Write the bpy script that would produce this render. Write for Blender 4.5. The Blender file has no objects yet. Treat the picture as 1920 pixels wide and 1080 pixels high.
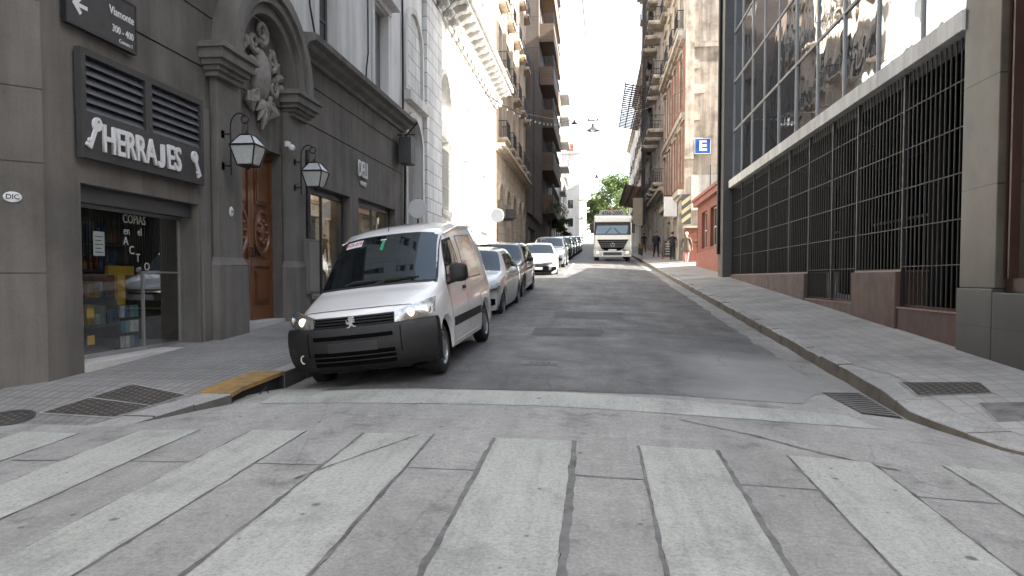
import bpy, bmesh, math, random
from mathutils import Vector, Matrix, noise
random.seed(11)
S = bpy.context.scene
C = S.collection
R = math.radians

# ---------------------------------------------------------------- camera, sky, sun, exposure
cam_d = bpy.data.cameras.new('camera')
cam = bpy.data.objects.new('camera', cam_d)
C.objects.link(cam)
cam.location = (0, 0, 1.5)
cam.rotation_euler = (R(90 - 2.2), 0, R(6.6286))
cam_d.lens = 25.3125
cam_d.sensor_width = 36
cam_d.shift_y = 33.86 / 1920
cam_d.clip_start = .05
cam_d.clip_end = 3000
S.camera = cam

SUN_EL, SUN_AZ = 33.0, 95.5          # azimuth measured from +Y towards +X
world = bpy.data.worlds.new("World")
S.world = world
world.use_nodes = True
wn = world.node_tree
for n in list(wn.nodes):
    wn.nodes.remove(n)
sky = wn.nodes.new('ShaderNodeTexSky')
sky.sky_type = 'NISHITA'
sky.sun_disc = False
sky.sun_elevation = R(SUN_EL)
sky.sun_rotation = R(SUN_AZ)
sky.air_density = .8
sky.dust_density = .6
sky.ozone_density = 1.0
bg = wn.nodes.new('ShaderNodeBackground')
bg.inputs[1].default_value = .15
wo = wn.nodes.new('ShaderNodeOutputWorld')
hs = wn.nodes.new('ShaderNodeHueSaturation')
hs.inputs['Saturation'].default_value = .5
wn.links.new(sky.outputs[0], hs.inputs['Color'])
wb = wn.nodes.new('ShaderNodeMix')          # camera white balance was set for the shade
wb.data_type = 'RGBA'
wb.blend_type = 'MULTIPLY'
wb.inputs[0].default_value = 1
wb.inputs[7].default_value = (1.05, 1.0, .93, 1)
wn.links.new(hs.outputs[0], wb.inputs[6])
wn.links.new(wb.outputs[2], bg.inputs[0])
wn.links.new(bg.outputs[0], wo.inputs[0])

sd = bpy.data.lights.new('sun', 'SUN')
sd.energy = 5.0
sd.angle = R(.5)
sd.color = (1, .95, .87)
sun = bpy.data.objects.new('sun', sd)
C.objects.link(sun)
sdir = Vector((math.sin(R(SUN_AZ)) * math.cos(R(SUN_EL)), math.cos(R(SUN_AZ)) * math.cos(R(SUN_EL)), math.sin(R(SUN_EL))))
sun.rotation_euler = sdir.to_track_quat('Z', 'Y').to_euler()
sun.location = (30, 0, 60)

S.view_settings.view_transform = 'Standard'
S.view_settings.look = 'None'
S.view_settings.gamma = 1
S.view_settings.use_curve_mapping = False
S.view_settings.exposure = 2.6
S.cycles.max_bounces = 8
S.cycles.use_denoising = True

# ---------------------------------------------------------------- materials
MATS = {}


class NT:
    """tiny node helper"""

    def __init__(s, name):
        s.m = bpy.data.materials.new(name)
        s.m.use_nodes = True
        s.t = s.m.node_tree
        s.b = s.t.nodes['Principled BSDF']
        s.out = s.t.nodes['Material Output']
        s.tc = s.n('ShaderNodeTexCoord')

    def n(s, typ, **kw):
        nd = s.t.nodes.new(typ)
        for k, v in kw.items():
            if k.startswith('i_'):
                nd.inputs[k[2:].replace('_', ' ')].default_value = v
            else:
                setattr(nd, k, v)
        return nd

    def l(s, a, b):
        s.t.links.new(a, b)

    def co(s, scale=(1, 1, 1), rot=(0, 0, 0), loc=(0, 0, 0)):
        mp = s.n('ShaderNodeMapping')
        mp.inputs['Scale'].default_value = scale
        mp.inputs['Rotation'].default_value = rot
        mp.inputs['Location'].default_value = loc
        s.l(s.tc.outputs['Object'], mp.inputs['Vector'])
        return mp.outputs[0]

    def noise(s, sc, det=4, rough=.6, vec=None, dist=0):
        nd = s.n('ShaderNodeTexNoise')
        nd.inputs['Scale'].default_value = sc
        nd.inputs['Detail'].default_value = det
        nd.inputs['Roughness'].default_value = rough
        nd.inputs['Distortion'].default_value = dist
        s.l(vec if vec else s.tc.outputs['Object'], nd.inputs['Vector'])
        return nd.outputs['Fac']

    def ramp(s, fac, stops):
        r = s.n('ShaderNodeValToRGB')
        el = r.color_ramp.elements
        while len(el) < len(stops):
            el.new(.5)
        for e, (p, c) in zip(el, stops):
            e.position = p
            e.color = (c[0], c[1], c[2], 1) if isinstance(c, (tuple, list)) else (c, c, c, 1)
        s.l(fac, r.inputs[0])
        return r.outputs[0]

    def mix(s, a, b, fac, mode='MIX'):
        m = s.n('ShaderNodeMix', data_type='RGBA', blend_type=mode)
        for sock, v in ((m.inputs['Factor'], fac), (m.inputs['A'], a), (m.inputs['B'], b)):
            pass
        fa = [i for i in m.inputs if i.name == 'Factor' and i.type == 'VALUE'][0]
        A = [i for i in m.inputs if i.name == 'A' and i.type == 'RGBA'][0]
        B = [i for i in m.inputs if i.name == 'B' and i.type == 'RGBA'][0]
        for sock, v in ((fa, fac), (A, a), (B, b)):
            if isinstance(v, (int, float)):
                sock.default_value = v if sock is fa else (v, v, v, 1)
            elif isinstance(v, (tuple, list)):
                sock.default_value = (v[0], v[1], v[2], 1)
            else:
                s.l(v, sock)
        return [o for o in m.outputs if o.type == 'RGBA'][0]

    def math(s, op, a, b=0):
        m = s.n('ShaderNodeMath', operation=op)
        for i, v in ((0, a), (1, b)):
            if isinstance(v, (int, float)):
                m.inputs[i].default_value = v
            else:
                s.l(v, m.inputs[i])
        return m.outputs[0]

    def bump(s, h, strength=.3, dist=.01, prev=None):
        b = s.n('ShaderNodeBump')
        b.inputs['Strength'].default_value = strength
        b.inputs['Distance'].default_value = dist
        s.l(h, b.inputs['Height'])
        if prev:
            s.l(prev, b.inputs['Normal'])
        return b.outputs[0]


def mat(name, col, rough=.6, var=.25, vs=1.2, metal=0, spec=.5, bump=.15, bs=60, coat=0, streak=0, fine=.15, dark=None):
    """surface with two scales of colour variation, optional rain streaks and a fine bump"""
    if name in MATS:
        return MATS[name]
    k = NT(name)
    lo = tuple(c * (1 - var) for c in col)
    hi = tuple(min(1, c * (1 + var * .7)) for c in col)
    c = k.ramp(k.noise(vs, 6, .62), [(.3, dark or lo), (.5, col), (.72, hi)])
    if fine:
        f = k.ramp(k.noise(bs * .6, 3, .7), [(.3, 1 - fine), (.7, 1 + 0 * fine)])
        c = k.mix(c, f, 1.0, 'MULTIPLY')
    if streak:
        st = k.noise(1.0, 5, .65, vec=k.co((3.2, 3.2, .22)))
        c = k.mix(c, k.ramp(st, [(.38, 1 - streak), (.62, 1.0)]), 1.0, 'MULTIPLY')
    k.l(c, k.b.inputs['Base Color'])
    k.b.inputs['Roughness'].default_value = rough
    k.b.inputs['Metallic'].default_value = metal
    k.b.inputs['Specular IOR Level'].default_value = spec
    k.b.inputs['Coat Weight'].default_value = coat
    k.b.inputs['Coat Roughness'].default_value = .04
    if rough > .12 and not coat:
        rr = k.ramp(k.noise(vs * 3, 4), [(.3, max(0, rough - .08)), (.7, min(1, rough + .08))])
        k.l(rr, k.b.inputs['Roughness'])
    if bump:
        k.l(k.bump(k.noise(bs, 4, .65), bump, .01), k.b.inputs['Normal'])
    MATS[name] = k.m
    return k.m


def emit(name, col, st):
    k = NT(name)
    k.b.inputs['Base Color'].default_value = (*col, 1)
    k.b.inputs['Emission Color'].default_value = (*col, 1)
    k.b.inputs['Emission Strength'].default_value = st
    return k.m


def glass(name, tint=(.9, .95, .93), refl=.12, rough=.01, trans=1.0, fk=.8):
    """thin pane: see-through straight on, mirror at a glancing angle"""
    k = NT(name)
    k.t.nodes.remove(k.b)
    tr = k.n('ShaderNodeBsdfTransparent')
    tr.inputs[0].default_value = (tint[0] * trans, tint[1] * trans, tint[2] * trans, 1)
    gl = k.n('ShaderNodeBsdfGlossy')
    gl.inputs['Color'].default_value = (.95, .97, 1, 1)
    gl.inputs['Roughness'].default_value = rough
    lw = k.n('ShaderNodeLayerWeight')
    lw.inputs[0].default_value = .5
    fr = k.math('POWER', lw.outputs['Facing'], 2.6)
    fr = k.math('ADD', k.math('MULTIPLY', fr, fk), refl)
    nb = k.bump(k.noise(.9, 1), .02, .02)
    k.l(nb, gl.inputs['Normal'])
    mx = k.n('ShaderNodeMixShader')
    k.l(fr, mx.inputs[0])
    k.l(tr.outputs[0], mx.inputs[1])
    k.l(gl.outputs[0], mx.inputs[2])
    k.l(mx.outputs[0], k.out.inputs[0])
    return k.m


def mirror_glass(name, col=(.33, .35, .36), wob=.06):
    k = NT(name)
    k.b.inputs['Base Color'].default_value = (*col, 1)
    k.b.inputs['Metallic'].default_value = .92
    k.b.inputs['Roughness'].default_value = .015
    k.l(k.bump(k.noise(.8, 2, .5), wob, .15), k.b.inputs['Normal'])
    return k.m


def block_mat(name, col, bw, bh, joint=.02, jcol=.55, rough=.75, var=.18, streak=.2, off=.5, side='L', bump=.6, spec=.4, bs=50):
    """stone courses / tiles: joints as bump and dirt, on a wall (side L/R: along Y; E: along X) or floor (F)"""
    if name in MATS:
        return MATS[name]
    k = NT(name)
    sx = k.n('ShaderNodeSeparateXYZ')
    k.l(k.tc.outputs['Object'], sx.inputs[0])
    cb = k.n('ShaderNodeCombineXYZ')
    a, b = {'L': ('Y', 'Z'), 'E': ('X', 'Z'), 'F': ('Y', 'X')}[side]
    k.l(sx.outputs[a], cb.inputs[0])
    k.l(sx.outputs[b], cb.inputs[1])
    br = k.n('ShaderNodeTexBrick', offset=off)
    br.inputs['Scale'].default_value = 1
    br.inputs['Brick Width'].default_value = bw
    br.inputs['Row Height'].default_value = bh
    br.inputs['Mortar Size'].default_value = joint
    br.inputs['Mortar Smooth'].default_value = .15
    br.inputs['Color1'].default_value = (1, 1, 1, 1)
    br.inputs['Color2'].default_value = (.86, .86, .86, 1)
    br.inputs['Mortar'].default_value = (jcol, jcol, jcol, 1)
    k.l(cb.outputs[0], br.inputs['Vector'])
    lo = tuple(c * (1 - var) for c in col)
    hi = tuple(min(1, c * (1 + var * .7)) for c in col)
    c = k.ramp(k.noise(.9, 6, .65), [(.3, lo), (.5, col), (.72, hi)])
    c = k.mix(c, br.outputs['Color'], 1.0, 'MULTIPLY')
    f = k.ramp(k.noise(bs, 3, .7), [(.3, .86), (.7, 1.0)])
    c = k.mix(c, f, 1.0, 'MULTIPLY')
    if streak:
        st = k.noise(1.0, 5, .65, vec=k.co((2.6, 2.6, .2)))
        c = k.mix(c, k.ramp(st, [(.38, 1 - streak), (.62, 1.0)]), 1.0, 'MULTIPLY')
    k.l(c, k.b.inputs['Base Color'])
    k.b.inputs['Roughness'].default_value = rough
    k.b.inputs['Specular IOR Level'].default_value = spec
    inv = k.math('SUBTRACT', 1, br.outputs['Fac'])
    b1 = k.bump(inv, bump, .012)
    k.l(k.bump(k.noise(bs, 4, .65), .15, .01, b1), k.b.inputs['Normal'])
    MATS[name] = k.m
    return k.m


M_stucco = mat('grey_stucco', (.158, .145, .129), .85, .3, .9, bump=.6, bs=60, streak=.3)
M_stucco_d = mat('grey_stucco_trim', (.178, .166, .151), .85, .2, 1.3, bump=.3, bs=80, streak=.25)
M_light = mat('pale_stucco', (.70, .69, .675), .85, .12, .7, bump=.2, bs=60, streak=.22)
M_white = mat('white_stucco', (.74, .73, .70), .85, .08, .7, bump=.2, bs=50, streak=.18)
M_quoin = block_mat('white_ashlar', (.70, .695, .68), .95, .48, .018, .42, side='L', streak=.2)
M_trimw = mat('white_stone_trim', (.68, .665, .63), .85, .14, 1.0, bump=.3, bs=40, streak=.3)
M_beige = block_mat('beige_ashlar', (.72, .62, .49), 1.1, .55, .02, .6, side='L', streak=.3)
M_beige2 = mat('beige_plaster', (.68, .58, .46), .85, .15, .6, bump=.2, streak=.3)
M_brownclad = block_mat('brown_cladding', (.17, .143, .122), .35, 3.2, .03, .4, side='L', streak=.2, off=0)
M_woodbox = block_mat('wood_cladding', (.20, .142, .10), 3.0, .16, .02, .45, side='L', streak=.1)
M_greyb = mat('grey_render', (.42, .40, .38), .85, .15, .5, streak=.3)
M_far = mat('far_white_render', (.78, .75, .70), .85, .1, .4, streak=.2)
M_granite = block_mat('grey_granite', (.105, .090, .070), 40, 1.32, .01, .3, side='L', rough=.34, var=.55, streak=.22, off=0, bump=.3, spec=.3, bs=170)  # wide tone variation paints in the blotchy reflections on the piers
M_granite_d = block_mat('dark_granite', (.075, .071, .067), 1.15, .9, .008, .5, side='L', rough=.4, var=.2, streak=.25, off=0, bump=.3, spec=.5, bs=170)
M_red = mat('red_granite', (.112, .056, .043), .6, .3, 1.5, bump=.12, bs=150, fine=.35, streak=.25)
M_band = mat('white_granite_band', (.76, .73, .68), .55, .14, 1.5, bump=.1, bs=150, streak=.28)
M_ruin = mat('weathered_render', (.42, .365, .30), .92, .45, .9, bump=.8, bs=14, streak=.45, dark=(.20, .15, .11))
M_ruin2 = mat('peeling_plaster', (.54, .48, .40), .92, .4, 1.3, bump=.6, bs=18, streak=.4, dark=(.28, .22, .17))
M_brick = block_mat('old_brick', (.34, .16, .11), .24, .075, .008, .75, side='L', var=.3, streak=.3)
M_brickE = block_mat('old_brick_end', (.30, .13, .085), .24, .075, .008, .75, side='E', var=.3, streak=.3)
M_redpaint = mat('red_paint_wall', (.23, .075, .05), .6, .18, 1.2, bump=.15, streak=.2)
M_iron = mat('black_iron', (.02, .02, .022), .45, .2, 5, metal=.3, bump=.05)
M_bar = mat('grey_steel_bar', (.034, .033, .032), .5, .15, 3, metal=.3, bump=.05)
M_mull = mat('aluminium_mullion', (.33, .32, .31), .5, .1, 3, metal=.3, bump=.03)
M_dark = mat('dark_interior', (.018, .017, .016), .8, .3, 1, bump=0)
M_dkmetal = mat('dark_grey_metal', (.055, .056, .06), .5, .15, 3, bump=.05)
M_louv = mat('slate_louvre', (.085, .088, .10), .55, .2, 4, bump=.05, streak=.15)
M_board = mat('charcoal_sign_board', (.045, .043, .043), .6, .2, 3, bump=.05)
M_letter = mat('white_letter', (.72, .72, .72), .5, .06, 4, bump=0)
M_wood = mat('varnished_wood', (.19, .07, .027), .35, .35, 1, bump=.1, bs=30, coat=.3)
M_concrete_ = None
M_marble = mat('pale_marble', (.55, .54, .52), .5, .12, 3, bump=.05)
M_lant = mat('lantern_glass', (.50, .52, .52), .25, .12, 2, bump=0, spec=.6)
M_winglass = mirror_glass('window_glass', (.10, .115, .13), .04)
M_curtain = mirror_glass('curtain_wall_glass', (.36, .405, .45), .075)
M_shop = glass('shop_glass', (.85, .9, .87), .10)
M_deli = glass('deli_glass', (.85, .88, .85), .16)
M_cream = mat('cream_blind', (.5, .43, .33), .8, .1, 2)
M_shutter = block_mat('louvred_shutter', (.30, .295, .285), 5, .055, .014, .35, side='L', streak=.1, off=0, bump=1)
M_chrome = mat('chrome', (.75, .75, .75), .12, .05, 3, metal=1, bump=0, fine=0)
M_tyre = mat('tyre_rubber', (.018, .018, .018), .8, .2, 8, bump=.1)
M_rim = mat('grey_rim', (.32, .33, .34), .35, .1, 6, metal=.7, bump=0)
M_plastic = mat('black_bumper_plastic', (.013, .013, .0135), .55, .12, 5, bump=.15, bs=300, fine=.1)
M_carglass = mirror_glass('car_glass', (.075, .09, .10), .01)
M_lens = mat('headlamp_lens', (.66, .64, .60), .14, .35, 18, metal=.8, bump=.25, bs=35, fine=.35, coat=1)
M_plate = mat('plate_white', (.7, .7, .7), .5, .05, 5, bump=0)
M_ink = mat('black_ink', (.02, .02, .02), .6, .05, 5, bump=0)
M_redink = mat('red_ink', (.45, .03, .03), .6, .05, 5, bump=0)
M_skin = mat('skin', (.50, .30, .21), .6, .08, 5, bump=0)
M_hair = mat('dark_hair', (.02, .015, .012), .6, .2, 20)


def paint(name, col, flake=.0):
    return mat(name, col, .28, .03, 3, metal=flake, bump=0, coat=1, fine=.0)


# ---------------------------------------------------------------- mesh builder and scene tags
def FL(u, d, z):            # facades on the left: u along the street, d out of the wall
    return (-6 + d, u, z)


def FR(u, d, z):            # facades on the right
    return (4.9 - d, u, z)


def FA(x0, sign):
    return lambda u, d, z: (x0 + sign * d, u, z)


def FE(y0):                 # walls that face the camera
    return lambda u, d, z: (u, y0 - d, z)


class MB:
    def __init__(s, fr=None):
        s.v, s.f, s.mi, s.fr, s.cur = [], [], [], fr or (lambda a, b, c: (a, b, c)), 0

    def face(s, pts):
        i = len(s.v)
        s.v += [s.fr(*p) for p in pts]
        s.f.append(list(range(i, i + len(pts))))
        s.mi.append(s.cur)

    def raw(s, vs, fs):
        i = len(s.v)
        s.v += [s.fr(*p) for p in vs]
        for f in fs:
            s.f.append([i + j for j in f])
            s.mi.append(s.cur)

    def box(s, a0, a1, b0, b1, c0, c1):
        vs = [(a, b, c) for a in (a0, a1) for b in (b0, b1) for c in (c0, c1)]
        s.raw(vs, [(0, 1, 3, 2), (4, 6, 7, 5), (0, 4, 5, 1), (2, 3, 7, 6), (0, 2, 6, 4), (1, 5, 7, 3)])

    def prism(s, poly, axis, a0, a1):
        """closed 2-D polygon swept along axis 0, 1 or 2"""
        def p(q, a):
            q = list(q)
            q.insert(axis, a)
            return tuple(q)
        n = len(poly)
        vs = [p(q, a0) for q in poly] + [p(q, a1) for q in poly]
        fs = [tuple(range(n)), tuple(range(2 * n - 1, n - 1, -1))]
        fs += [(i, (i + 1) % n, n + (i + 1) % n, n + i) for i in range(n)]
        s.raw(vs, fs)

    def grid(s, rows, closed=False):
        nr, nc = len(rows), len(rows[0])
        fs = []
        for i in range(nr - 1):
            for j in range(nc - 1 + (1 if closed else 0)):
                fs.append((i * nc + j, i * nc + (j + 1) % nc, (i + 1) * nc + (j + 1) % nc, (i + 1) * nc + j))
        s.raw([p for r in rows for p in r], fs)

    def tube(s, pts, r, n=8, cap=True):
        pts = [Vector(p) for p in pts]
        rr = r if isinstance(r, (list, tuple)) else [r] * len(pts)
        rows = []
        ref = None
        for i, p in enumerate(pts):
            t = (pts[min(i + 1, len(pts) - 1)] - pts[max(i - 1, 0)]).normalized()
            if ref is None:
                ref = t.orthogonal().normalized()
            ref = (ref - t * ref.dot(t))
            ref = ref.normalized() if ref.length > 1e-6 else t.orthogonal().normalized()
            b = t.cross(ref)
            rows.append([tuple(p + (ref * math.cos(2 * math.pi * k / n) + b * math.sin(2 * math.pi * k / n)) * rr[i]) for k in range(n)])
        s.grid(rows, True)
        if cap:
            s.face(rows[0])
            s.face(rows[-1][::-1])

    def lathe(s, prof, c=(0, 0, 0), axis=2, n=20, a0=0, a1=2 * math.pi):
        """profile of (radius, height) turned round an axis through c"""
        full = abs(a1 - a0 - 2 * math.pi) < 1e-6
        rows = []
        for r, h in prof:
            row = []
            for k in range(n + (0 if full else 1)):
                a = a0 + (a1 - a0) * k / n
                q = [r * math.cos(a), r * math.sin(a)]
                q.insert(axis, h)
                row.append((q[0] + c[0], q[1] + c[1], q[2] + c[2]))
            rows.append(row)
        s.grid(rows, full)

    def ball(s, c, r, n=10, sq=(1, 1, 1)):
        rows = []
        for i in range(n + 1):
            a = -math.pi / 2 + math.pi * i / n
            rows.append([(c[0] + sq[0] * r * math.cos(a) * math.cos(b), c[1] + sq[1] * r * math.cos(a) * math.sin(b), c[2] + sq[2] * r * math.sin(a)) for b in [2 * math.pi * k / (2 * n) for k in range(2 * n)]])
        s.grid(rows, True)

    def build(s, name, m, parent=None, smooth=None, bevel=0, local=False, merge=True):
        me = bpy.data.meshes.new(name)
        me.from_pydata(s.v, [], s.f)
        for mm in (m if isinstance(m, (list, tuple)) else [m]):
            me.materials.append(mm)
        if any(s.mi):
            me.polygons.foreach_set('material_index', s.mi)
        bm = bmesh.new()
        bm.from_mesh(me)
        if merge:
            bmesh.ops.remove_doubles(bm, verts=bm.verts, dist=.0004)
        if bevel:
            ed = [e for e in bm.edges if len(e.link_faces) == 2 and e.calc_face_angle(0) > .7]
            bmesh.ops.bevel(bm, geom=ed, offset=bevel, segments=2, affect='EDGES', profile=.6, clamp_overlap=True)
        bmesh.ops.recalc_face_normals(bm, faces=bm.faces)
        bm.to_mesh(me)
        bm.free()
        if smooth:
            me.polygons.foreach_set('use_smooth', [True] * len(me.polygons))
            me.set_sharp_from_angle(angle=R(smooth))
        o = bpy.data.objects.new(name, me)
        C.objects.link(o)
        if parent:
            adopt(o, parent, local)
        return o


def adopt(o, parent, local=False):
    o.parent = parent
    if parent.type == 'EMPTY' and not local:
        o.matrix_parent_inverse = parent.matrix_basis.inverted()


def thing(name, label, cat, loc=(0, 0, 0), rot=(0, 0, 0), group=None):
    o = bpy.data.objects.new(name, None)
    o.empty_display_size = .3
    C.objects.link(o)
    o.location = loc
    o.rotation_euler = rot
    o['label'] = label
    o['category'] = cat
    if group:
        o['group'] = group
    return o


def tag(o, label, cat, group=None):
    o['label'] = label
    o['category'] = cat
    if group:
        o['group'] = group
    # move the origin to the thing's base
    vs = [v.co for v in o.data.vertices]
    if o.parent is None and vs and o.location.length < 1e-6:
        b = Vector(((min(v.x for v in vs) + max(v.x for v in vs)) / 2, (min(v.y for v in vs) + max(v.y for v in vs)) / 2, min(v.z for v in vs)))
        o.data.transform(Matrix.Translation(-b))
        o.location = b
    return o


def struct(o):
    o['kind'] = 'structure'
    return o


def copy_tree(o, parent=None):
    c = o.copy()
    C.objects.link(c)
    if parent:
        c.parent = parent
        c.matrix_parent_inverse = o.matrix_parent_inverse.copy()
    for ch in o.children:
        copy_tree(ch, c)
    return c


def lettering(txt, size, org, right, up, m, parent=None, name='lettering', ext=.006, bold=0, sx=1.0, local=False, align='CENTER', space=1.0):
    cu = bpy.data.curves.new(name, 'FONT')
    cu.body = txt
    cu.size = size
    cu.extrude = ext
    cu.offset = bold
    cu.align_x = align
    cu.align_y = 'CENTER'
    cu.space_character = space
    cu.resolution_u = 3
    tmp = bpy.data.objects.new('tmp', cu)
    C.objects.link(tmp)
    dg = bpy.context.evaluated_depsgraph_get()
    me = bpy.data.meshes.new_from_object(tmp.evaluated_get(dg))
    bpy.data.objects.remove(tmp)
    bpy.data.curves.remove(cu)
    r = Vector(right).normalized()
    u = Vector(up).normalized()
    n = r.cross(u)
    mx = Matrix(((r.x * sx, u.x, n.x, org[0]), (r.y * sx, u.y, n.y, org[1]), (r.z * sx, u.z, n.z, org[2]), (0, 0, 0, 1)))
    me.transform(mx)
    me.materials.clear()
    me.materials.append(m)
    me.name = name
    o = bpy.data.objects.new(name, me)
    C.objects.link(o)
    if parent:
        adopt(o, parent, local)
    return o


def facade(mb, u0, u1, z0, z1, ops, depth=.25, grooves=(), gw=.025, gd=.03):
    """wall face at d = 0 with real openings: (u0, u1, z0, z1[, arch_rise, depth]); grooves are recessed joints"""
    rects = [(o[0], o[1], o[2], o[3] + (o[4] if len(o) > 4 else 0), o) for o in ops]
    gr = []
    for g in grooves:
        segs = [(u0, u1)]
        for r in rects:
            if r[2] < g + gw and r[3] > g:
                ns = []
                for a, b in segs:
                    if r[0] > a and r[0] < b:
                        ns.append((a, r[0]))
                    if r[1] < b and r[1] > a:
                        ns.append((r[1], b))
                    if r[1] <= a or r[0] >= b:
                        ns.append((a, b))
                segs = ns
        gr += [(a, b, g, g + gw) for a, b in segs]
    holes = [r[:4] for r in rects] + gr
    us = sorted(set([u0, u1] + [h[i] for h in holes for i in (0, 1)]))
    zs = sorted(set([z0, z1] + [h[i] for h in holes for i in (2, 3)]))
    us = [u for u in us if u0 <= u <= u1]
    zs = [z for z in zs if z0 <= z <= z1]
    for a, b in zip(us, us[1:]):
        for c, d in zip(zs, zs[1:]):
            um, zm = (a + b) / 2, (c + d) / 2
            if any(h[0] < um < h[1] and h[2] < zm < h[3] for h in holes):
                continue
            mb.face([(a, 0, c), (b, 0, c), (b, 0, d), (a, 0, d)])

    def reveal(a, b, c, d, dp, back, top=True):
        mb.face([(a, 0, c), (a, -dp, c), (a, -dp, d), (a, 0, d)])
        mb.face([(b, 0, c), (b, 0, d), (b, -dp, d), (b, -dp, c)])
        mb.face([(a, 0, c), (b, 0, c), (b, -dp, c), (a, -dp, c)])
        if top:
            mb.face([(a, 0, d), (a, -dp, d), (b, -dp, d), (b, 0, d)])
        if back:
            mb.face([(a, -dp, c), (b, -dp, c), (b, -dp, d), (a, -dp, d)])
    for g in gr:
        reveal(*g, gd, True)
    for a, b, c, d, o in rects:
        dp = o[5] if len(o) > 5 else depth
        rise = o[4] if len(o) > 4 else 0
        zs_ = o[3]
        reveal(a, b, c, zs_, dp, False, top=not rise)
        if rise:
            n = 14
            arc = [((a + b) / 2 - (b - a) / 2 * math.cos(math.pi * i / n), zs_ + rise * math.sin(math.pi * i / n)) for i in range(n + 1)]
            for i in range(n):
                (ua, za), (ub, zb) = arc[i], arc[i + 1]
                mb.face([(ua, 0, za), (ub, 0, zb), (ub, 0, d), (ua, 0, d)])
                mb.face([(ua, 0, za), (ua, -dp, za), (ub, -dp, zb), (ub, 0, zb)])


def arch_ring(mb, uc, z0, r0, r1, d0, d1, n=24, a0=0, a1=math.pi):
    rows = []
    for i in range(n + 1):
        a = a0 + (a1 - a0) * i / n
        ca, sa = math.cos(a), math.sin(a)
        rows.append([(uc + r0 * ca, d0, z0 + r0 * sa), (uc + r0 * ca, d1, z0 + r0 * sa), (uc + r1 * ca, d1, z0 + r1 * sa), (uc + r1 * ca, d0, z0 + r1 * sa)])
    mb.grid(rows, True)
    mb.face(rows[0])
    mb.face(rows[-1][::-1])


def window(fr, u0, u1, z0, z1, parent, d=-.18, cols=2, rws=2, rise=0, fm=None, gm=None, fw=.06, name='window'):
    """framed sash: frame and glazing in one mesh (far) with two materials"""
    mb = MB(fr)
    mb.box(u0, u0 + fw, d - .05, d, z0, z1)
    mb.box(u1 - fw, u1, d - .05, d, z0, z1)
    mb.box(u0 + fw, u1 - fw, d - .05, d, z0, z0 + fw)
    if not rise:
        mb.box(u0 + fw, u1 - fw, d - .05, d, z1 - fw, z1)
    for i in range(1, cols):
        u = u0 + (u1 - u0) * i / cols
        mb.box(u - fw / 2, u + fw / 2, d - .045, d - .003, z0 + fw, z1 - (0 if rise else fw) + rise)
    for i in range(1, rws):
        z = z0 + (z1 - z0) * i / rws
        mb.box(u0 + fw, u1 - fw, d - .04, d - .006, z - fw / 2, z + fw / 2)
    mb.cur = 1
    if rise:
        n = 12
        pts = [(u0, d - .03, z0), (u1, d - .03, z0)] + [((u0 + u1) / 2 + (u1 - u0) / 2 * math.cos(math.pi * i / n), d - .03, z1 + rise * math.sin(math.pi * i / n)) for i in range(n + 1)]
        mb.face(pts)
    else:
        mb.face([(u0, d - .03, z0), (u1, d - .03, z0), (u1, d - .03, z1), (u0, d - .03, z1)])
    return mb.build(name, [fm or M_dkmetal, gm or M_winglass], parent)

# ---------------------------------------------------------------- ground
def sm(x, a, b):
    x = max(0, min(1, (x - a) / (b - a)))
    return x * x * (3 - 2 * x)


def G(s):
    if s < 0:
        return 0
    if s < 7:
        return .037 * s
    return .259 + .059 * (min(s, 165) - 7)


def road(t, s):
    tt = max(-4.3, min(3.6, t))
    c = -.0095 * (tt + 1) ** 2
    if tt < -1:
        c *= .6
    dip = -.085 * sm(-t, 2.3, 3.4) * sm(s, 7.3, 8.2) * (1 - .5 * sm(s, 11, 14))
    return G(s) + c + (dip if t > -4.5 else 0)


def swl(s):
    if s < 7.15:
        return .352 - .17 * (7.15 - s)
    if s < 14:
        return .352 + .0528 * (s - 7.15)
    return .714 + .0597 * (min(s, 165) - 14)


def kerb_l(s):
    if s < 6.96:
        return -3.7 - (6.96 - s) * .6
    return -3.7 + min(.1, (s - 6.96) * .04)


def kerb_r(s):
    pts = [(5.5, 4.5), (5.9, 3.9), (6.4, 3.42), (7.3, 3.02), (8.5, 3.03), (200, 3.05)]
    for (a, x0), (b, x1) in zip(pts, pts[1:]):
        if s <= b:
            return x0 + (x1 - x0) * (s - a) / (b - a)
    return 3.05


def swr(t, s):
    base = G(s) + .012 if s >= 8 else .33 - .165 * (8 - s)
    return base + .058 * (t - 3)


def frange(a, b, st):
    n = max(1, int(round((b - a) / st)))
    return [a + (b - a) * i / n for i in range(n + 1)]


def sheet(name, xs, ys, fn, m, off=0, jag=0, seed=0):
    mb = MB()
    rows = []
    for j, y in enumerate(ys):
        row = []
        for i, x in enumerate(xs):
            xx = x(y) if callable(x) else x
            if jag and i in (0, len(xs) - 1):
                xx += jag * noise.noise((y * 2.1 + seed, seed * 3.7 + i, .3))
            yy = y + (jag * noise.noise((xx * 2.3 + seed, 5.1 + j, seed)) if jag and j in (0, len(ys) - 1) else 0)
            row.append((xx, yy, fn(xx, yy) + off))
        rows.append(row)
    mb.grid(rows)
    return mb.build(name, m, smooth=40)


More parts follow.
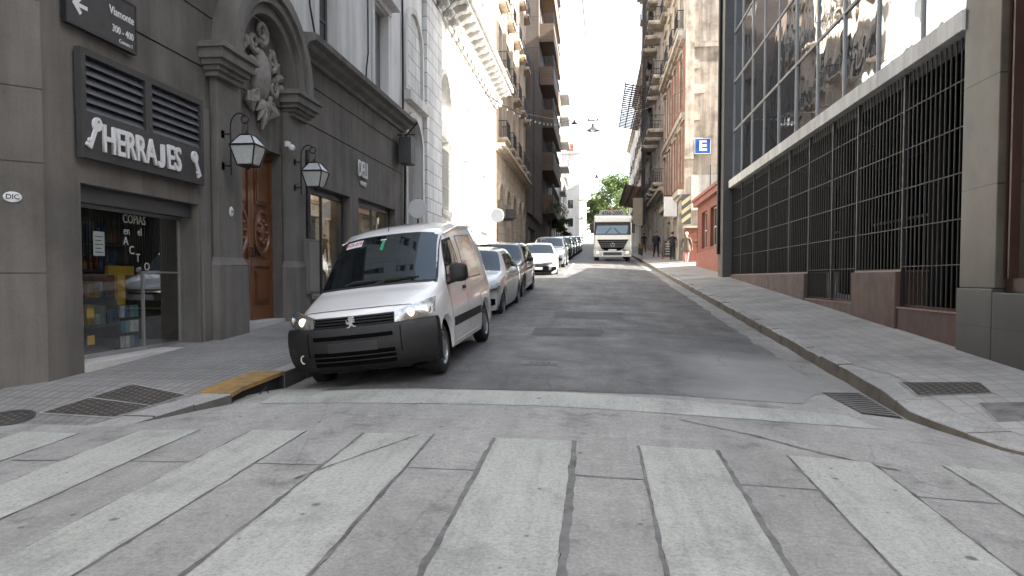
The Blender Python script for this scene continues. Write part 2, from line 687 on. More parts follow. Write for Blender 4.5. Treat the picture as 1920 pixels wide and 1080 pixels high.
def concrete_mat(name, col, seam=True):
    k = NT(name)
    lo = tuple(c * .78 for c in col)
    hi = tuple(c * 1.14 for c in col)
    c = k.ramp(k.noise(.55, 7, .65), [(.3, lo), (.5, col), (.72, hi)])
    # tyre-dragged streaks along the traffic and blotches
    c = k.mix(c, k.ramp(k.noise(1.0, 5, .7, vec=k.co((2.6, .35, 1))), [(.36, .84), (.6, 1.0)]), 1, 'MULTIPLY')
    c = k.mix(c, k.ramp(k.noise(2.2, 7, .75), [(.32, .60), (.46, 1.0)]), .9, 'MULTIPLY')
    c = k.mix(c, k.ramp(k.noise(1.1, 6, .7, vec=k.co((1, 1, 1), (0, 0, 0), (7, 3, 0))), [(.52, 1.0), (.7, 1.2)]), 1, 'MULTIPLY')
    c = k.mix(c, k.ramp(k.noise(42, 5, .9), [(.32, .62), (.66, 1.2)]), 1, 'MULTIPLY')
    c = k.mix(c, k.ramp(k.noise(9, 8, .75), [(.3, .84), (.7, 1.08)]), 1, 'MULTIPLY')
    # gum spots and oil drips
    v = k.n('ShaderNodeTexVoronoi')
    v.inputs['Scale'].default_value = 1.7
    k.l(k.tc.outputs['Object'], v.inputs['Vector'])
    sel = k.ramp(v.outputs['Color'], [(.36, 0), (.38, 1)])
    sp = k.math('MULTIPLY', k.ramp(v.outputs['Distance'], [(.045, 1), (.075, 0)]), sel)
    c = k.mix(c, tuple(x * .42 for x in col), sp)
    v2 = k.n('ShaderNodeTexVoronoi')
    v2.inputs['Scale'].default_value = 3.6
    k.l(k.co((1, 1, 1), (0, 0, .7), (3.3, 1.7, 0)), v2.inputs['Vector'])
    s2 = k.ramp(v2.outputs['Color'], [(.5, 0), (.52, 1)])
    c = k.mix(c, tuple(x * .36 for x in col), k.math('MULTIPLY', k.ramp(v2.outputs['Distance'], [(.05, 1), (.085, 0)]), s2))
    if seam:
        # hairline cracks
        w = k.n('ShaderNodeTexVoronoi', feature='DISTANCE_TO_EDGE')
        w.inputs['Scale'].default_value = .33
        k.l(k.noise_vec(.8, .35), w.inputs['Vector'])
        cr = k.ramp(w.outputs['Distance'], [(.0, .7), (.004, 1.0)])
        c = k.mix(c, cr, .45, 'MULTIPLY')
    k.l(c, k.b.inputs['Base Color'])
    k.b.inputs['Roughness'].default_value = .8
    k.b.inputs['Specular IOR Level'].default_value = .35
    b1 = k.bump(k.noise(90, 4, .7), .35, .01)
    k.l(k.bump(k.noise(14, 3, .6, vec=k.co((1, .25, 1))), .15, .02, b1), k.b.inputs['Normal'])
    return k.m


def _nv(s, sc, amt):
    nd = s.n('ShaderNodeTexNoise')
    nd.inputs['Scale'].default_value = sc
    nd.inputs['Detail'].default_value = 4
    s.l(s.tc.outputs['Object'], nd.inputs['Vector'])
    mx = s.n('ShaderNodeVectorMath', operation='MULTIPLY_ADD')
    s.l(nd.outputs['Color'], mx.inputs[0])
    mx.inputs[1].default_value = (amt, amt, amt)
    s.l(s.tc.outputs['Object'], mx.inputs[2])
    return mx.outputs[0]


NT.noise_vec = _nv


def asphalt_mat():
    k = NT('worn_asphalt')
    c = k.ramp(k.noise(.5, 7, .68, vec=k.co((1, .6, 1))), [(.30, (.088, .086, .083)), (.5, (.132, .129, .124)), (.70, (.195, .19, .182))])
    c = k.mix(c, k.ramp(k.noise(1.0, 6, .7, vec=k.co((3.0, .3, 1))), [(.36, .72), (.6, 1.05)]), 1, 'MULTIPLY')
    c = k.mix(c, k.ramp(k.noise(7, 8, .75), [(.3, .72), (.7, 1.16)]), 1, 'MULTIPLY')
    c = k.mix(c, k.ramp(k.noise(38, 5, .9), [(.32, .45), (.66, 1.32)]), 1, 'MULTIPLY')
    c = k.mix(c, k.ramp(k.noise(.9, 5, .7, dist=.6), [(.36, .6), (.48, 1.0)]), .8, 'MULTIPLY')
    # the near end is ground down to pale dust in a cross band, dark tar again by the stop line
    sx = k.n('ShaderNodeSeparateXYZ')
    k.l(k.noise_vec(.9, 1.1), sx.inputs[0])
    y = sx.outputs['Y']
    band = k.math('MULTIPLY', k.ramp(k.math('MULTIPLY', y, .05), [(.47, 0), (.53, 1)]), k.ramp(k.math('MULTIPLY', y, .05), [(.60, 1), (.64, 0)]))
    c = k.mix(c, (.13, .128, .127), k.math('MULTIPLY', band, .45))
    x = k.math('MULTIPLY', k.math('ADD', sx.outputs['X'], 1), .2)
    fade = k.math('MULTIPLY', k.ramp(x, [(.47, 0), (.62, 1)]), k.ramp(k.math('MULTIPLY', y, .05), [(.53, 1), (.57, 0)]))
    c = k.mix(c, (.295, .286, .268), k.math('MULTIPLY', fade, .9))
    w = k.n('ShaderNodeTexVoronoi', feature='DISTANCE_TO_EDGE')
    w.inputs['Scale'].default_value = .55
    k.l(k.noise_vec(1.2, .4), w.inputs['Vector'])
    c = k.mix(c, k.ramp(w.outputs['Distance'], [(0, .5), (.008, 1.0)]), .7, 'MULTIPLY')
    k.l(c, k.b.inputs['Base Color'])
    k.l(k.ramp(k.noise(1.6, 4), [(.3, .5), (.7, .75)]), k.b.inputs['Roughness'])
    k.b.inputs['Specular IOR Level'].default_value = .45
    k.l(k.bump(k.noise(130, 3, .8), .5, .01), k.b.inputs['Normal'])
    return k.m


def stripe_mat():
    k = NT('worn_road_paint')
    col = (.405, .405, .362)
    c = k.ramp(k.noise(.8, 6, .65), [(.3, (.345, .346, .31)), (.5, col), (.75, (.46, .458, .412))])
    c = k.mix(c, k.ramp(k.noise(1.0, 5, .72, vec=k.co((9, .8, 1))), [(.34, .80), (.55, 1.0)]), .8, 'MULTIPLY')
    c = k.mix(c, k.ramp(k.noise(40, 6, .9), [(.34, .5), (.55, 1.08)]), .9, 'MULTIPLY')
    c = k.mix(c, k.ramp(k.noise(1.3, 6, .7), [(.33, .74), (.5, 1.0)]), 1, 'MULTIPLY')
    chip = k.ramp(k.noise(5.5, 8, .8), [(.30, 1), (.37, 0)])
    c = k.mix(c, (.17, .166, .162), chip)
    v = k.n('ShaderNodeTexVoronoi')
    v.inputs['Scale'].default_value = 2.3
    k.l(k.tc.outputs['Object'], v.inputs['Vector'])
    sel = k.ramp(v.outputs['Color'], [(.32, 0), (.34, 1)])
    c = k.mix(c, (.14, .135, .125), k.math('MULTIPLY', k.ramp(v.outputs['Distance'], [(.05, 1), (.085, 0)]), sel))
    v2 = k.n('ShaderNodeTexVoronoi')
    v2.inputs['Scale'].default_value = 4.6
    k.l(k.co((1, 1, 1), (0, 0, .5), (1.3, 2.7, 0)), v2.inputs['Vector'])
    s2 = k.ramp(v2.outputs['Color'], [(.5, 0), (.52, 1)])
    c = k.mix(c, (.15, .145, .135), k.math('MULTIPLY', k.ramp(v2.outputs['Distance'], [(.05, 1), (.08, 0)]), s2))
    k.l(c, k.b.inputs['Base Color'])
    k.b.inputs['Roughness'].default_value = .75
    k.l(k.bump(k.noise(80, 4, .7), .3, .01), k.b.inputs['Normal'])
    return k.m


M_conc = concrete_mat('road_concrete', (.35, .337, .312))
M_conc2 = concrete_mat('kerb_concrete', (.38, .368, .345), False)
M_asph = asphalt_mat()
M_stripe = stripe_mat()
M_tar = mat('tar_joint', (.165, .158, .148), .8, .5, 5, bump=.4)
M_tile = block_mat('grooved_pavement_tiles', (.262, .253, .237), .21, .105, .012, .68, side='F', rough=.8, var=.25, streak=0, off=0, bump=.8, bs=90)
M_tile2 = block_mat('small_pavement_tiles', (.37, .357, .33), .2, .2, .010, .74, side='F', rough=.8, var=.28, streak=0, off=0, bump=.7, bs=90)
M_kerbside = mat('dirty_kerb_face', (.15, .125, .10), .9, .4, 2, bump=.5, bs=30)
M_iron_cover = block_mat('cast_iron_cover', (.16, .145, .125), .075, .075, .02, .35, side='F', rough=.55, var=.35, streak=0, bump=1.0, bs=60)
M_yellow = mat('worn_yellow_paint', (.30, .175, .05), .7, .4, 7, bump=.4, dark=(.13, .115, .09))

ys = frange(-14, -1, 1.5)[:-1] + frange(-1, 22, .35)[:-1] + frange(22, 60, 1.5)[:-1] + frange(60, 240, 8)
xs = [-160, -60, -25, -12, -8, -6, -5] + frange(-4.6, 4.4, .3) + [5, 6, 8, 12, 25, 60, 160]
struct(sheet('road', xs, ys, road, M_conc))
ys2 = frange(7.66, 22, .35)[:-1] + frange(22, 60, 1.5)[:-1] + frange(60, 165, 6)


def ax_r(s):
    return 2.6 - .5 * sm(-s, -8.6, -7.6)


struct(sheet('asphalt', [lambda y: -3.05 + .15 * sm(y, 7, 9)] + [(lambda f: (lambda y: -3.0 + (ax_r(y) + 3.0) * f))(i / 14) for i in range(1, 15)], ys2, road, M_asph, .004, .10, 3))

# stop line and crosswalk stripes with tar joints along their edges


def ribbon(name, pa, pb, wfun, m, off, n=26, jag=.012, seed=0, fn=road):
    """band of ground between two edge polylines a(t), b(t)"""
    rows = []
    for i in range(n + 1):
        f = i / n
        a, b = Vector(pa(f)), Vector(pb(f))
        row = []
        for j in range(7):
            p = a.lerp(b, j / 6)
            if j in (0, 6):
                d = (b - a).normalized() * jag * (noise.noise((f * n * .55, seed * 2.3 + j, 1.7)) + .5 * noise.noise((f * n * 1.7, seed + j, 7.7)))
                p = p + d
            row.append((p.x, p.y, fn(p.x, p.y) + off))
        rows.append(row)
    mb = MB()
    mb.grid(rows)
    return struct(mb.build(name, m, smooth=40))


def lerp2(a, b):
    return lambda f: (a[0] + (b[0] - a[0]) * f, a[1] + (b[1] - a[1]) * f)


def polyl(pts):
    def fn(f):
        x = f * (len(pts) - 1)
        i = min(int(x), len(pts) - 2)
        return lerp2(pts[i], pts[i + 1])(x - i)
    return fn


back = [(-3.42, 7.53), (-2.5, 7.6), (-1.8, 7.62), (-.43, 7.62), (.24, 7.53), (1.0, 7.45), (1.79, 7.33), (2.42, 7.30)]
front = [(-3.40, 6.95), (-2.5, 6.96), (-1.66, 6.97), (-.39, 6.96), (.22, 6.90), (.95, 6.83), (1.7, 6.80), (2.6, 6.82)]
ribbon('stop_line', polyl(back), polyl(front), None, M_stripe, .004, 60, .015, 1)
pitch = 1.11
k0 = -.49
for i, (l, r, yt) in enumerate([(-6.12, -5.55, 5.4), (-5.0, -4.46, 5.75), (-3.97, -3.42, 5.86), (-2.93, -2.44, 5.85), (-1.9, -1.33, 5.79), (-.79, -.18, 5.72), (.35, .92, 5.66), (1.46, 2.05, 5.64), (2.61, 3.19, 5.72), (3.7, 4.27, 5.6)]):
    y0 = .9
    ribbon('crosswalk_stripe', lerp2((l, y0), (l, yt)), lerp2((r, y0), (r, yt - .02)), None, M_stripe, .004, 44, .014, 10 + i)
    # tar joints: left ones thin, right ones wide, as they were laid
    wl, wr = [(.012, .012), (.012, .012), (.012, .012), (.012, .016), (.035, .03), (.04, .06), (.03, .045), (.02, .025), (.02, .02), (.02, .02)][i]
    ribbon('tar_joint', lerp2((l - wl, y0), (l - wl * .8, yt)), lerp2((l, y0), (l, yt)), None, M_tar, .002, 60, .02, 40 + i)
    ribbon('tar_joint', lerp2((r, y0), (r, yt)), lerp2((r + wr, y0), (r + wr * .7, yt)), None, M_tar, .002, 60, .02, 60 + i)
ribbon('tar_joint', lerp2((-2.0, 4.55), (-1.45, 5.75)), lerp2((-1.985, 4.55), (-1.435, 5.75)), None, M_tar, .006, 30, .02, 91)
ribbon('tar_joint', polyl([(-4.4, 4.95), (-1.3, 4.87), (.4, 4.82), (3.0, 4.9)]), polyl([(-4.4, 4.93), (-1.3, 4.855), (.4, 4.80), (3.0, 4.885)]), None, M_tar, .0015, 60, .03, 92)
ribbon('tar_joint', polyl([(.75, 6.62), (1.3, 6.2), (1.75, 5.75), (2.15, 5.45)]), polyl([(.77, 6.64), (1.32, 6.23), (1.79, 5.78), (2.19, 5.47)]), None, M_tar, .003, 40, .03, 93)
# parking line and box further up the street
ribbon('lane_line', lerp2((-1.35, 30.5), (-1.35, 43)), lerp2((-1.24, 30.5), (-1.24, 43)), None, M_stripe, .007, 20, .015, 95)
M_repair = concrete_mat('road_repair', (.15, .147, .145), False)
ribbon('road_patch', lerp2((-.85, 14.6), (-.8, 15.8)), lerp2((.55, 14.5), (.6, 15.7)), None, M_repair, .007, 12, .05, 96)
ribbon('road_patch', lerp2((-1.1, 11.9), (-1.05, 12.9)), lerp2((.1, 11.9), (.15, 12.9)), None, mat('fresh_tar_patch', (.06, .06, .062), .7, .3, 2), .007, 12, .06, 97)

# pavements (one slab sheet each side) and their kerbs
yl = frange(5.0, 14, .25)[:-1] + frange(14, 60, 2)[:-1] + frange(60, 170, 8)
struct(sheet('left_pavement', [lambda y: -45 if y < 7.25 else -9, lambda y: -20 if y < 7.25 else -8, lambda y: -10 if y < 7.25 else -7, lambda y: -7.5 if y < 7.25 else -6.5, -6, lambda y: -6 + (kerb_l(y) - .16 + 6) * .33, lambda y: -6 + (kerb_l(y) - .16 + 6) * .66, lambda y: kerb_l(y) - .13], yl, lambda x, y: swl(y), M_tile))
struct(sheet('right_pavement', [lambda y: kerb_r(y) + (.36 - .24 * sm(y, 8.6, 9.6)), lambda y: kerb_r(y) + .9, lambda y: kerb_r(y) + 1.4, 5.0, 6, 9, 14, 45], yl, swr, M_tile2))


def kerb(name, edge, inner, top, side, s0, s1, st, m, skip=(), drop=.32):
    """kerb stones: top strip and street face, a joint every stone length"""
    for a in frange(s0, s1, st)[:-1]:
        b = a + st - .012
        if any(p < (a + b) / 2 < q for p, q in skip):
            continue
        mb = MB()
        j = random.uniform(-.010, .006)
        rows = []
        for y in frange(a, b, .3):
            e, n_ = edge(y), inner(y)
            e += .02 * noise.noise((y * 1.3, a, 2.2)) + .012 * noise.noise((y * 4.1, a * 3, 5.2))
            z = top(e, y) + .004 + j
            g = .022 if a > 9.7 else .01
            sgn = 1 if n_ > e else -1
            zn = top(n_, y) + .004 + j
            rows.append([(n_, y, zn - .02), (n_, y, zn), (e + sgn * g, y, z), (e, y, z - g), (e - sgn * .012, y, z - drop)])
        mb.grid(rows)
        mb.face(rows[0])
        mb.face(rows[-1][::-1])
        yield mb


def kerb_obj(name, gen, mats):
    big = MB()
    for mb in gen:
        big.raw(mb.v, mb.f)
    # street faces get the dirty material
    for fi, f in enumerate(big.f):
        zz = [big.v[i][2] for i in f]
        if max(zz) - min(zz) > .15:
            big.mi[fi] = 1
    return struct(big.build(name, mats, smooth=30))


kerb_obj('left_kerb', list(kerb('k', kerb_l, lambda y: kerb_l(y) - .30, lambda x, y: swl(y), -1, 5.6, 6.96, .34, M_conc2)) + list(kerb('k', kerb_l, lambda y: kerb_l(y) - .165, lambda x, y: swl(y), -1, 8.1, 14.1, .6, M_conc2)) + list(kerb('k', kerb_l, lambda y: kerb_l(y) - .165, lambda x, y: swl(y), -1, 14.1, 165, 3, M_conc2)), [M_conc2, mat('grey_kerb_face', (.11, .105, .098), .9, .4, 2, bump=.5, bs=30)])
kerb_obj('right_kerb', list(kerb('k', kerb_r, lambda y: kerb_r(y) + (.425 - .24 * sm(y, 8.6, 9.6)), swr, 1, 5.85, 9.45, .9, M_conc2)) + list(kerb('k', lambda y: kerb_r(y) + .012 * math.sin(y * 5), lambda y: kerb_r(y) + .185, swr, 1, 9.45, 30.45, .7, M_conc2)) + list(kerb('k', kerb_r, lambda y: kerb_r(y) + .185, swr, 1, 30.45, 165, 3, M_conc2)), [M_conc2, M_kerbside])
# storm drain inlet in the left kerb
t = thing('storm_drain', 'black kerb inlet under a worn yellow painted kerb top', 'storm drain', (-3.75, 7.5, .2))
mb = MB()
rows = []
for y in frange(6.96, 8.1, .19):
    e = kerb_l(y)
    z = swl(y) + .006
    rows.append([(e - .36, y, z - .05), (e - .36, y, z), (e, y, z), (e, y, z - .045), (e - .5, y, z - .05)])
mb.grid(rows)
mb.face(rows[0]); mb.face(rows[-1][::-1])
mb.build('lintel', M_yellow, t)
mb = MB()
mb.raw([(kerb_l(6.97) - .05, 6.97, -.3), (kerb_l(8.09) - .05, 8.09, -.3), (kerb_l(8.09) - .05, 8.09, swl(8.09) - .04), (kerb_l(6.97) - .05, 6.97, swl(6.97) - .04)], [(0, 1, 2, 3)])  # black panel gives the inlet the shade of a deep drain
mb.box(-4.25, -3.62, 6.97, 8.09, -.3, -.12)
for y in (6.965, 8.095):
    mb.box(-4.25, kerb_l(y) - .004, y - .02, y + .02, -.3, swl(y) - .05)
mb.build('drain_shade_lining', M_dark, t)
mb = MB()
mb.tube([(-3.66, 7.3, .12), (-3.62, 7.42, .25), (-3.6, 7.52, .30), (-3.6, 7.6, .2)], .007, 6)
mb.build('loop_bar', M_bar, t, smooth=40)

# iron covers on the pavements


def cover(name, corners, fn, label, cat, m=M_iron_cover, group=None, split=False):
    t = thing(name, label, cat, (sum(c[0] for c in corners) / 4, sum(c[1] for c in corners) / 4, fn(corners[0][0], corners[0][1])), group=group)
    for h in ((0, .485), (.515, 1)) if split else ((0, 1),):
        rows = []
        for i in range(7):
            f = h[0] + (h[1] - h[0]) * i / 6
            a = Vector(corners[0]).lerp(Vector(corners[3]), f)
            b = Vector(corners[1]).lerp(Vector(corners[2]), f)
            rows.append([(p.x, p.y, fn(p.x, p.y) + .009) for p in [a.lerp(b, j / 5) for j in range(6)]])
        mb = MB()
        mb.grid(rows)
        mb.build('lid', m, t)
    big = [(c[0] + (c[0] - t.location.x) * .06, c[1] + (c[1] - t.location.y) * .06) for c in corners]
    mb = MB()
    rows = []
    for i in range(7):
        a = Vector(big[0]).lerp(Vector(big[3]), i / 6)
        b = Vector(big[1]).lerp(Vector(big[2]), i / 6)
        rows.append([(p.x, p.y, fn(p.x, p.y) + .006) for p in [a.lerp(b, j / 5) for j in range(6)]])
    mb.grid(rows)
    mb.build('rim', M_conc2, t)
    return t


cover('utility_cover', [(-5.27, 6.3), (-4.48, 6.23), (-4.16, 6.87), (-4.94, 7.18)], lambda x, y: swl(y), 'rusty double iron cover in the pavement by the yellow kerb', 'utility cover', split=True)
cover('utility_cover', [(3.31, 8.24), (4.03, 8.1), (3.97, 7.73), (3.27, 7.74)], swr, 'rectangular iron cover in the right pavement beside the broad kerb', 'utility cover')
cover('pavement_repair', [(3.71, 7.45), (4.3, 7.42), (4.2, 6.98), (3.64, 6.98)], swr, 'broken dark repair patch in the right pavement near the corner', 'pavement patch', M_tar)
t = thing('manhole_cover', 'round iron manhole cover in the left pavement at the corner', 'manhole', (-5.5, 6.12, swl(6.12)))
mb = MB()
mb.lathe([(0, .012), (.19, .012), (.19, .0)], n=28)
mb.build('lid', M_iron_cover, t, local=True)
mb = MB()
mb.lathe([(.195, .004), (.195, .014), (.24, .014), (.25, -.02)], n=28)
mb.build('rim', M_dkmetal, t, local=True)
t.rotation_euler = (R(9), 0, 0)
# gutter grate on the right
t = thing('gutter_grate', 'black iron gutter grate at the end of the stop line by the right kerb', 'grate', (2.75, 7.85, road(2.75, 7.85)))
mb = MB()
ga, gb, gc, gd_ = Vector((2.52, 8.33)), Vector((2.96, 8.5)), Vector((2.98, 7.36)), Vector((2.62, 7.42))
for i in range(11):
    f = (i + .2) / 11
    a, b = ga.lerp(gd_, f), gb.lerp(gc, f)
    w = .034
    z = lambda p: road(p.x, p.y) + .012
    mb.raw([(a.x, a.y, z(a)), (b.x, b.y, z(b)), (b.x, b.y + w, z(b)), (a.x, a.y + w, z(a)), (a.x, a.y, z(a) - .03), (b.x, b.y, z(b) - .03), (b.x, b.y + w, z(b) - .03), (a.x, a.y + w, z(a) - .03)], [(0, 1, 2, 3), (0, 4, 5, 1), (2, 6, 7, 3), (0, 3, 7, 4), (1, 5, 6, 2)])
mb.build('bars', mat('worn_iron_bar', (.21, .20, .185), .6, .3, 6), t)
mb = MB()
mb.face([(p.x, p.y, road(p.x, p.y) + .0055) for p in (ga, gb, gc, gd_)])  # flat dark sheet on the road, painting the shade under the bars
mb.build('pit_shade', M_dark, t)

t = thing('valve_cover', 'small dark iron valve cover in the asphalt to the right of the van', 'valve cover', (-.72, 9.3, road(-.72, 9.3)))
mb = MB()
rows = [[(x, y, road(x, y) + .010) for x in (-.86, -.72, -.58)] for y in (9.2, 9.3, 9.4)]
mb.grid(rows)
mb.build('lid', M_iron_cover, t)
mb = MB()
rows = [[(x, y, road(x, y) + .007) for x in (-.95, -.72, -.49)] for y in (9.12, 9.3, 9.48)]
mb.grid(rows)
mb.build('tar_collar', M_tar, t)

# ---------------------------------------------------------------- left: grey corner building
B = thing('corner_building', 'grey stucco corner building with arched stone doorway and ground floor shops', 'building', (-6, 7.3, .34))
U0, U1 = 7.28, 22.1
SHOP = (7.84, 10.37, .46, 2.62)
DOOR = (11.55, 13.28, .66, 3.86)
D1 = (14.68, 17.2, .74, 3.5)
D2 = (17.82, 21.2, .9, 3.56)
mb = MB(FL)
facade(mb, U0, U1, -.3, 6.1, [SHOP + (0, .34), DOOR + (0, .27), D1 + (0, .3), D2 + (0, .3)], grooves=(4.72, 5.55), gw=.03, gd=.03)
# chamfered corner, 45 degrees
fr0 = mb.fr
mb.fr = lambda u, d, z: (-6 - u * .7071 + d * .7071, U0 - u * .7071 - d * .7071, z)
facade(mb, 0, 3.2, -.3, 6.1, [], grooves=(2.75, 1.55, 3.55, 4.5), gw=.012, gd=.012)
mb.fr = lambda u, d, z: (-8.2627 - u, 5.0173 - d, z)
facade(mb, 0, 14, -.3, 6.1, [(1.2, 3.0, .4, 2.6), (4.5, 6.5, .4, 2.6)], grooves=(4.72,))
mb.fr = FL
# roof slab and hidden back so light does not leak through
mb.box(U0 + .1, U1 - .02, -12, -11.8, 0, 18)
mb.box(U0 + 2, U1 - .02, -12, -.6, 17.9, 18.1)
mb.build('ground_floor_wall', M_stucco, B)
mb = MB(FL)
facade(mb, U0, U1, 6.4, 18.4, [(15.17, 16.3, 6.55, 9.0), (19.15, 20.4, 6.55, 9.0), (11.2, 12.4, 6.9, 9.0), (8.2, 9.4, 6.6, 9.0)] + [(u, u + 1.2, z, z + 2.3) for z in (10.8, 14.6) for u in (8.2, 11.4, 15.15, 19.15)], depth=.28)
mb.fr = lambda u, d, z: (-6 - u * .7071 + d * .7071, U0 - u * .7071 - d * .7071, z)
facade(mb, 0, 3.2, 6.4, 18.4, [(1.0, 2.2, 6.6, 9.0), (1.0, 2.2, 10.8, 13.1)], depth=.28)
mb.fr = lambda u, d, z: (-8.2627 - u, 5.0173 - d, z)
facade(mb, 0, 14, 6.4, 18.4, [(2, 3.2, 6.6, 9.0), (6, 7.2, 6.6, 9.0)], depth=.28)
mb.build('upper_wall', M_light, B)
# cornice between the storeys, broken by the doorway hood
for a, b in ((U0, 10.75), (14.02, U1)):
    mb = MB(FL)
    prof = [(-.02, 6.02), (.08, 6.02), (.10, 6.1), (.24, 6.16), (.30, 6.24), (.44, 6.27), (.46, 6.38), (.40, 6.41), (-.02, 6.46)]
    mb.prism([(p[0], p[1]) for p in prof], 0, a, b) if False else mb.raw(*(lambda n: ([(a, d, z) for d, z in prof] + [(b, d, z) for d, z in prof], [tuple(range(n)), tuple(range(2 * n - 1, n - 1, -1))] + [(i, (i + 1) % n, n + (i + 1) % n, n + i) for i in range(n)]))(len(prof)))
    mb.build('cornice', M_stucco_d, B)
# pilasters with pedestals beside the door
for a, b in ((10.66, 11.55), (13.28, 14.2)):
    mb = MB(FL)
    mb.box(a + .06, b - .06, .003, .13, 1.8, 4.68)
    mb.box(a - .02, b + .02, .003, .19, .2, 1.72)
    pr = [(a - .02, .19, 1.72), (b + .02, .19, 1.72), (b + .02, .003, 1.72), (a - .02, .003, 1.72), (a + .06, .13, 1.84), (b - .06, .13, 1.84), (b - .06, .003, 1.84), (a + .06, .003, 1.84)]
    mb.raw(pr, [(0, 1, 5, 4), (1, 2, 6, 5), (3, 0, 4, 7), (4, 5, 6, 7)])
    mb.build('pilaster', M_stucco_d, B, bevel=.012)
# shop-front surround: raised flat band either side of the key shop
mb = MB(FL)
mb.box(10.42, 10.62, .003, .05, .2, 4.1)
mb.build('jamb_band', M_stucco_d, B)
# imposts
for a, b in ((10.42, 11.5), (13.22, 14.3)):
    mb = MB(FL)
    for k, (z0, z1, g) in enumerate([(4.62, 4.70, .02), (4.70, 4.77, .07), (4.77, 4.85, .13), (4.85, 5.0, .19), (5.0, 5.05, .24), (5.05, 5.10, .21)]):
        mb.box(a + .2 - g, b - .2 + g, .003, .2 + g, z0, z1)
    mb.build('impost', M_stucco_d, B)
# arched hood
mb = MB(FL)
UC, ZC = 12.38, 5.1
arch_ring(mb, UC, ZC, 1.38, 1.58, .0, .40)
arch_ring(mb, UC, ZC, 1.22, 1.377, .0, .34)
arch_ring(mb, UC, ZC, 1.04, 1.217, .0, .24)
mb.build('arched_hood', M_stucco_d, B, smooth=35)
mb = MB(FL)
arch_ring(mb, UC, ZC, 1.0, 1.56, -.3, -.004, 20)
mb.build('hood_barrel', M_light, B, smooth=35)
# cartouche: shield, scrolls, leaves, garlands in relief
mb = MB(FL)
mb.ball((UC, .02, 5.12), .32, 8, (1, .55, 1.5))
mb.ball((UC, .05, 5.1), .22, 8, (1, .75, 1.5))


def spiral(c, r, turns, sgn, d=.1, th=.06, n=22, a0=0):
    pts = []
    for i in range(n + 1):
        f = i / n
        a = a0 + sgn * f * turns * 2 * math.pi
        q = r * (1 - .82 * f)
        pts.append((c[0] + q * math.cos(a), d, c[1] + q * math.sin(a)))
    return pts, [th * (1 - .6 * i / n) for i in range(n + 1)]


for c, r, tn, sg, a0 in [((UC - .02, 5.86), .22, 1.6, 1, -2.2), ((UC - .33, 5.6), .17, 1.4, -1, -.6), ((UC + .36, 5.45), .19, 1.4, 1, 3.6), ((UC - .42, 5.2), .16, 1.3, 1, -1.6), ((UC + .42, 4.98), .17, 1.4, -1, 1.5), ((UC - .34, 4.7), .13, 1.2, -1, 1), ((UC + .34, 4.66), .13, 1.2, 1, 2)]:
    p, th = spiral(c, r, tn, sg, .09, .058, a0=a0)
    mb.tube(p, th, 7)
rnd = random.Random(4)
for i in range(34):
    side = -1 if i % 2 else 1
    f = i / 34
    u = UC + side * (.42 + .5 * f + rnd.uniform(-.05, .05))
    z = 5.62 - .5 * f + rnd.uniform(-.10, .08)
    mb.ball((u, .04, z), rnd.uniform(.05, .095), 5, (1.2, .8, 1))
for k in range(5):
    a = -math.pi / 2 + (k - 2) * .42
    L = .5 - abs(k - 2) * .09
    c = (UC + .0, 4.66)
    mb.tube([(c[0] + math.cos(a) * L * q, .06 + .05 * math.sin(q * 3), c[1] + math.sin(a) * L * q) for q in (0, .25, .5, .75, 1)], [.05, .075, .07, .05, .015], 6)
for sd in (-1, 1):
    for k in range(3):
        z0 = 4.75 - .02 * k
        mb.tube([(UC + sd * (.3 + .09 * k), .05, z0), (UC + sd * (.37 + .1 * k), .09, z0 - .18), (UC + sd * (.33 + .08 * k), .06, z0 - .34 + .05 * k)], [.04, .06, .015], 6)
mb.build('cartouche', mat('carved_stone', (.27, .25, .225), .85, .3, 6, bump=.4, bs=60), B, smooth=50)

# carved double door
dr = None
for (a, b) in ((11.553, 12.41), (12.42, 13.277)):
    mb = MB(FL)
    D = -.22
    mb.box(a, b, D - .06, D, .74, 3.855)
    w = b - a
    # stiles and rails proud of the leaf
    for (x0, x1, z0, z1) in [(0, .1, .74, 3.85), (w - .1, w, .74, 3.85), (.1, w - .1, .74, .98), (.1, w - .1, 1.72, 1.84), (.1, w - .1, 3.72, 3.85)]:
        mb.box(a + x0, a + x1, D + .001, D + .035, z0, z1)
    # lower raised panel
    mb.box(a + .16, b - .16, D + .001, D + .025, 1.06, 1.64)
    mb.box(a + .2, b - .2, D + .025, D + .04, 1.1, 1.6)
    # upper raised panels above the medallion
    mb.box(a + .17, b - .17, D + .001, D + .028, 2.86, 3.64)
    mb.box(a + .22, b - .22, D + .028, D + .045, 2.92, 3.58)
    leaf = mb.build('door_leaf', M_wood, B, bevel=.006)
    mb = MB(lambda u, d, z: FL(u, d, z))
    cu, cz = (a + b) / 2, 2.35
    rows = []
    for r, h in [(.36, .002), (.36, .05), (.31, .05), (.29, .02), (.20, .03), (.12, .055), (0.02, .065)]:
        rows.append([(cu + r * .92 * math.cos(2 * math.pi * k / 24), D + h, cz + r * 1.2 * math.sin(2 * math.pi * k / 24)) for k in range(24)])
    mb.grid(rows, True)
    mb.face(rows[-1])
    for k in range(8):
        q = 2 * math.pi * k / 8
        mb.ball((cu + .15 * math.cos(q), D + .05, cz + .2 * math.sin(q)), .045, 5)
    mb.build('carved_medallion', M_wood, leaf, smooth=45)
    mb = MB(FL)
    hu = b - .05 if a < 12 else a + .05
    mb.tube([(hu, D + .04, 1.9), (hu, D + .09, 1.9), (hu, D + .09, 2.05), (hu, D + .04, 2.05)], .012, 6)
    mb.build('handle', M_iron, leaf)
mb = MB(FL)
mb.box(11.5, 13.33, -.28, .06, .3, .735)
mb.build('door_step', M_marble, B, bevel=.01)
mb = MB(FL)
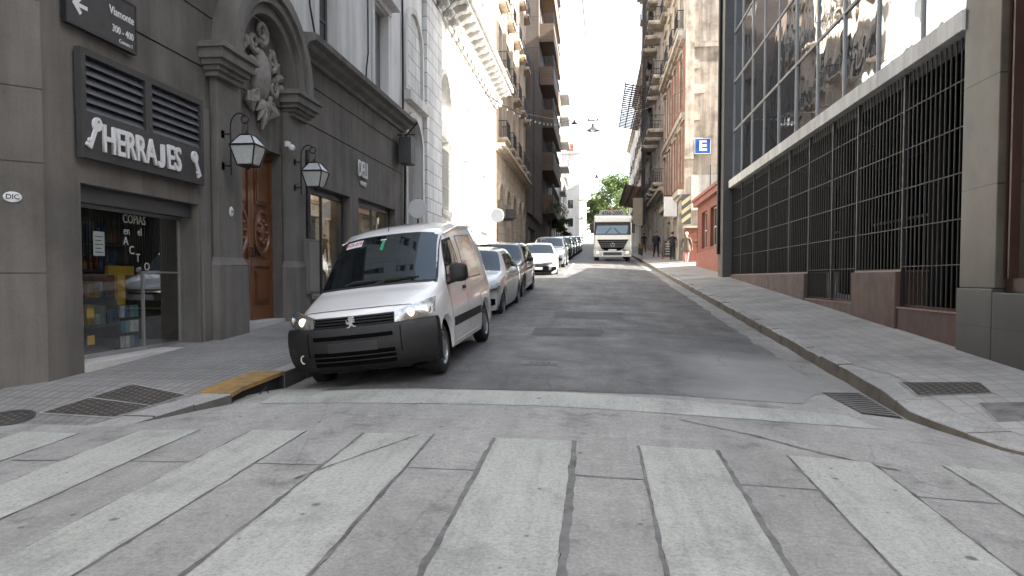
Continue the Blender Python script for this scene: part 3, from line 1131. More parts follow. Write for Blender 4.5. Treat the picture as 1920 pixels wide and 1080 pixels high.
mb.box(DOOR[0], DOOR[1], -.6, -.285, .3, 3.87)
mb.build('door_backing', M_dark, B)

# key shop front: shutter box, glass, door, sill
a, b, z0, z1 = SHOP
mb = MB(FL)
mb.box(a + .002, b - .002, -.34, -.12, 2.42, 2.617)
mb.build('shutter_box', M_dkmetal, B)
sw = MB(FL)
for (x0, x1, zz0, zz1) in [(a, a + .03, .5, 2.42), (b - .05, b, .5, 2.42), (a + .03, b - .05, .5, .55), (a + .03, b - .05, 2.38, 2.42)]:
    sw.box(x0 + .001, x1 - .001, -.33, -.29, zz0, zz1)
sw.box(9.42, 9.45, -.33, -.29, .55, 1.60)
sw.box(9.45, b - .05, -.327, -.293, 1.575, 1.60)
SW = sw.build('shop_window', mat('brushed_aluminium', (.42, .42, .42), .35, .1, 4, metal=.7, bump=0), B)
mb = MB(FL)
mb.face([(a + .03, -.31, .55), (9.42, -.31, .55), (9.42, -.31, 2.38), (a + .03, -.31, 2.38)])
mb.face([(9.455, -.312, .55), (b - .05, -.312, .55), (b - .05, -.312, 2.38), (9.455, -.312, 2.38)])
mb.build('pane', M_shop, SW)
mb = MB(FL)
mb.box(a, b, -.34, .04, .34, .495)
mb.build('shop_sill', M_marble, B, bevel=.008)
# roller grille hanging inside the glass
mb = MB(FL)
for i in range(44):
    u = a + .05 + i * (b - a - .1) / 43
    mb.box(u - .004, u + .004, -.375, -.367, 1.7, 2.4)
mb.build('roller_grille', M_bar, B)
# words on the glass
LT = mat('vinyl_letter', (.42, .42, .40), .6, .1, 5, bump=0)


def wallword(t, s, u, z, d, m=LT, parent=SW, sx=1.0, bold=0, rot=0, fr=-1, ext=.003, align='CENTER'):
    return lettering(t, s, (-6 + d, u, z), (0, math.cos(rot), math.sin(rot)), (0, -math.sin(rot), math.cos(rot)), m, parent, ext=ext, bold=bold, sx=sx, align=align)


wallword('COPIAS', .17, 9.27, 2.30, -.303, sx=.85)
wallword('en', .15, 9.10, 2.14, -.303, sx=.9)
wallword('el', .15, 9.38, 2.14, -.303, sx=.9)
for ch, u, z in (('A', 9.08, 2.0), ('C', 9.2, 1.88), ('T', 9.33, 1.78), ('O', 9.5, 1.66)):
    wallword(ch, .16, u, z, -.284 if ch == 'O' else -.303)
# room behind
mb = MB(FL)
mb.box(a - .3, b + .3, -2.6, -2.55, .3, 2.75)
mb.box(a - .3, b + .3, -2.55, -.345, .3, .42)
mb.box(a - .3, b + .3, -2.55, -.345, 2.7, 2.75)
mb.box(a - .35, a - .3, -2.6, -.345, .3, 2.75)
mb.box(b + .3, b + .35, -2.6, -.345, .3, 2.75)
mb.build('shop_interior', mat('dim_brown_interior', (.11, .085, .065), .8, .5, 2.5, bump=0, dark=(.02, .02, .02)), B)

# things inside the key shop
t = thing('display_shelf', 'dark shelf unit full of small hardware seen through the key shop glass', 'shelf', (-7.3, 9.1, .42))
rnd = random.Random(2)
mb = MB(FL)
for z in (.8, 1.2, 1.6, 2.0):
    mb.box(8.0, 10.3, -1.52, -1.5, z, z + .4)
    mb.box(8.0, 10.3, -1.5, -1.15, z, z + .03)
mb.build('shelf_board', M_dkmetal, t)
GOODS = [mat('goods_' + n, c, .5, .3, 8, bump=0) for n, c in (('red', (.28, .06, .04)), ('ochre', (.36, .22, .05)), ('grey', (.25, .25, .25)), ('blue', (.07, .12, .25)), ('white', (.5, .5, .48)))]
mb = MB(FL)
for z in (.83, 1.23, 1.63, 2.03):
    u = 8.02
    while u < 10.15:
        w = rnd.uniform(.04, .13)
        mb.cur = rnd.randrange(5)
        mb.box(u, u + w, -1.45, -1.2, z, z + rnd.uniform(.1, .3))
        u += w + rnd.uniform(.01, .08)
o = mb.build('goods', GOODS, t)
o['kind'] = 'stuff'
M_T = mat('yellow_display', (.55, .33, .03), .6, .1, 3, bump=0)
mb = MB(FL)
mb.box(9.60, 9.76, -.85, -.8, 1.12, 1.55)
mb.box(9.40, 9.97, -.85, -.8, 1.55, 1.68)
tag(mb.build('display_letter', M_T), 'yellow T shaped display standing inside the key shop window', 'display letter')
t = thing('magazine_rack', 'rack of small key blister cards inside the key shop window', 'rack', (-6.75, 9.05, .42))
mb = MB(FL)
mb.tube([(9.55, -.75, .42), (9.55, -.8, 1.2)], .012, 6)
mb.tube([(9.97, -.75, .42), (9.97, -.8, 1.2)], .012, 6)
for z in (.5, .72, .94):
    mb.box(9.53, 9.99, -.82, -.7, z - .015, z)
mb.build('rack_frame', M_bar, t)
mb = MB(FL)
for z in (.5, .72, .94):
    for i in range(4):
        mb.cur = rnd.randrange(4)
        mb.box(9.56 + i * .105, 9.65 + i * .105, -.76, -.74, z, z + .17)
mb.build('cards', [GOODS[4], GOODS[3], GOODS[2], mat('teal_card', (.1, .3, .32), .5, .1, 5, bump=0)], t)
for i, (u, z, lab) in enumerate([(8.33, 1.0, 'upper yellow card stuck low inside the key shop glass'), (8.33, .66, 'lower yellow card stuck low inside the key shop glass')]):
    mb = MB(FL)
    mb.box(u, u + .13, -.33, -.326, z, z + .12)
    tag(mb.build('price_card', M_T), lab, 'card')
mb = MB(FL)
mb.box(8.47, 8.68, -.328, -.322, 1.79, 2.1)
t = tag(mb.build('paper_notice', mat('white_paper', (.66, .68, .7), .8, .05, 5, bump=0)), 'white paper notice taped inside the key shop glass', 'notice')
mb = MB(FL)
for i in range(5):
    mb.box(8.5, 8.65 - .03 * (i % 2), -.3215, -.3205, 2.03 - i * .05, 2.04 - i * .05)
o = mb.build('text_lines', M_ink)
o.parent = t
o.matrix_parent_inverse = t.matrix_basis.inverted()

# deli fronts
for (a, b, z0, z1), split in ((D1, 15.9), (D2, 19.6)):
    f = MB(FL)
    f.box(a + .001, b - .001, -.29, -.2, z1 - .14, z1 - .003)
    f.box(a + .001, a + .06, -.29, -.2, z0, z1 - .14)
    f.box(b - .16, b - .001, -.29, -.18, z0, z1 - .14)
    f.box(split - .02, split + .02, -.28, -.22, z0 + .3, z1 - .14)
    f.box(a + .06, b - .16, -.29, -.2, z0, z0 + .3)
    W = f.build('shop_window', M_dkmetal, B)
    mb = MB(FL)
    mb.face([(a + .06, -.25, z0 + .3), (b - .16, -.25, z0 + .3), (b - .16, -.25, z1 - .14), (a + .06, -.25, z1 - .14)])
    mb.build('pane', M_deli, W)
    mb = MB(FL)
    mb.box(a - .1, b + .1, -3.4, -3.35, .5, 3.8)
    mb.box(a - .1, b + .1, -3.4, -.3, 3.7, 3.8)
    mb.box(a - .1, b + .1, -3.4, -.3, .4, .9)
    mb.box(b + .1, b + .15, -3.4, -.3, .5, 3.8)
    mb.box(a - .15, a - .1, -3.4, -.3, .5, 3.8)
    mb.build('shop_interior', mat('warm_shop_wall', (.30, .235, .15), .8, .3, 1.2, bump=0, dark=(.10, .06, .035)), B)
    mb = MB(FL)
    n = 16
    for i in range(n):
        z = z0 + .35 + i * (z1 - z0 - .6) / n
        mb.box(split + .3, b - .25, -.62, -.6, z, z + (z1 - z0 - .6) / n - .012)
    mb.build('tile_column', mat('glazed_tile', (.40, .38, .34), .3, .12, 4, bump=0), B)
    mb = MB(FL)
    mb.box(a + .2, split + .2, -1.9, -1.3, .9, 1.9)
    mb.cur = 1
    mb.box(a + .18, split + .22, -1.92, -1.28, 1.9, 1.95)
    tag(mb.build('counter', [mat('brown_counter', (.16, .06, .03), .5, .2, 2), mat('counter_top', (.45, .3, .1), .3, .2, 3)]), 'brown counter inside the %s deli window' % ('nearer' if a < 16 else 'farther'), 'counter')
    for i in range(3):
        mb = MB(FL)
        u = a + .5 + i * .65
        mb.lathe([(.0, 3.63), (.06, 3.63), (.07, 3.69), (.0, 3.69)], (0, 0, 0), 2, 12) if False else mb.box(u - .06, u + .06, -1.0, -.88, 3.63, 3.69)
        tag(mb.build('downlight', emit('warm_lamp', (1, .78, .45), 9) if 'warm_lamp' not in bpy.data.materials else bpy.data.materials['warm_lamp']), 'small warm lit ceiling lamp inside the %s deli window' % ('nearer' if a < 16 else 'farther'), 'lamp', group='lamps in the %s deli window' % ('nearer' if a < 16 else 'farther'))

# upper windows of the corner building: dark one, shuttered one, and the storeys above
for (u0, u1, z0, z1) in [(15.17, 16.3, 6.55, 9.0), (11.2, 12.4, 6.9, 9.0), (8.2, 9.4, 6.6, 9.0)] + [(u, u + 1.2, z, z + 2.3) for z in (10.8, 14.6) for u in (8.2, 11.4, 15.15, 19.15)]:
    window(FL, u0, u1, z0, z1, B, -.2, 2, 3, fm=M_stucco_d)
mb = MB(FL)
mb.box(19.15, 19.76, -.26, -.2, 6.55, 9.0)
mb.box(19.79, 20.4, -.26, -.2, 6.55, 9.0)
mb.build('shutter', M_shutter, B)
for (u0, u1) in ((15.17, 16.3), (19.15, 20.4)):
    mb = MB(FL)
    mb.box(u0 - .16, u0 - .001, .002, .06, 6.5, 9.05)
    mb.box(u1 + .001, u1 + .16, .002, .06, 6.5, 9.05)
    mb.box(u0 - .22, u1 + .22, .002, .10, 9.05, 9.22)
    mb.box(u0 - .34, u1 + .34, .002, .34, 9.22, 9.34)
    mb.box(u0 - .28, u1 + .28, .002, .28, 9.34, 9.46)
    mb.build('window_surround', M_light, B, bevel=.01)

# ---------------------------------------------------------------- signs and fittings on the corner building
t = thing('street_name_sign', 'dark street name plate with white arrow high on the grey corner wall', 'street sign', (-5.95, 8.3, 4.45))
mb = MB(FL)
mb.box(7.58, 8.80, .06, .085, 4.40, 5.0)
mb.build('plate', M_board, t, bevel=.004)
mb = MB(FL)
for z0, z1, u0, u1 in ((4.385, 4.407, 7.56, 8.82), (4.993, 5.015, 7.56, 8.82), (4.407, 4.993, 7.56, 7.585), (4.407, 4.993, 8.795, 8.82)):
    mb.box(u0, u1, .03, .092, z0, z1)
mb.build('frame', M_iron, t)
mb = MB(FL)
mb.prism([], 0, 0, 0) if False else None
ar = [(7.66, 4.64), (7.78, 4.75), (7.815, 4.715), (7.765, 4.662), (7.91, 4.662), (7.91, 4.618), (7.765, 4.618), (7.815, 4.565), (7.78, 4.53)]
mb.raw([(u, .0865, z) for u, z in ar] + [(u, .090, z) for u, z in ar], [tuple(range(9)), tuple(range(17, 8, -1))] + [(i, (i + 1) % 9, 9 + (i + 1) % 9, 9 + i) for i in range(9)])
mb.build('arrow', M_letter, t)
wallword('Viamonte', .14, 8.53, 4.79, .088, M_letter, t, .85, .002)
wallword('300 - 400', .125, 8.545, 4.58, .088, M_letter, t, .85, .001)
wallword('Comuna 1', .07, 8.60, 4.46, .088, M_letter, t, .9)

t = thing('shop_sign', 'dark louvred shop sign reading HERRAJES between two white keys', 'shop sign', (-5.9, 9.1, 2.9))
mb = MB(FL)
mb.box(7.74, 10.34, .04, .12, 2.9, 3.44)
mb.build('board', M_board, t, bevel=.006)
mb = MB(FL)
for (u0, u1, z0, z1) in [(7.74, 7.82, 3.44, 4.17), (10.27, 10.34, 3.44, 4.17), (8.94, 9.08, 3.44, 4.17), (7.82, 8.94, 4.09, 4.17), (9.08, 10.27, 4.09, 4.17)]:
    mb.box(u0, u1, .03, .115, z0, z1)
mb.box(7.82, 10.27, .005, .02, 3.44, 4.09)
mb.build('frame', M_board, t)
for (u0, u1) in ((7.825, 8.935), (9.085, 10.265)):
    mb = MB(FL)
    n = 6
    for i in range(n):
        z = 3.452 + i * .106
        mb.raw([(u0, .10, z), (u1, .10, z), (u1, .035, z + .105), (u0, .035, z + .105), (u0, .088, z - .004), (u1, .088, z - .004), (u1, .025, z + .1), (u0, .025, z + .1)], [(0, 1, 2, 3), (4, 7, 6, 5), (0, 4, 5, 1), (3, 2, 6, 7), (0, 3, 7, 4), (1, 5, 6, 2)])
    mb.build('louvre_panel', M_louv, t)
wallword('HERRA', .46, 9.12, 3.16, .135, M_letter, t, .75, .008, ext=.015, align='RIGHT')
wallword('ES', .46, 9.36, 3.16, .135, M_letter, t, .77, .008, ext=.015, align='LEFT')
mb = MB(FL)
jp = [(9.23, 3.32), (9.30, 3.32)] + [(9.215 + .085 * math.cos(a), 3.085 + .085 * math.sin(a)) for a in [0 - i * math.pi / 10 for i in range(10)]] + [(9.12, 3.085 - .01), (9.19, 3.085)] + [(9.21 + .02 * math.cos(a), 3.085 + .02 * math.sin(a)) for a in [math.pi + .3 + i * math.pi / 8 for i in range(7)]]
n = len(jp)
mb.raw([(u, .12, z) for u, z in jp] + [(u, .15, z) for u, z in jp], [tuple(range(n)), tuple(range(2 * n - 1, n - 1, -1))] + [(i, (i + 1) % n, n + (i + 1) % n, n + i) for i in range(n)])
mb.build('lettering', M_letter, t)


def key(u, z, rot, L):
    """key outline standing off the board: oval bow with a hole, shank and bit"""
    mb = MB(FL)
    ca, sa = math.cos(rot), math.sin(rot)

    def q(x, y, d):
        return (u + x * ca - y * sa, d, z + x * sa + y * ca)
    n = 20
    rows = []
    for i in range(n):
        a = 2 * math.pi * i / n
        o = (L * .5 + .085 * math.cos(a), .075 * math.sin(a))
        h = (L * .5 + .035 + .022 * math.cos(a), .022 * math.sin(a))
        rows.append([q(*h, .122), q(*o, .122), q(*o, .15), q(*h, .15)])
    rows.append(rows[0])
    mb.grid(rows, True)

    def bar(x0, x1, y0, y1):
        vs = [q(x, y, d) for d in (.123, .149) for x, y in ((x0, y0), (x1, y0), (x1, y1), (x0, y1))]
        mb.raw(vs, [(0, 1, 2, 3), (7, 6, 5, 4), (0, 4, 5, 1), (1, 5, 6, 2), (2, 6, 7, 3), (3, 7, 4, 0)])
    bar(-L * .5, L * .5 - .07, -.024, .024)
    bar(-L * .5, -L * .5 + .04, .024, .07)
    bar(-L * .5 + .06, -L * .5 + .1, .024, .06)
    return mb.build('key_emblem', M_letter, t)


key(7.90, 3.17, R(66), .32)
key(10.12, 3.15, R(118), .30)

t = thing('deli_sign', 'white raised DELI letters on the grey wall above the deli windows', 'shop sign', (-6, 18.1, 4.0))
wallword('DELI', .58, 18.05, 4.27, .05, M_letter, t, .66, .004, ext=.012)
wallword('MARKET', .15, 18.15, 3.93, .03, M_letter, t, .8, .004, ext=.01)

# wall lanterns
lan = []
for u, lab in ((10.88, 'wrought iron wall lantern on the left of the carved door'), (13.62, 'wrought iron wall lantern on the right of the carved door')):
    if lan:
        c = copy_tree(lan[0])
        c.location = (-5.45, u, 3.28)
        c['label'] = lab
        continue
    t = thing('wall_lantern', lab, 'lantern', (-5.45, u, 3.28), group='lanterns beside the carved door')
    lan.append(t)
    mb = MB()
    # scroll bracket: bar off the wall, crook and curl
    mb.tube([(-.29, 0, -.15), (-.29, 0, .55)] + [(-.29 + .15 * (1 - math.cos(a)), 0, .62 + .2 * math.sin(a)) for a in [math.pi * i / 10 for i in range(8)]] + [(-.05 + .06 * math.cos(a), 0, .72 + .06 * math.sin(a)) for a in [1.2 - 6.0 * i / 14 for i in range(15)]], .012, 7)
    for z in (.0, .5):
        mb.tube([(-.44, 0, z), (-.29, 0, z)], .011, 6)
        mb.box(-.445, -.42, -.05, .05, z - .06, z + .06)
    mb.tube([(0, 0, .66), (0, 0, .54)], .008, 6)
    mb.build('bracket', M_iron, t, smooth=40, local=True)
    mb = MB()
    W, wt, wb = .205, .09, .125

    def ring(w, z, r=.012):
        pts = [(w, w, z), (w, -w, z), (-w, -w, z), (-w, w, z), (w, w, z)]
        for p, q_ in zip(pts, pts[1:]):
            mb.tube([p, q_], r, 6)
    ring(W, .30, .016)
    ring(wt, .47)
    ring(wb, .0)
    for sx in (-1, 1):
        for sy in (-1, 1):
            mb.tube([(sx * W, sy * W, .30), (sx * wb, sy * wb, 0)], .013, 6)
            mb.tube([(sx * W, sy * W, .30), (sx * wt, sy * wt, .47)], .012, 6)
    mb.lathe([(.0, .57), (.02, .55), (.03, .52), (.06, .50), (.10, .475), (0, .47)], n=12)
    mb.box(-wb, wb, -wb, wb, -.02, 0)
    mb.lathe([(0, -.07), (.02, -.05), (.035, -.02)], n=10)
    mb.build('cage', M_iron, t, smooth=40, local=True)
    mb = MB()
    i = .97
    for z0, z1, a, b in ((0.01, .29, wb, W), (.31, .46, W, wt)):
        a *= i
        b *= i
        for k in range(4):
            ca, sa = math.cos(k * math.pi / 2), math.sin(k * math.pi / 2)
            f = lambda x, y, z: (x * ca - y * sa, x * sa + y * ca, z)
            mb.face([f(a, -a, z0), f(a, a, z0), f(b, b, z1), f(b, -b, z1)])
    mb.build('lantern_panes', M_lant, t, local=True)

# small plaques, camera, meter cupboard, speaker box, pipe
def plaque(u, z, fr, w, h, txt, label, name='wall_plaque'):
    mb = MB(fr)
    n = 24
    rows = [[(u + w * k * math.cos(2 * math.pi * i / n), d, z + h * k * math.sin(2 * math.pi * i / n)) for i in range(n)] for k, d in ((1, .002), (1, .014), (.9, .02), (.02, .022))]
    mb.grid(rows, True)
    o = tag(mb.build(name, M_plate, smooth=40), label, 'plaque')
    return o


FC = lambda u, d, z: (-6 - u * .7071 + d * .7071, U0 - u * .7071 - d * .7071, z)
o = plaque(.29, 2.37, FC, .085, .058, '', 'small white oval enamel plaque on the chamfered corner wall')
c0 = FC(.29, .024, 2.37)
l = lettering('DIC', .075, c0, (.7071, .7071, 0), (0, 0, 1), M_ink, None, bold=.001, ext=.001)
l.parent = o
l.matrix_parent_inverse = o.matrix_basis.inverted()
o = plaque(11.1, 2.58, lambda u, d, z: FL(u, d + .13, z), .06, .08, '', 'small white house number plaque on the pilaster left of the door')
l = lettering('340', .05, (-5.845, 11.1, 2.58), (0, 1, 0), (0, 0, 1), M_ink, None, ext=.001)
l.parent = o
l.matrix_parent_inverse = o.matrix_basis.inverted()
t = thing('security_camera', 'small white dome camera on the wall beside the right lantern', 'camera', (-5.85, 13.25, 3.95))
mb = MB(FL)
mb.box(13.15, 13.3, .14, .2, 4.0, 4.1)
mb.build('mount', M_letter, t)
mb = MB(FL)
mb.ball((13.22, .25, 3.98), .065, 6)
mb.build('dome', M_plate, t, smooth=60)
t = thing('meter_cupboard', 'grey metal meter cupboard on the wall between door and deli', 'cupboard', (-5.9, 14.2, 1.25))
mb = MB(FL)
mb.box(14.0, 14.58, .003, .24, 1.18, 2.3)
mb.build('box', M_stucco_d, t, bevel=.012)
mb = MB(FL)
mb.box(14.05, 14.53, .241, .252, 1.24, 2.24)
mb.box(14.48, 14.5, .253, .265, 1.7, 1.8)
mb.build('door', mat('grey_metal_door', (.21, .20, .185), .6, .12, 2, bump=.05), t)
t = thing('rain_pipe', 'dark rain pipe down the grey wall beside the deli window', 'pipe', (-5.95, 14.45, 1.1))
mb = MB(FL)
mb.tube([(14.42, .07, .8), (14.42, .07, 4.15)], .05, 10)
for z in (2.6, 3.9):
    mb.box(14.35, 14.49, .003, .13, z, z + .05)
mb.build('pipe', M_dkmetal, t, smooth=40)
t = thing('wall_speaker', 'dark box on a bracket where the grey building ends', 'box', (-5.8, 21.5, 5.0))
mb = MB(FL)
mb.box(21.2, 21.75, .12, .5, 4.95, 5.75)
mb.build('cabinet', M_dkmetal, t, bevel=.02)
mb = MB(FL)
mb.tube([(21.5, .0, 5.85), (21.5, .55, 5.85)], .02, 6)
mb.tube([(21.5, .3, 5.85), (21.5, .3, 5.74)], .015, 6)
mb.build('bracket', M_iron, t)
for k, (pts, lab) in enumerate([([(14.6, .06, 9.5), (14.6, .05, 8.2), (14.66, .05, 7.2), (14.9, .08, 6.55)], 'black cable down the pale wall beside the first upper window'), ([(18.55, .05, 9.6), (18.55, .05, 7.4), (18.35, .06, 6.9), (18.2, .1, 6.5)], 'black cable down the pale wall beside the shuttered window'), ([(21.95, .05, 12), (21.97, .05, 9), (21.93, .06, 6.6), (21.96, .5, 6.3), (21.98, .12, 5.9), (21.96, .08, 3.2)], 'cable bundle down the joint between grey and white buildings')]):
    mb = MB(FL)
    mb.tube(pts, .022 if k < 2 else .035, 6)
    tag(mb.build('wall_cable', M_iron, smooth=40), lab, 'cable')

# ---------------------------------------------------------------- left: white arcaded building
W0, W1 = 22.12, 43.0
B = thing('white_palace', 'white arcaded building with bracketed cornice, its far half in full sun', 'building', (-6, 22.2, 1.2))
wins = [28.35, 33.1, 38.4]
ops = [(22.4, 24.35, 1.1, 5.75, .98, .7)]
ops += [(c - 1.0, c + 1.0, 7.7, 8.55, 1.0, .5) for c in wins]
ops += [(c - 1.0, c + 1.0, 4.2, 7.1, 0, .45) for c in wins]
mb = MB(FL)
facade(mb, W0, W1, .5, 11.6, ops)
mb.fr = FE(W0)
mb.face([(-20, 0, 6), (-6, 0, 6), (-6, 0, 18), (-20, 0, 18)])
mb.fr = FL
mb.box(W0 + .1, W1, -12.2, -12, 0, 18)
mb.box(W0 + .1, W1, -12, -.9, 17.9, 18.1)
mb.build('wall', M_white, B)
mb = MB(FL)
facade(mb, W0, W1, 12.9, 18.0, [(u, u + 1.1, 13.7, 16.2) for u in (23.6, 27.8, 32.5, 37.8)], depth=.3)
mb.build('attic_wall', M_white, B)
mb = MB(FL)
mb.box(24.75, 27.15, .003, .16, 3.0, 11.4)
mb.build('rusticated_pier', M_quoin, B)
mb = MB(FL)
mb.box(24.6, 27.3, .003, .26, .6, 2.6)
mb.box(24.68, 27.22, .003, .22, 2.6, 2.98)
mb.box(24.6, 27.3, .003, .28, 3.0 - .02, 3.12)
mb.build('pier_base', M_trimw, B, bevel=.02)
# blind arch above the doorway
mb = MB(FL)
arch_ring(mb, 23.4, 9.1, 1.0, 1.2, .002, .10, 18)
mb.box(22.2, 22.4, .002, .10, 7.45, 9.1)
mb.box(24.4, 24.6, .002, .10, 7.45, 9.1)
mb.box(22.15, 24.68, .002, .26, 7.1, 7.4)
mb.build('blind_arch', M_trimw, B, smooth=35)
mb = MB(FL)
n = 14
mb.face([(22.4, .006, 7.4), (24.4, .006, 7.4)] + [(23.4 + math.cos(math.pi * i / n), .006, 9.1 + math.sin(math.pi * i / n)) for i in range(n + 1)])
mb.build('blind_panel', M_quoin, B)
mb = MB(FL)
arch_ring(mb, 23.375, 5.75, .98, 1.2, .002, .1, 18)
mb.box(22.18, 22.395, .002, .1, 1.2, 5.75)
mb.box(24.355, 24.57, .002, .1, 1.2, 5.75)
mb.build('door_arch', M_trimw, B, smooth=35)
mb = MB(FL)
mb.box(22.4, 24.35, -.72, -.66, 1.1, 6.75)
for u in (23.36,):
    mb.box(u - .03, u + .03, -.66, -.62, 1.1, 4.6)
mb.box(22.4, 24.35, -.66, -.6, 4.6, 4.75)
mb.build('double_door', mat('dark_brown_door', (.05, .03, .02), .5, .3, 2), B)
M_pblind = mat('pale_shutter', (.52, .50, .47), .7, .12, 2)
for c in wins:
    window(FL, c - 1.0, c + 1.0, 7.7, 8.55, B, -.45, 2, 1, rise=1.0, fm=M_trimw, gm=M_pblind)
    window(FL, c - 1.0, c + 1.0, 4.2, 7.1, B, -.4, 2, 3, fm=M_trimw, gm=M_pblind)
    mb = MB(FL)
    arch_ring(mb, c, 8.55, 1.0, 1.18, .002, .09, 16)
    mb.box(c - 1.18, c - 1.0, .002, .09, 4.2, 8.55)
    mb.box(c + 1.0, c + 1.18, .002, .09, 4.2, 8.55)
    mb.box(c - 1.3, c + 1.3, .002, .22, 3.95, 4.18)
    mb.build('window_surround', M_trimw, B, smooth=35)
    mb = MB(FL)
    for i in range(13):
        u = c - .96 + i * .16
        mb.box(u - .012, u + .012, .03, .055, 4.2, 6.6)
    for z in (4.3, 5.1, 5.9, 6.55):
        mb.box(c - .98, c + .98, .055, .07, z, z + .03)
    mb.build('window_grille', mat('pale_painted_iron', (.42, .41, .39), .5, .1, 3), B)
# bracketed cornice
mb = MB(FL)
for z0, z1, d in [(11.6, 11.75, .12), (11.75, 11.95, .25), (12.35, 12.5, .95), (12.5, 12.72, 1.1), (12.72, 12.9, 1.0), (11.95, 12.35, .2)]:
    mb.box(W0, W1, -.05, d, z0, z1)
mb.build('cornice', M_trimw, B)
u = W0 + .5
while u < W1:
    mb = MB(FL)
    pr = [(.2, 12.34), (.9, 12.34), (.9, 12.2), (.8, 12.1), (.6, 12.08), (.45, 11.98), (.36, 11.8), (.4, 11.6), (.3, 11.5), (.2, 11.55)]
    w = .17
    n = len(pr)
    mb.raw([(u - w, d, z) for d, z in pr] + [(u + w, d, z) for d, z in pr], [tuple(range(n)), tuple(range(2 * n - 1, n - 1, -1))] + [(i, (i + 1) % n, n + (i + 1) % n, n + i) for i in range(n)])
    mb.ball((u, .42, 11.72), .16, 5)
    mb.build('bracket', M_trimw, B)
    u += 1.02
for u in (23.6, 27.8, 32.5, 37.8):
    window(FL, u, u + 1.1, 13.7, 16.2, B, -.25, 2, 2, fm=M_trimw)

# round traffic signs, seen from behind
for (x, y, zc, lab, m) in [(-5.0, 20.0, 3.46, 'grey round traffic sign on a post by the shaded white wall', 'w'), (-3.95, 28.9, 4.03, 'round traffic sign glowing white in the sun before the beige building', 'w')]:
    t = thing('traffic_sign', lab, 'traffic sign', (x, y, swl(y)))
    mb = MB()
    mb.tube([(x, y, swl(y) - .05), (x, y, zc + .3)], .028, 8)
    mb.build('post', M_bar, t, smooth=40)
    mb = MB()
    mb.lathe([(0, -.012), (.262, -.012), (.275, 0), (.262, .006), (0, .006)], (x, y - .045, zc), 1, 30)
    mb.build('sign_disc', mat('sign_back', (.66, .67, .68), .5, .06, 3, metal=.0, bump=0), t, smooth=40)
    mb = MB()
    mb.box(x - .2, x + .2, y - .036, y - .0, zc - .02, zc + .02)
    mb.build('clamp', M_bar, t)


def balcony(u0, u1, z, d, parent, fr, m=None, slab=M_trimw, h=1.0, name='balcony'):
    mb = MB(fr)
    mb.box(u0, u1, .0, d, z - .16, z)
    mb.box(u0 + .05, u1 - .05, .0, d - .12, z - .26, z - .161)
    s = mb.build(name, slab, parent)
    mb = MB(fr)
    n = max(3, int((u1 - u0) / .16))
    for i in range(n + 1):
        u = u0 + .04 + (u1 - u0 - .08) * i / n
        mb.box(u - .012, u + .012, d - .06, d - .036, z, z + h)
    for i in range(1, 5):
        dd = (d - .06) * i / 5
        for u in (u0 + .04, u1 - .04):
            mb.box(u - .012, u + .012, dd, dd + .024, z, z + h)
    mb.box(u0 + .02, u1 - .02, d - .07, d - .026, z + h, z + h + .04)
    for u in (u0 + .04, u1 - .04):
        mb.box(u - .02, u + .02, .0, d - .07, z + h, z + h + .04)
    mb.build('railing', m or M_iron, s)
    return s


# ---------------------------------------------------------------- left: beige building with balconies
B = thing('beige_building', 'beige stone building with ground floor arches and rows of iron balconies', 'building', (-6, 43.2, 2.3))
b0, b1 = 43.05, 61.5
cols = [45.3, 49.0, 52.7, 56.4, 59.6]
ops = [(c - 1.15, c + 1.15, 2.0, 6.3, 1.15, .6) for c in cols]
mb = MB(FL)
facade(mb, b0, b1, 1.5, 9.2, ops)
mb.build('arcade_wall', M_beige, B)
mb = MB(FL)
flo = [10.2, 14.4, 18.6, 22.8, 27.0]
facade(mb, b0, b1, 9.6, 31, [(c - .65, c + .65, z, z + 2.9) for c in cols for z in flo], depth=.35)
mb.fr = FE(b0)
mb.face([(-20, 0, 12), (-6, 0, 12), (-6, 0, 31), (-20, 0, 31)])
mb.fr = FL
mb.box(b0, b1, -12, -11.9, 0, 31)
mb.box(b0, b1, -12, -1, 30.9, 31)
mb.build('upper_wall', M_beige2, B)
mb = MB(FL)
for z0, z1, d in [(9.2, 9.3, .15), (9.3, 9.45, .35), (9.45, 9.62, .55)]:
    mb.box(b0, b1, -.02, d, z0, z1)
mb.build('cornice', M_beige2, B)
for c in cols:
    mb = MB(FL)
    arch_ring(mb, c, 6.3, 1.15, 1.45, .002, .12, 16)
    mb.build('arch_surround', M_beige2, B, smooth=35)
    window(FL, c - 1.15, c + 1.15, 2.0, 6.3, B, -.5, 2, 2, rise=1.15)
    for z in flo:
        window(FL, c - .65, c + .65, z, z + 2.9, B, -.25, 2, 2, fm=M_stucco_d, gm=M_winglass)
    mb = MB(FL)
    if c != cols[-1]:
        mb.box(c + 1.5, c + 2.1, .002, .16, 9.65, 30.6)
        mb.build('pilaster', M_beige2, B)
    for z in flo:
        balcony(c - .95, c + .95, z, .55, B, FL, slab=M_beige2)
t = thing('window_box', 'dark air conditioner box on the beige arcade wall', 'air conditioner', (-5.6, 46.9, 5.5))
mb = MB(FL)
mb.box(46.6, 47.5, .15, .75, 5.4, 6.0)
mb.build('casing', M_dkmetal, t, bevel=.02)
mb = MB(FL)
mb.box(46.7, 46.76, .003, .6, 5.3, 5.39)
mb.box(47.3, 47.36, .003, .6, 5.3, 5.39)
mb.build('bracket', M_iron, t)

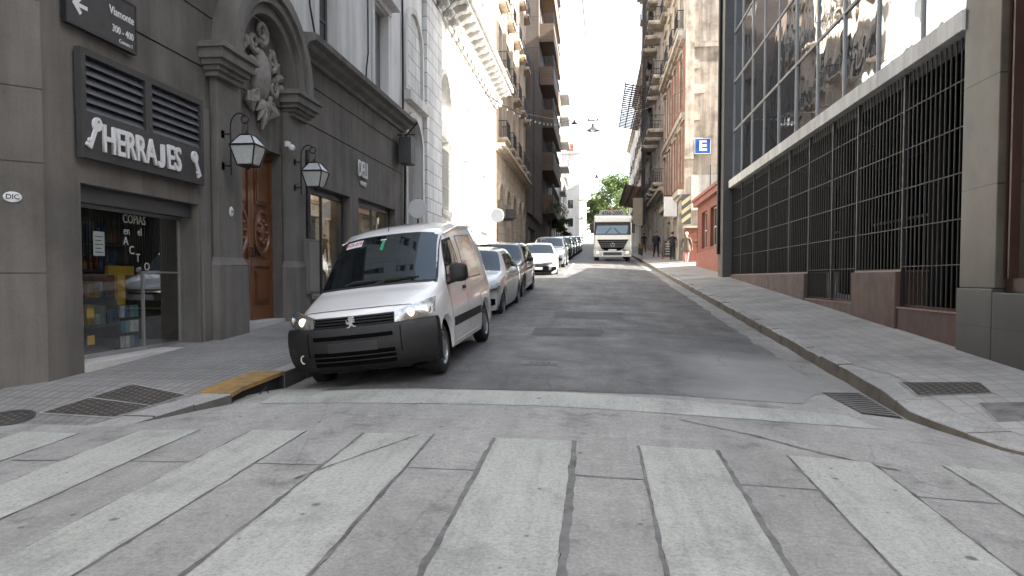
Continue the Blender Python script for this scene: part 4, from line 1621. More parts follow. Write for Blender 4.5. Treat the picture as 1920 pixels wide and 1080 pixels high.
# ---------------------------------------------------------------- left: brown clad building with projecting boxes
B = thing('brown_building', 'tall brown clad modern building with stacked projecting wooden boxes', 'building', (-6, 61.6, 3.4))
c0, c1 = 61.55, 101
mb = MB(FL)
facade(mb, c0, c1, 2.5, 21, [(u, u + 2.6, z, z + 2.6) for u in (64, 68, 72) for z in (7.5, 11, 14.5, 18)] + [(64, 72, 3.0, 6.2)], depth=.5)
mb.fr = FE(c0)
mb.face([(-20, 0, 12), (-6, 0, 12), (-6, 0, 21), (-20, 0, 21)])
mb.fr = FL
mb.box(c0, c1, -12, -11.9, 0, 40)
mb.build('clad_wall', M_brownclad, B)
mb = MB(FL)
mb.box(c0 + 1.5, c1, -11.9, -2.5, 21, 34)
mb.build('set_back_storeys', M_woodbox, B)
mb = MB(FL)
mb.box(76, c1, -2.4, -.02, 21.0, 42)
mb.build('tower_wall', M_brownclad, B)
for u in (64, 68, 72):
    for z in (7.5, 11, 14.5, 18):
        window(FL, u, u + 2.6, z, z + 2.6, B, -.4, 3, 1, fm=M_dkmetal)
for k, z in enumerate([8.5, 13, 17.5, 22, 26.5, 31, 35.5]):
    mb = MB(FL)
    mb.box(77, 92, .002, 1.5, z, z + 1.9)
    bx = mb.build('projecting_box', M_woodbox, B)
    mb = MB(FL)
    for i in range(24):
        u = 77.1 + i * .62
        mb.box(u, u + .05, 1.36, 1.42, z + 1.9, z + 3.0)
    mb.box(77.05, 91.9, 1.34, 1.44, z + 3.0, z + 3.08)
    for i in range(9):
        dd = .05 + i * .16
        mb.box(77.05, 77.1, dd, dd + .05, z + 1.9, z + 3.0)
    mb.build('balcony_railing', M_iron, bx)
mb = MB(FL)
for i in range(40):
    u = 62.2 + i * .36
    mb.box(u, u + .09, .002, .35, 7.2, 20.6)
mb.build('sun_screen', M_brownclad, B)

# ---------------------------------------------------------------- left: grey block, low glass block, far white houses
B = thing('grey_block', 'grey tall apartment block with dark balconies past the brown building', 'building', (-6, 101.2, 5.7))
mb = MB(FL)
facade(mb, 101.05, 126, 4, 35, [(u, u + 2.2, z, z + 2.0) for u in (104, 110, 116, 122) for z in (8, 12, 16, 20, 24, 28, 31.6)], depth=.5)
mb.box(101.1, 126, -12, -11.9, 0, 35)
mb.fr = FE(126)
mb.fr = lambda u, d, z: (u, 126 + d, z)
mb.face([(-18, 0, 4), (-6, 0, 4), (-6, 0, 35), (-18, 0, 35)])
mb.build('wall', M_greyb, B)
for z in (8, 12, 16, 20, 24, 28, 31.6):
    for u in (104, 110, 116, 122):
        window(FL, u, u + 2.2, z, z + 2.0, B, -.35, 2, 1)
    mb = MB(FL)
    mb.box(118, 125.5, .002, 1.5 if z > 19 else .9, z - .4, z - .2)
    s = mb.build('balcony', M_greyb, B)
    mb = MB(FL)
    mb.box(118, 125.5, (1.5 if z > 19 else .9) - .08, 1.5 if z > 19 else .9, z - .19, z + .7)
    mb.build('parapet', M_dkmetal, s)
B = thing('glass_block', 'low glazed block with a pale canopy edge beyond the grey apartments', 'building', (-5.6, 126.5, 7.2))
FGB = FA(-5.5, 1)
mb = MB(FGB)
facade(mb, 126.2, 138, 5, 19, [(127 + i * 2.7, 129.3 + i * 2.7, z, z + 2.7) for i in range(4) for z in (8.0, 11.4, 14.8)], depth=.3)
mb.box(126.2, 138, -.1, .45, 19.0, 19.8)
mb.build('wall', M_far, B)
for i in range(4):
    for z in (8.0, 11.4, 14.8):
        window(FGB, 127 + i * 2.7, 129.3 + i * 2.7, z, z + 2.7, B, -.2, 2, 1)
for (y, x1, h, lab, ww) in [(140, -3.2, 25.5, 'far pale white building with a roof terrace facing down the street', 12), (156, -2.2, 20.5, 'farthest low cream house partly behind the green tree', 10)]:
    B = thing('far_white_building', lab, 'building', (x1 - 3, y, 8))
    mb = MB(FE(y))
    facade(mb, x1 - ww, x1, 6, h, [(x1 - 2.2, x1 - 1.2, z, z + 1.6) for z in (11.5, 15) if z < h - 3], depth=.3)
    mb.box(x1 - ww, x1, -.1, .3, h, h + .35)
    mb.fr = FA(x1, 1)
    facade(mb, y, y + 14, 6, h, [(y + 1 + i * 4, y + 2.4 + i * 4, z, z + 2.2) for i in range(3) for z in (9.5, 13.2, 16.8, 20.4) if z < h - 3], depth=.3)
    mb.build('wall', M_far, B)
    for i in range(3):
        for z in (9.5, 13.2, 16.8, 20.4):
            if z < h - 3:
                window(FA(x1, 1), y + 1 + i * 4, y + 2.4 + i * 4, z, z + 2.2, B, -.2, 2, 1)
                if i != 1:
                    balcony(y + .6 + i * 4, y + 2.8 + i * 4, z, .8, B, FA(x1, 1), slab=M_far)
    for z in (11.5, 15):
        if z < h - 3:
            window(FE(y), x1 - 2.2, x1 - 1.2, z, z + 1.6, B, -.2, 2, 1)
    mb = MB(FE(y))
    mb.box(x1 - 2.6, x1 - 1.2, -3, -1.6, h + .35, h + 2.2)
    mb.build('chimney', mat('terracotta_chimney', (.36, .15, .10), .8, .2, 3), B)
    mb = MB(FE(y))
    for i in range(15):
        u = x1 - 5.5 + i * .36
        mb.box(u, u + .03, -.25, -.2, h + .35, h + 1.35)
    mb.box(x1 - 5.6, x1 - .3, -.27, -.19, h + 1.35, h + 1.42)
    mb.build('roof_railing', M_bar, B)

# ---------------------------------------------------------------- right: modern granite and glass office block
B = thing('glass_office_block', 'dark glass office block with white granite band over a tall iron grille', 'building', (4.9, 10, .6))
N0, N1 = 10.16, 26.85
mus = [10.16, 11.7, 13.45, 15.2, 16.95, 18.7, 20.4, 22.1, 23.75, 25.35, 26.85]
# glazing: one slightly tilted pane per bay and row
zr = [5.03] + [5.03 + 1.74 * i for i in range(1, 13)]
rnd = random.Random(9)
mb = MB(FR)
for a, b in zip(mus, mus[1:]):
    for c, d in zip(zr, zr[1:]):
        ta, tb = rnd.uniform(-.009, .009), rnd.uniform(-.009, .009)
        rows = []
        for i in range(2):
            rows.append([((a + (b - a) * i) + 0, -.012 + ta * (i - .5) + tb * (j - .5), c + (d - c) * j) for j in range(2)])
        mb.grid(rows)
mb.build('curtain_glazing', M_curtain, B, merge=False)
for u in mus:
    mb = MB(FR)
    mb.box(u - .025, u + .025, -.1, .02, 5.02, 26)
    mb.build('mullion', M_mull, B)
for z in zr[1:]:
    mb = MB(FR)
    for a, b in zip(mus, mus[1:]):
        mb.box(a + .027, b - .027, -.1, .012, z - .03, z + .03)
        mb.box(a + .027, b - .027, .0125, .018, z - .028, z - .008)
        mb.box(a + .027, b - .027, .0125, .018, z + .008, z + .028)
    mb.build('transom', M_mull, B)
mb = MB(FR)
for a, b in ((10.16, 13.0), (13.005, 16.5), (16.505, 20), (20.005, 23.5), (23.505, 26.86)):
    mb.box(a, b, -.3, .16, 4.745, 5.015)
mb.build('granite_band', M_band, B, bevel=.008)
# grille panels: posts and bars between them
gp = [10.18, 12.26, 14.3, 15.75, 17.4, 19.1, 21.3, 23.3, 25.2, 26.82]


def gbase(u):
    return 1.62 if (u > 17.4 or 12.27 < u < 14.3) else 1.05


for u in gp:
    mb = MB(FR)
    zb = min(gbase(u - .05) if u > 10.2 else 1.05, gbase(u + .05))
    mb.box(u - .026, u + .026, -.04, .02, zb, 4.744)
    mb.build('grille_post', M_bar, B)
for a, b in zip(gp, gp[1:]):
    mb = MB(FR)
    zb = gbase((a + b) / 2)
    n = int((b - a) / .145)
    for i in range(1, n):
        u = a + (b - a) * i / n
        mb.box(u - .007, u + .007, -.012, .006, zb + .02, 4.744)
    for z in [zb + .02] + [q for q in (1.68, 2.3, 2.92, 3.54, 4.16) if q > zb + .2]:
        mb.box(a + .026, b - .026, -.014, .010, z, z + .013)
    mb.build('grille_panel', M_bar, B)
# red granite plinths and low sills
mb = MB(FR)
mb.box(17.405, 26.855, -.4, .10, -.2, 1.615)
mb.box(12.265, 14.3, -.4, .10, -.2, 1.61)
mb.box(10.165, 12.26, -.4, .07, -.2, 1.02)
mb.box(14.305, 17.40, -.4, .07, -.2, 1.02)
mb.build('plinth', M_red, B, bevel=.012)
mb = MB(FR)
for a, b, z in ((17.38, 26.85, 1.616), (12.25, 14.315, 1.611), (10.165, 12.245, 1.021), (14.32, 17.375, 1.021)):
    mb.box(a, b, -.41, .03 if z > 1.5 else .09, z, z + .025)
mb.build('coping', mat('red_granite_coping', (.24, .13, .10), .4, .2, 3, bump=.05, bs=150), B)
# dark recess behind the grille: floor, rear glazing, columns
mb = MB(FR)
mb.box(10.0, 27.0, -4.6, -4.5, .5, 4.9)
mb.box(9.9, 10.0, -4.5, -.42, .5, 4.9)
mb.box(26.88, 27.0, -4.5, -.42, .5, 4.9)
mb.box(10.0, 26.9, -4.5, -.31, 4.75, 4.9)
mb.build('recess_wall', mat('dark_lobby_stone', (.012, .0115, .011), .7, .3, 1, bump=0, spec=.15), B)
mb = MB(FR)
mb.box(10.0, 26.9, -4.5, -.42, .85, .9)
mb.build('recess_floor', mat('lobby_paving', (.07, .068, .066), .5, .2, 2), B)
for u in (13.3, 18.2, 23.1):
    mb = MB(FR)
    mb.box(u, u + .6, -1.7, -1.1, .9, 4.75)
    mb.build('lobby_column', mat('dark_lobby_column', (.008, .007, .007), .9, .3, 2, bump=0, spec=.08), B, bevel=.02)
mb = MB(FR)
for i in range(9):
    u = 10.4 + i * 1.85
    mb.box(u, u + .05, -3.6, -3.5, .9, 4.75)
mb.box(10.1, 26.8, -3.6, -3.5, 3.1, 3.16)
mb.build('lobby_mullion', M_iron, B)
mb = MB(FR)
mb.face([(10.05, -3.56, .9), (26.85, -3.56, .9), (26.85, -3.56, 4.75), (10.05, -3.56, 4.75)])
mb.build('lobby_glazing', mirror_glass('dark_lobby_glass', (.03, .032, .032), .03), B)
# granite piers at the near end
mb = MB(FR)
mb.box(9.30, 10.155, -.5, .12, 1.38, 12)
mb.box(8.2, 9.12, -.5, .12, 5.2, 12)
mb.box(7.0, 8.2, -.5, .12, 1.38, 12)
mb.box(7.0, 10.15, -.5, .10, 12.0, 30)
mb.build('granite_pier', M_granite, B, bevel=.01)
mb = MB(FR)
mb.box(9.305, 10.16, -.5, .15, -.3, 1.375)
mb.box(7.0, 9.295, -.5, .15, -.3, 1.33)
mb.build('base_course', M_granite_d, B, bevel=.01)
mb = MB(FR)
mb.box(9.12, 9.155, -.1, .06, 1.5, 12)
mb.box(9.155, 9.20, -.1, -.02, 1.5, 12)
mb.box(9.255, 9.298, -.1, .03, 1.5, 12)
mb.box(8.2, 9.255, -.1, .02, 1.335, 1.5)
mb.build('bronze_frame', mat('oxidised_bronze', (.085, .045, .035), .4, .2, 2, metal=.4, bump=.05), B)
mb = MB(FR)
mb.box(8.2, 9.12, -.12, -.05, 1.5, 5.2)
mb.box(9.2, 9.255, -.2, -.15, 1.5, 12)
mb.build('stone_panel', M_granite, B)
# end pier, with pipe
mb = MB(FR)
mb.box(26.865, 27.2, -.5, .34, 1.0, 28)
mb.build('end_pier_side', M_granite_d, B, bevel=.01)
mb = MB(FR)
mb.box(27.205, 27.8, -.5, .34, 1.0, 28)
mb.build('end_pier', M_granite, B, bevel=.01)
mb = MB(FR)
mb.tube([(27.5, .4, 2.4), (27.5, .4, 28)], .06, 8)
mb.build('downpipe', M_bar, B, smooth=40)
# unseen body of the block, stepped to shape the sun edge across the street
mb = MB(FR)
mb.box(7.05, 27.75, -1.2, -.45, 5.2, 33)
mb.box(7.05, 26.5, -11, -1.21, 5.2, 33)
mb.box(7.05, 20, -45, -11.01, 5.2, 33)
mb.box(7.05, 26.5, -11, -4.7, 0, 5.19)
mb.box(7.05, 20, -45, -11.01, 0, 5.19)
mb.build('rear_mass', M_greyb, B)

# ---------------------------------------------------------------- right: red painted shop in the gap
B = thing('red_shop', 'low orange red painted shop front beside the glass office block', 'building', (4.9, 33, 1.8))
FS = FA(5.0, -1)
r0, r1 = 27.9, 36.6
mb = MB(FS)
facade(mb, r0, r1, 1.2, 5.0, [(31.0, 32.6, 2.9, 4.6), (33.6, 35.2, 2.9, 4.6)], depth=.25)
mb.fr = FE(r0)
mb.fr = lambda u, d, z: (u, r1 - d, z)
mb.box(5.0, 8.5, 0, .1, 1.2, 5.0)
mb.fr = FS
mb.box(r0, r1, -5, -.3, 4.9, 5.0)
mb.box(r0, r1, -5, -4.9, 1, 5.0)
mb.build('wall', M_redpaint, B)
mb = MB(FS)
mb.box(r0, r1 + .05, -.05, .22, 5.0, 5.22)
mb.box(r0, r1 + .08, -.05, .3, 5.22, 5.35)
mb.box(r0, r1, .003, .06, 1.3, 2.75)
mb.build('cornice', mat('red_paint_trim', (.28, .095, .068), .55, .15, 2), B)
for u in (31.0, 33.6):
    window(FS, u, u + 1.6, 2.9, 4.6, B, -.15, 2, 2, fm=M_cream)
t = thing('roof_planter', 'small grey utility box with fittings on the red shop roof', 'roof box', (5.6, 35.2, 5.4))
mb = MB()
mb.box(5.3, 6.1, 34.6, 35.8, 5.36, 5.8)
mb.build('box', M_greyb, t)
mb = MB()
mb.tube([(5.4, 35.3, 5.8), (5.4, 35.3, 6.9)], .03, 6)
mb.tube([(5.9, 35.3, 5.8), (5.9, 35.3, 6.4)], .03, 6)
mb.build('pipe', M_bar, t)

# ---------------------------------------------------------------- right: ruined house with the blind party wall
RY = 42.3
B = thing('weathered_house', 'tall weathered house with peeling party wall and brick street front', 'building', (5, RY, 2.2))
FRU = FA(5.0, -1)
mb = MB(FE(RY))
facade(mb, 5.0, 14, 1.5, 24.5, [])
mb.build('party_wall', M_ruin, B)
mb = MB(FE(RY))
mb.box(5.02, 5.5, .003, .1, 8.3, 24.5)
mb.box(5.5, 14, .003, .12, 14.6, 14.9)
mb.box(5.5, 14, .003, .06, 18.6, 18.8)
for z, w in ((9.0, .5), (10.5, .35), (12, .6), (13.4, .3)):
    mb.box(5.5, 5.5 + w, .003, .05, z, z + .5)
mb.build('wall_remnant', M_ruin2, B)
mb = MB(FE(RY))
mb.box(5.4, 7.6, .003, .03, 5.4, 7.4)
mb.build('whitewashed_panel', mat('whitewash', (.58, .55, .50), .85, .2, 1.5, bump=.3, streak=.3), B)
ru = [(43.4, 1.3), (46.6, 1.3), (49.8, 1.3), (53.0, 1.3)]
fz = [7.2, 11.6, 16.0, 20.4]
mb = MB(FRU)
facade(mb, RY, 55, 1.5, 6.4, [(42.6, 44.6, 2.2, 5.4), (46.0, 48.2, 2.2, 5.4), (50, 52, 2.3, 5.4)], depth=.4)
facade(mb, RY, 55, 15.6, 24.5, [(u, u + w, z, z + 2.8) for u, w in ru for z in fz if 15 < z < 21], depth=.4)
mb.box(RY, 55, -9, -8.9, 0, 24)
mb.box(RY, 55, -8.9, -.5, 23.8, 24)
mb.build('front_wall', M_ruin2, B)
mb = MB(FRU)
facade(mb, RY, 55, 6.4, 15.6, [(u, u + w, z, z + 2.8) for u, w in ru for z in fz if z < 15], depth=.4)
mb.build('brick_front', M_brick, B)
for z0, d in ((6.3, .35), (10.7, .2), (15.3, .4), (23.8, .5)):
    mb = MB(FRU)
    mb.box(RY + .01, 55, .003, d * .5, z0 - .15, z0)
    mb.box(RY + .01, 55, .003, d, z0, z0 + .3)
    mb.build('cornice', M_ruin2, B)
for u, w in ru:
    for z in fz:
        window(FRU, u, u + w, z, z + 2.8, B, -.3, 2, 2, fm=M_cream)
        mb = MB(FRU)
        mb.box(u - .12, u - .001, .004, .06, z - .1, z + 3.0)
        mb.box(u + w + .001, u + w + .12, .004, .06, z - .1, z + 3.0)
        mb.box(u - .2, u + w + .2, .004, .16, z + 3.0, z + 3.15)
        mb.build('window_surround', M_ruin2, B)
    for z in (16.0, 20.4):
        balcony(u - .25, u + w + .25, z, .4, B, FRU, slab=M_ruin2)
mb = MB(FRU)
for a, b in ((42.6, 44.6), (46.0, 48.2), (50, 52)):
    mb.box(a, b, -.45, -.38, 2.0, 5.4)
mb.build('shop_door', M_dark, B)
t = thing('parking_sign', 'blue parking sign with a white letter E on the peeling wall', 'sign', (6.15, RY, 8.8))
mb = MB(FE(RY))
mb.box(5.58, 6.42, .06, .1, 8.6, 9.42)
mb.build('board', mat('sign_blue', (.015, .09, .42), .5, .05, 3, bump=0), t)
mb = MB(FE(RY))
for x0, x1, z0, z1 in ((5.56, 6.44, 8.57, 8.6), (5.56, 6.44, 9.42, 9.45), (5.55, 5.58, 8.57, 9.45), (6.42, 6.45, 8.57, 9.45)):
    mb.box(x0, x1, .05, .11, z0, z1)
mb.build('border', M_letter, t)
lettering('E', .78, (6.0, RY - .105, 9.01), (1, 0, 0), (0, 0, 1), M_letter, t, bold=.03, sx=1.15, ext=.004)
mb = MB(FE(RY))
mb.box(6.9, 7.15, .05, .3, 9.8, 10.0)
mb.tube([(7.02, .1, 9.8), (7.02, .1, 5.4)], .05, 6)
mb.build('lamp_arm', mat('ochre_metal', (.3, .2, .06), .5, .2, 3), t)
# yellow and black hazard panel, brick planter pier with shrub
t = thing('hazard_panel', 'yellow and black striped hazard panel on the corner of the weathered house', 'hazard sign', (4.95, RY - .2, 5))
mb = MB(FE(RY - .05))
mb.box(4.85, 5.38, .0, .06, 4.6, 6.3)
mb.build('panel', M_dkmetal, t)
mb = MB(FE(RY - .05))
for k in range(3):
    z = 4.62 + k * .5
    mb.raw([(4.86, .063, z), (5.37, .063, z + .4), (5.37, .063, min(6.29, z + .65)), (4.86, .063, z + .25)], [(0, 1, 2, 3)])
mb.build('stripes', mat('faded_yellow', (.42, .36, .2), .8, .3, 4), t)
t = thing('planter_pier', 'orange red brick pier by the parking entrance', 'pier', (5.2, 40.6, 2.1))
mb = MB()
mb.box(4.95, 5.75, 41.0, 41.8, 1.9, 4.3)
mb.build('pier', M_redpaint, t, bevel=.02)
mb = MB()
mb.box(4.9, 5.8, 40.95, 41.85, 4.302, 4.42)
mb.build('cap', M_cream, t)

# ---------------------------------------------------------------- right: further houses up the street
specs = [
    ('balcony_house', 'grey brown house with stacked stone balconies beyond the weathered house', 55.1, 67.5, 5.15, 30, M_greyb, [57, 60.4, 63.8], 1.1),
    ('scaffold_house', 'house wrapped in dark netting behind the protective canopies', 67.6, 86, 5.2, 34, M_ruin2, [70, 74, 78, 82], .35),
    ('pale_house', 'pale narrow house beyond the scaffolded one', 86.1, 108, 5.7, 27, M_far, [88, 92, 96, 100, 104], .3),
    ('last_house', 'last weathered house on the right before the trees', 108.1, 140, 6.3, 26, M_greyb, [111, 117, 123, 129, 135], .3)]
for nm, lab, a, b, x, h, m, us, bd in specs:
    B = thing(nm, lab, 'building', (x, a, G(a)))
    F = FA(x, -1)
    zg = G(a) + 5
    fl = [zg + .8 + 4.1 * i for i in range(int((h - zg) / 4.1))]
    mb = MB(F)
    facade(mb, a, b, G(a) - .5, zg, [(u - .3, u + 1.7, G(b), zg - .6) for u in us], depth=.4)
    facade(mb, a, b, zg, h, [(u, u + 1.3, z, z + 2.7) for u in us for z in fl], depth=.35)
    mb.fr = FE(a)
    mb.face([(x, 0, 5), (x + 9, 0, 5), (x + 9, 0, h), (x, 0, h)])
    mb.fr = F
    mb.box(a, b, -9, -8.9, 0, h)
    mb.build('wall', m, B)
    for z0, d in ((zg, .5), (h - .5, .6)):
        mb = MB(F)
        mb.box(a, b, .003, d * .5, z0 - .2, z0)
        mb.box(a, b, .003, d, z0, z0 + .3)
        mb.build('cornice', M_ruin2, B)
    mb = MB(F)
    for u in us:
        mb.box(u - .3, u + 1.7, -.45, -.36, G(a) - .5, zg - .6)
    mb.build('shop_door', M_dark, B)
    for u in us:
        for i, z in enumerate(fl):
            window(F, u, u + 1.3, z, z + 2.7, B, -.25, 2, 2, fm=M_cream)
            balcony(u - .4, u + 1.7, z, bd * (1.1 if i % 2 else .75), B, F, slab=M_ruin2)
for (y0, y1, z0, z1, x0, lab) in [(70, 90, 19.4, 19.9, 2.75, 'upper slatted protective canopy jutting from the scaffolded house'), (70, 90, 9.9, 10.4, 2.8, 'lower slatted protective canopy jutting from the scaffolded house')]:
    t = thing('protective_canopy', lab, 'canopy', (4.9, y0, z0))
    mb = MB()
    for i in range(24):
        y = y0 + i * (y1 - y0) / 24
        mb.raw([(x0, y, z1), (5.15, y, z0), (5.15, y + .1, z0), (x0, y + .1, z1), (x0, y, z1 + .12), (5.15, y, z0 + .12), (5.15, y + .1, z0 + .12), (x0, y + .1, z1 + .12)], [(0, 1, 2, 3), (4, 7, 6, 5), (0, 4, 5, 1), (2, 6, 7, 3), (0, 3, 7, 4), (1, 5, 6, 2)])
    mb.build('slats', mat('weathered_timber', (.16, .11, .08), .85, .3, 2), t)
    mb = MB()
    for f in (0, .33, .66, 1):
        x, z = x0 + (4.9 - x0) * f, z1 + (z0 - z1) * f
        mb.box(x - .05, x + .05, y0 - .1, y1 + .1, z + .121, z + .24)
    mb.build('beam', M_iron, t)
t = thing('debris_netting', 'dark vertical debris net strip hung on the scaffolded house', 'net', (4.6, 69, 8))
mb = MB(FA(4.98, -1))
for i in range(5):
    u = 68 + i * 1.1
    mb.tube([(u, .5, 6.5), (u, .5, 33)], .05, 6)
for z in range(8, 33, 2):
    mb.tube([(68, .5, z), (72.4, .5, z)], .04, 6)
mb.build('tubes', M_dkmetal, t)
mb = MB(FA(4.98, -1))
rows = [[(68 + i * .44, .42 + .05 * math.sin(i * 1.9 + z), z) for i in range(11)] for z in frange(12, 33, .8)]
mb.grid(rows)
mb.build('net', mat('net_cloth', (.06, .085, .10), .9, .3, 1.2), t, smooth=60)

# ---------------------------------------------------------------- unseen houses round the crossing street, added to block sun and low skylight
for nm, lab, x0, x1, y0, y1, h, m in [('unseen_corner_house', 'unseen pale stucco corner house added behind the camera on the left to cut skylight', -60, -6.2, -26, -9.5, 21, M_light), ('unseen_corner_house', 'unseen beige stone corner house added behind the camera on the right to cut skylight', 5.2, 50, -26, -9.5, 21, M_beige2), ('unseen_side_house', 'unseen row of pale houses added down the left arm to close off low sky', -60, -22.4, 5.0, 18, 26, M_light), ('street_end_light_block', 'unseen beige block added to close the left arm against low skylight', -75, -61, -14, 14, 24, M_beige2), ('street_end_light_block', 'unseen pale tall block added in the right arm to keep sun off the crossing', 50.2, 64, -9.4, 16, 46, M_light)]:
    B = thing(nm, lab, 'building', ((x0 + x1) / 2, (y0 + y1) / 2, 0))
    mb = MB()
    mb.box(x0, x1, y0, y1, -.5, h)
    mb.build('wall', m, B)
    face_y = y1 if y1 < 0 else y0
    if 'end' not in nm:
        F = (lambda u, d, z, yy=face_y: (u, yy + d, z)) if y1 < 0 else FE(face_y)
        n = int((x1 - x0) / 6)
        for i in range(n):
            for z in (1.0, 5.2, 9.6, 14, 18.4):
                u = x0 + 2.5 + i * 6
                window(F, u, u + 1.5, z, z + 2.6, B, .06, 2, 2)

# ---------------------------------------------------------------- vehicles
def pchip(xs, ys, x):
    n = len(xs)
    if x <= xs[0]:
        return ys[0]
    if x >= xs[-1]:
        return ys[-1]
    i = max(j for j in range(n) if xs[j] <= x)
    i = min(i, n - 2)

    def slope(j):
        if j == 0:
            return (ys[1] - ys[0]) / (xs[1] - xs[0])
        if j == n - 1:
            return (ys[-1] - ys[-2]) / (xs[-1] - xs[-2])
        a = (ys[j] - ys[j - 1]) / (xs[j] - xs[j - 1])
        b = (ys[j + 1] - ys[j]) / (xs[j + 1] - xs[j])
        return 0 if a * b <= 0 else 2 * a * b / (a + b)
    h = xs[i + 1] - xs[i]
    t = (x - xs[i]) / h
    m0, m1 = slope(i) * h, slope(i + 1) * h
    return (2 * t ** 3 - 3 * t * t + 1) * ys[i] + (t ** 3 - 2 * t * t + t) * m0 + (-2 * t ** 3 + 3 * t * t) * ys[i + 1] + (t ** 3 - t * t) * m1


class Car:
    """body surface from stations (y, bow, half width, belt z, roof-edge half width, roof-edge z, centre z); front at y = 0 facing -Y"""

    def __init__(s, st, zbot, wheels, wr, ar, track):
        s.st, s.zbot, s.wheels, s.wr, s.ar, s.track = st, zbot, wheels, wr, ar, track
        s.Y = [q[0] for q in st]

    def par(s, y):
        return [pchip(s.Y, [q[k] for q in s.st], y) for k in range(1, 7)]

    def section(s, y, arch=True):
        bow, wb, zb, wt, zs, zt = s.par(y)
        z0 = s.zbot
        w4 = wb * .965
        pts = [(wb * .93, z0), (wb * .975, z0 + .10), (wb, z0 + .42 * (zb - z0)), (wb * .998, z0 + .76 * (zb - z0)), (w4, zb),
               (w4 + (wt - w4) * .5 + .012, zb + (zs - zb) * .5), (wt, zs), (wt * .93, zs + (zt - zs) * .52), (wt * .6, zs + (zt - zs) * .88), (wt * .3, zs + (zt - zs) * .98), (0, zt)]
        if arch:
            za = z0
            for yw in s.wheels:
                q = s.ar ** 2 - (y - yw) ** 2
                if q > 0:
                    za = max(za, s.wr + math.sqrt(q))
            out = []
            for k, (x, z) in enumerate(pts):
                if z < za + .012 * k and k < 4:
                    z = za + .012 * k
                out.append((x, z))
            pts = out
        return [(x, y + bow * (abs(x) / max(wb, .3)) ** 2.6, z) for x, z in pts]

    def body(s, name, m, parent, local=True):
        ys_ = set(s.Y)
        y = s.Y[0]
        while y < s.Y[-1]:
            ys_.add(round(y, 3))
            y += .07
        for yw in s.wheels:
            for k in range(17):
                ys_.add(round(yw + s.ar * 1.0001 * math.cos(math.pi * k / 16), 4))
        ys_ = sorted(ys_)
        rows = []
        for y in ys_:
            h = s.section(y)
            rows.append([(-x, yy, z) for x, yy, z in h] + [(x, yy, z) for x, yy, z in h[::-1][1:]])
        mb = MB()
        mb.grid(rows)
        mb.face(rows[0])
        mb.face(rows[-1][::-1])
        return mb.build(name, m, parent, smooth=38, local=local)

    def side_x(s, y, z):
        h = s.section(y, False)[:7]
        for (x0, _, z0), (x1, _, z1) in zip(h, h[1:]):
            if z0 <= z <= z1:
                x = x0 + (x1 - x0) * (z - z0) / max(1e-6, z1 - z0)
                break
        else:
            x = h[-1][0] if z > h[-1][2] else h[0][0]
        return x

    def side(s, name, poly4, m, parent, sgn, off=.004, th=0, n=10, k=6, rnd=0):
        """four-cornered patch (y, z) laid on the side of the body"""
        rows = []
        a, b, c, d = [Vector(q) for q in poly4]      # front-bottom, rear-bottom, rear-top, front-top
        for j in range(k + 1):
            row = []
            for i in range(n + 1):
                p = a.lerp(b, i / n).lerp(d.lerp(c, i / n), j / k)
                bow, wb = s.par(p.x)[0], s.par(p.x)[1]
                x = s.side_x(p.x, p.y)
                row.append((sgn * (x + off), p.x + bow * (x / max(wb, .3)) ** 2.6, p.y))
            rows.append(row)
        mb = MB()
        mb.grid(rows)
        if th:
            back = [[(q[0] - sgn * th, q[1], q[2]) for q in r] for r in rows]
            for e0, e1 in ((rows[0], back[0]), (rows[-1], back[-1]), ([r[0] for r in rows], [r[0] for r in back]), ([r[-1] for r in rows], [r[-1] for r in back])):
                mb.grid([e0, e1])
        return mb.build(name, m, parent, smooth=50, local=True)

    def top(s, name, y0, y1, f0, f1, m, parent, off=.006, inset=0, n=14, k=8):
        """patch over the upper surface between stations, half-width fraction f0 at y0 to f1 at y1"""
        rows = []
        for j in range(k + 1):
            y = y0 + (y1 - y0) * j / k
            f = f0 + (f1 - f0) * j / k
            bow, wb, zb, wt, zs, zt = s.par(y)
            h = s.section(y, False)[6:][::-1]
            row = []
            for i in range(n + 1):
                x = wt * f * (2 * i / n - 1)
                ax = abs(x)
                z = h[-1][2]
                for (x0, _, z0), (x1, _, z1) in zip(h, h[1:]):
                    if x0 <= ax <= x1:
                        z = z0 + (z1 - z0) * (ax - x0) / max(1e-6, x1 - x0)
                        break
                row.append((x, y + bow * (ax / max(wb, .3)) ** 2.6 - off * .55, z + off * .85))
            rows.append(row)
        mb = MB()
        mb.grid(rows)
        return mb.build(name, m, parent, smooth=60, local=True)

    def wheel_set(s, parent, hub=0, w=.17):
        first = None
        for yw in s.wheels:
            for sg in (-1, 1):
                if first is None:
                    first = wheel(parent, s.wr, w, hub)
                    o = first
                else:
                    o = copy_tree(first, parent)
                o.location = (sg * (s.track), yw, s.wr)
                o.rotation_euler = (0, 0, 0 if sg > 0 else math.pi)
                mb = MB()
                r = s.ar + .015
                mb.lathe([(0, -.05), (r, -.05), (r, .27 if True else 0)], (0, 0, 0), 0, 20, -.15, math.pi + .15)
                mb.v = [(sg * (s.track - .22 + .0 + v[0]), yw + v[1], s.wr + v[2]) for v in mb.v]
                mb.build('wheel_arch', M_dark, parent, local=True)
        mb = MB()
        w_ = s.track - .02
        mb.box(-w_ + .15, w_ - .15, s.Y[0] + .25, s.Y[-1] - .2, s.zbot - .04, s.zbot + .12)
        mb.build('underbody', M_dark, parent, local=True)


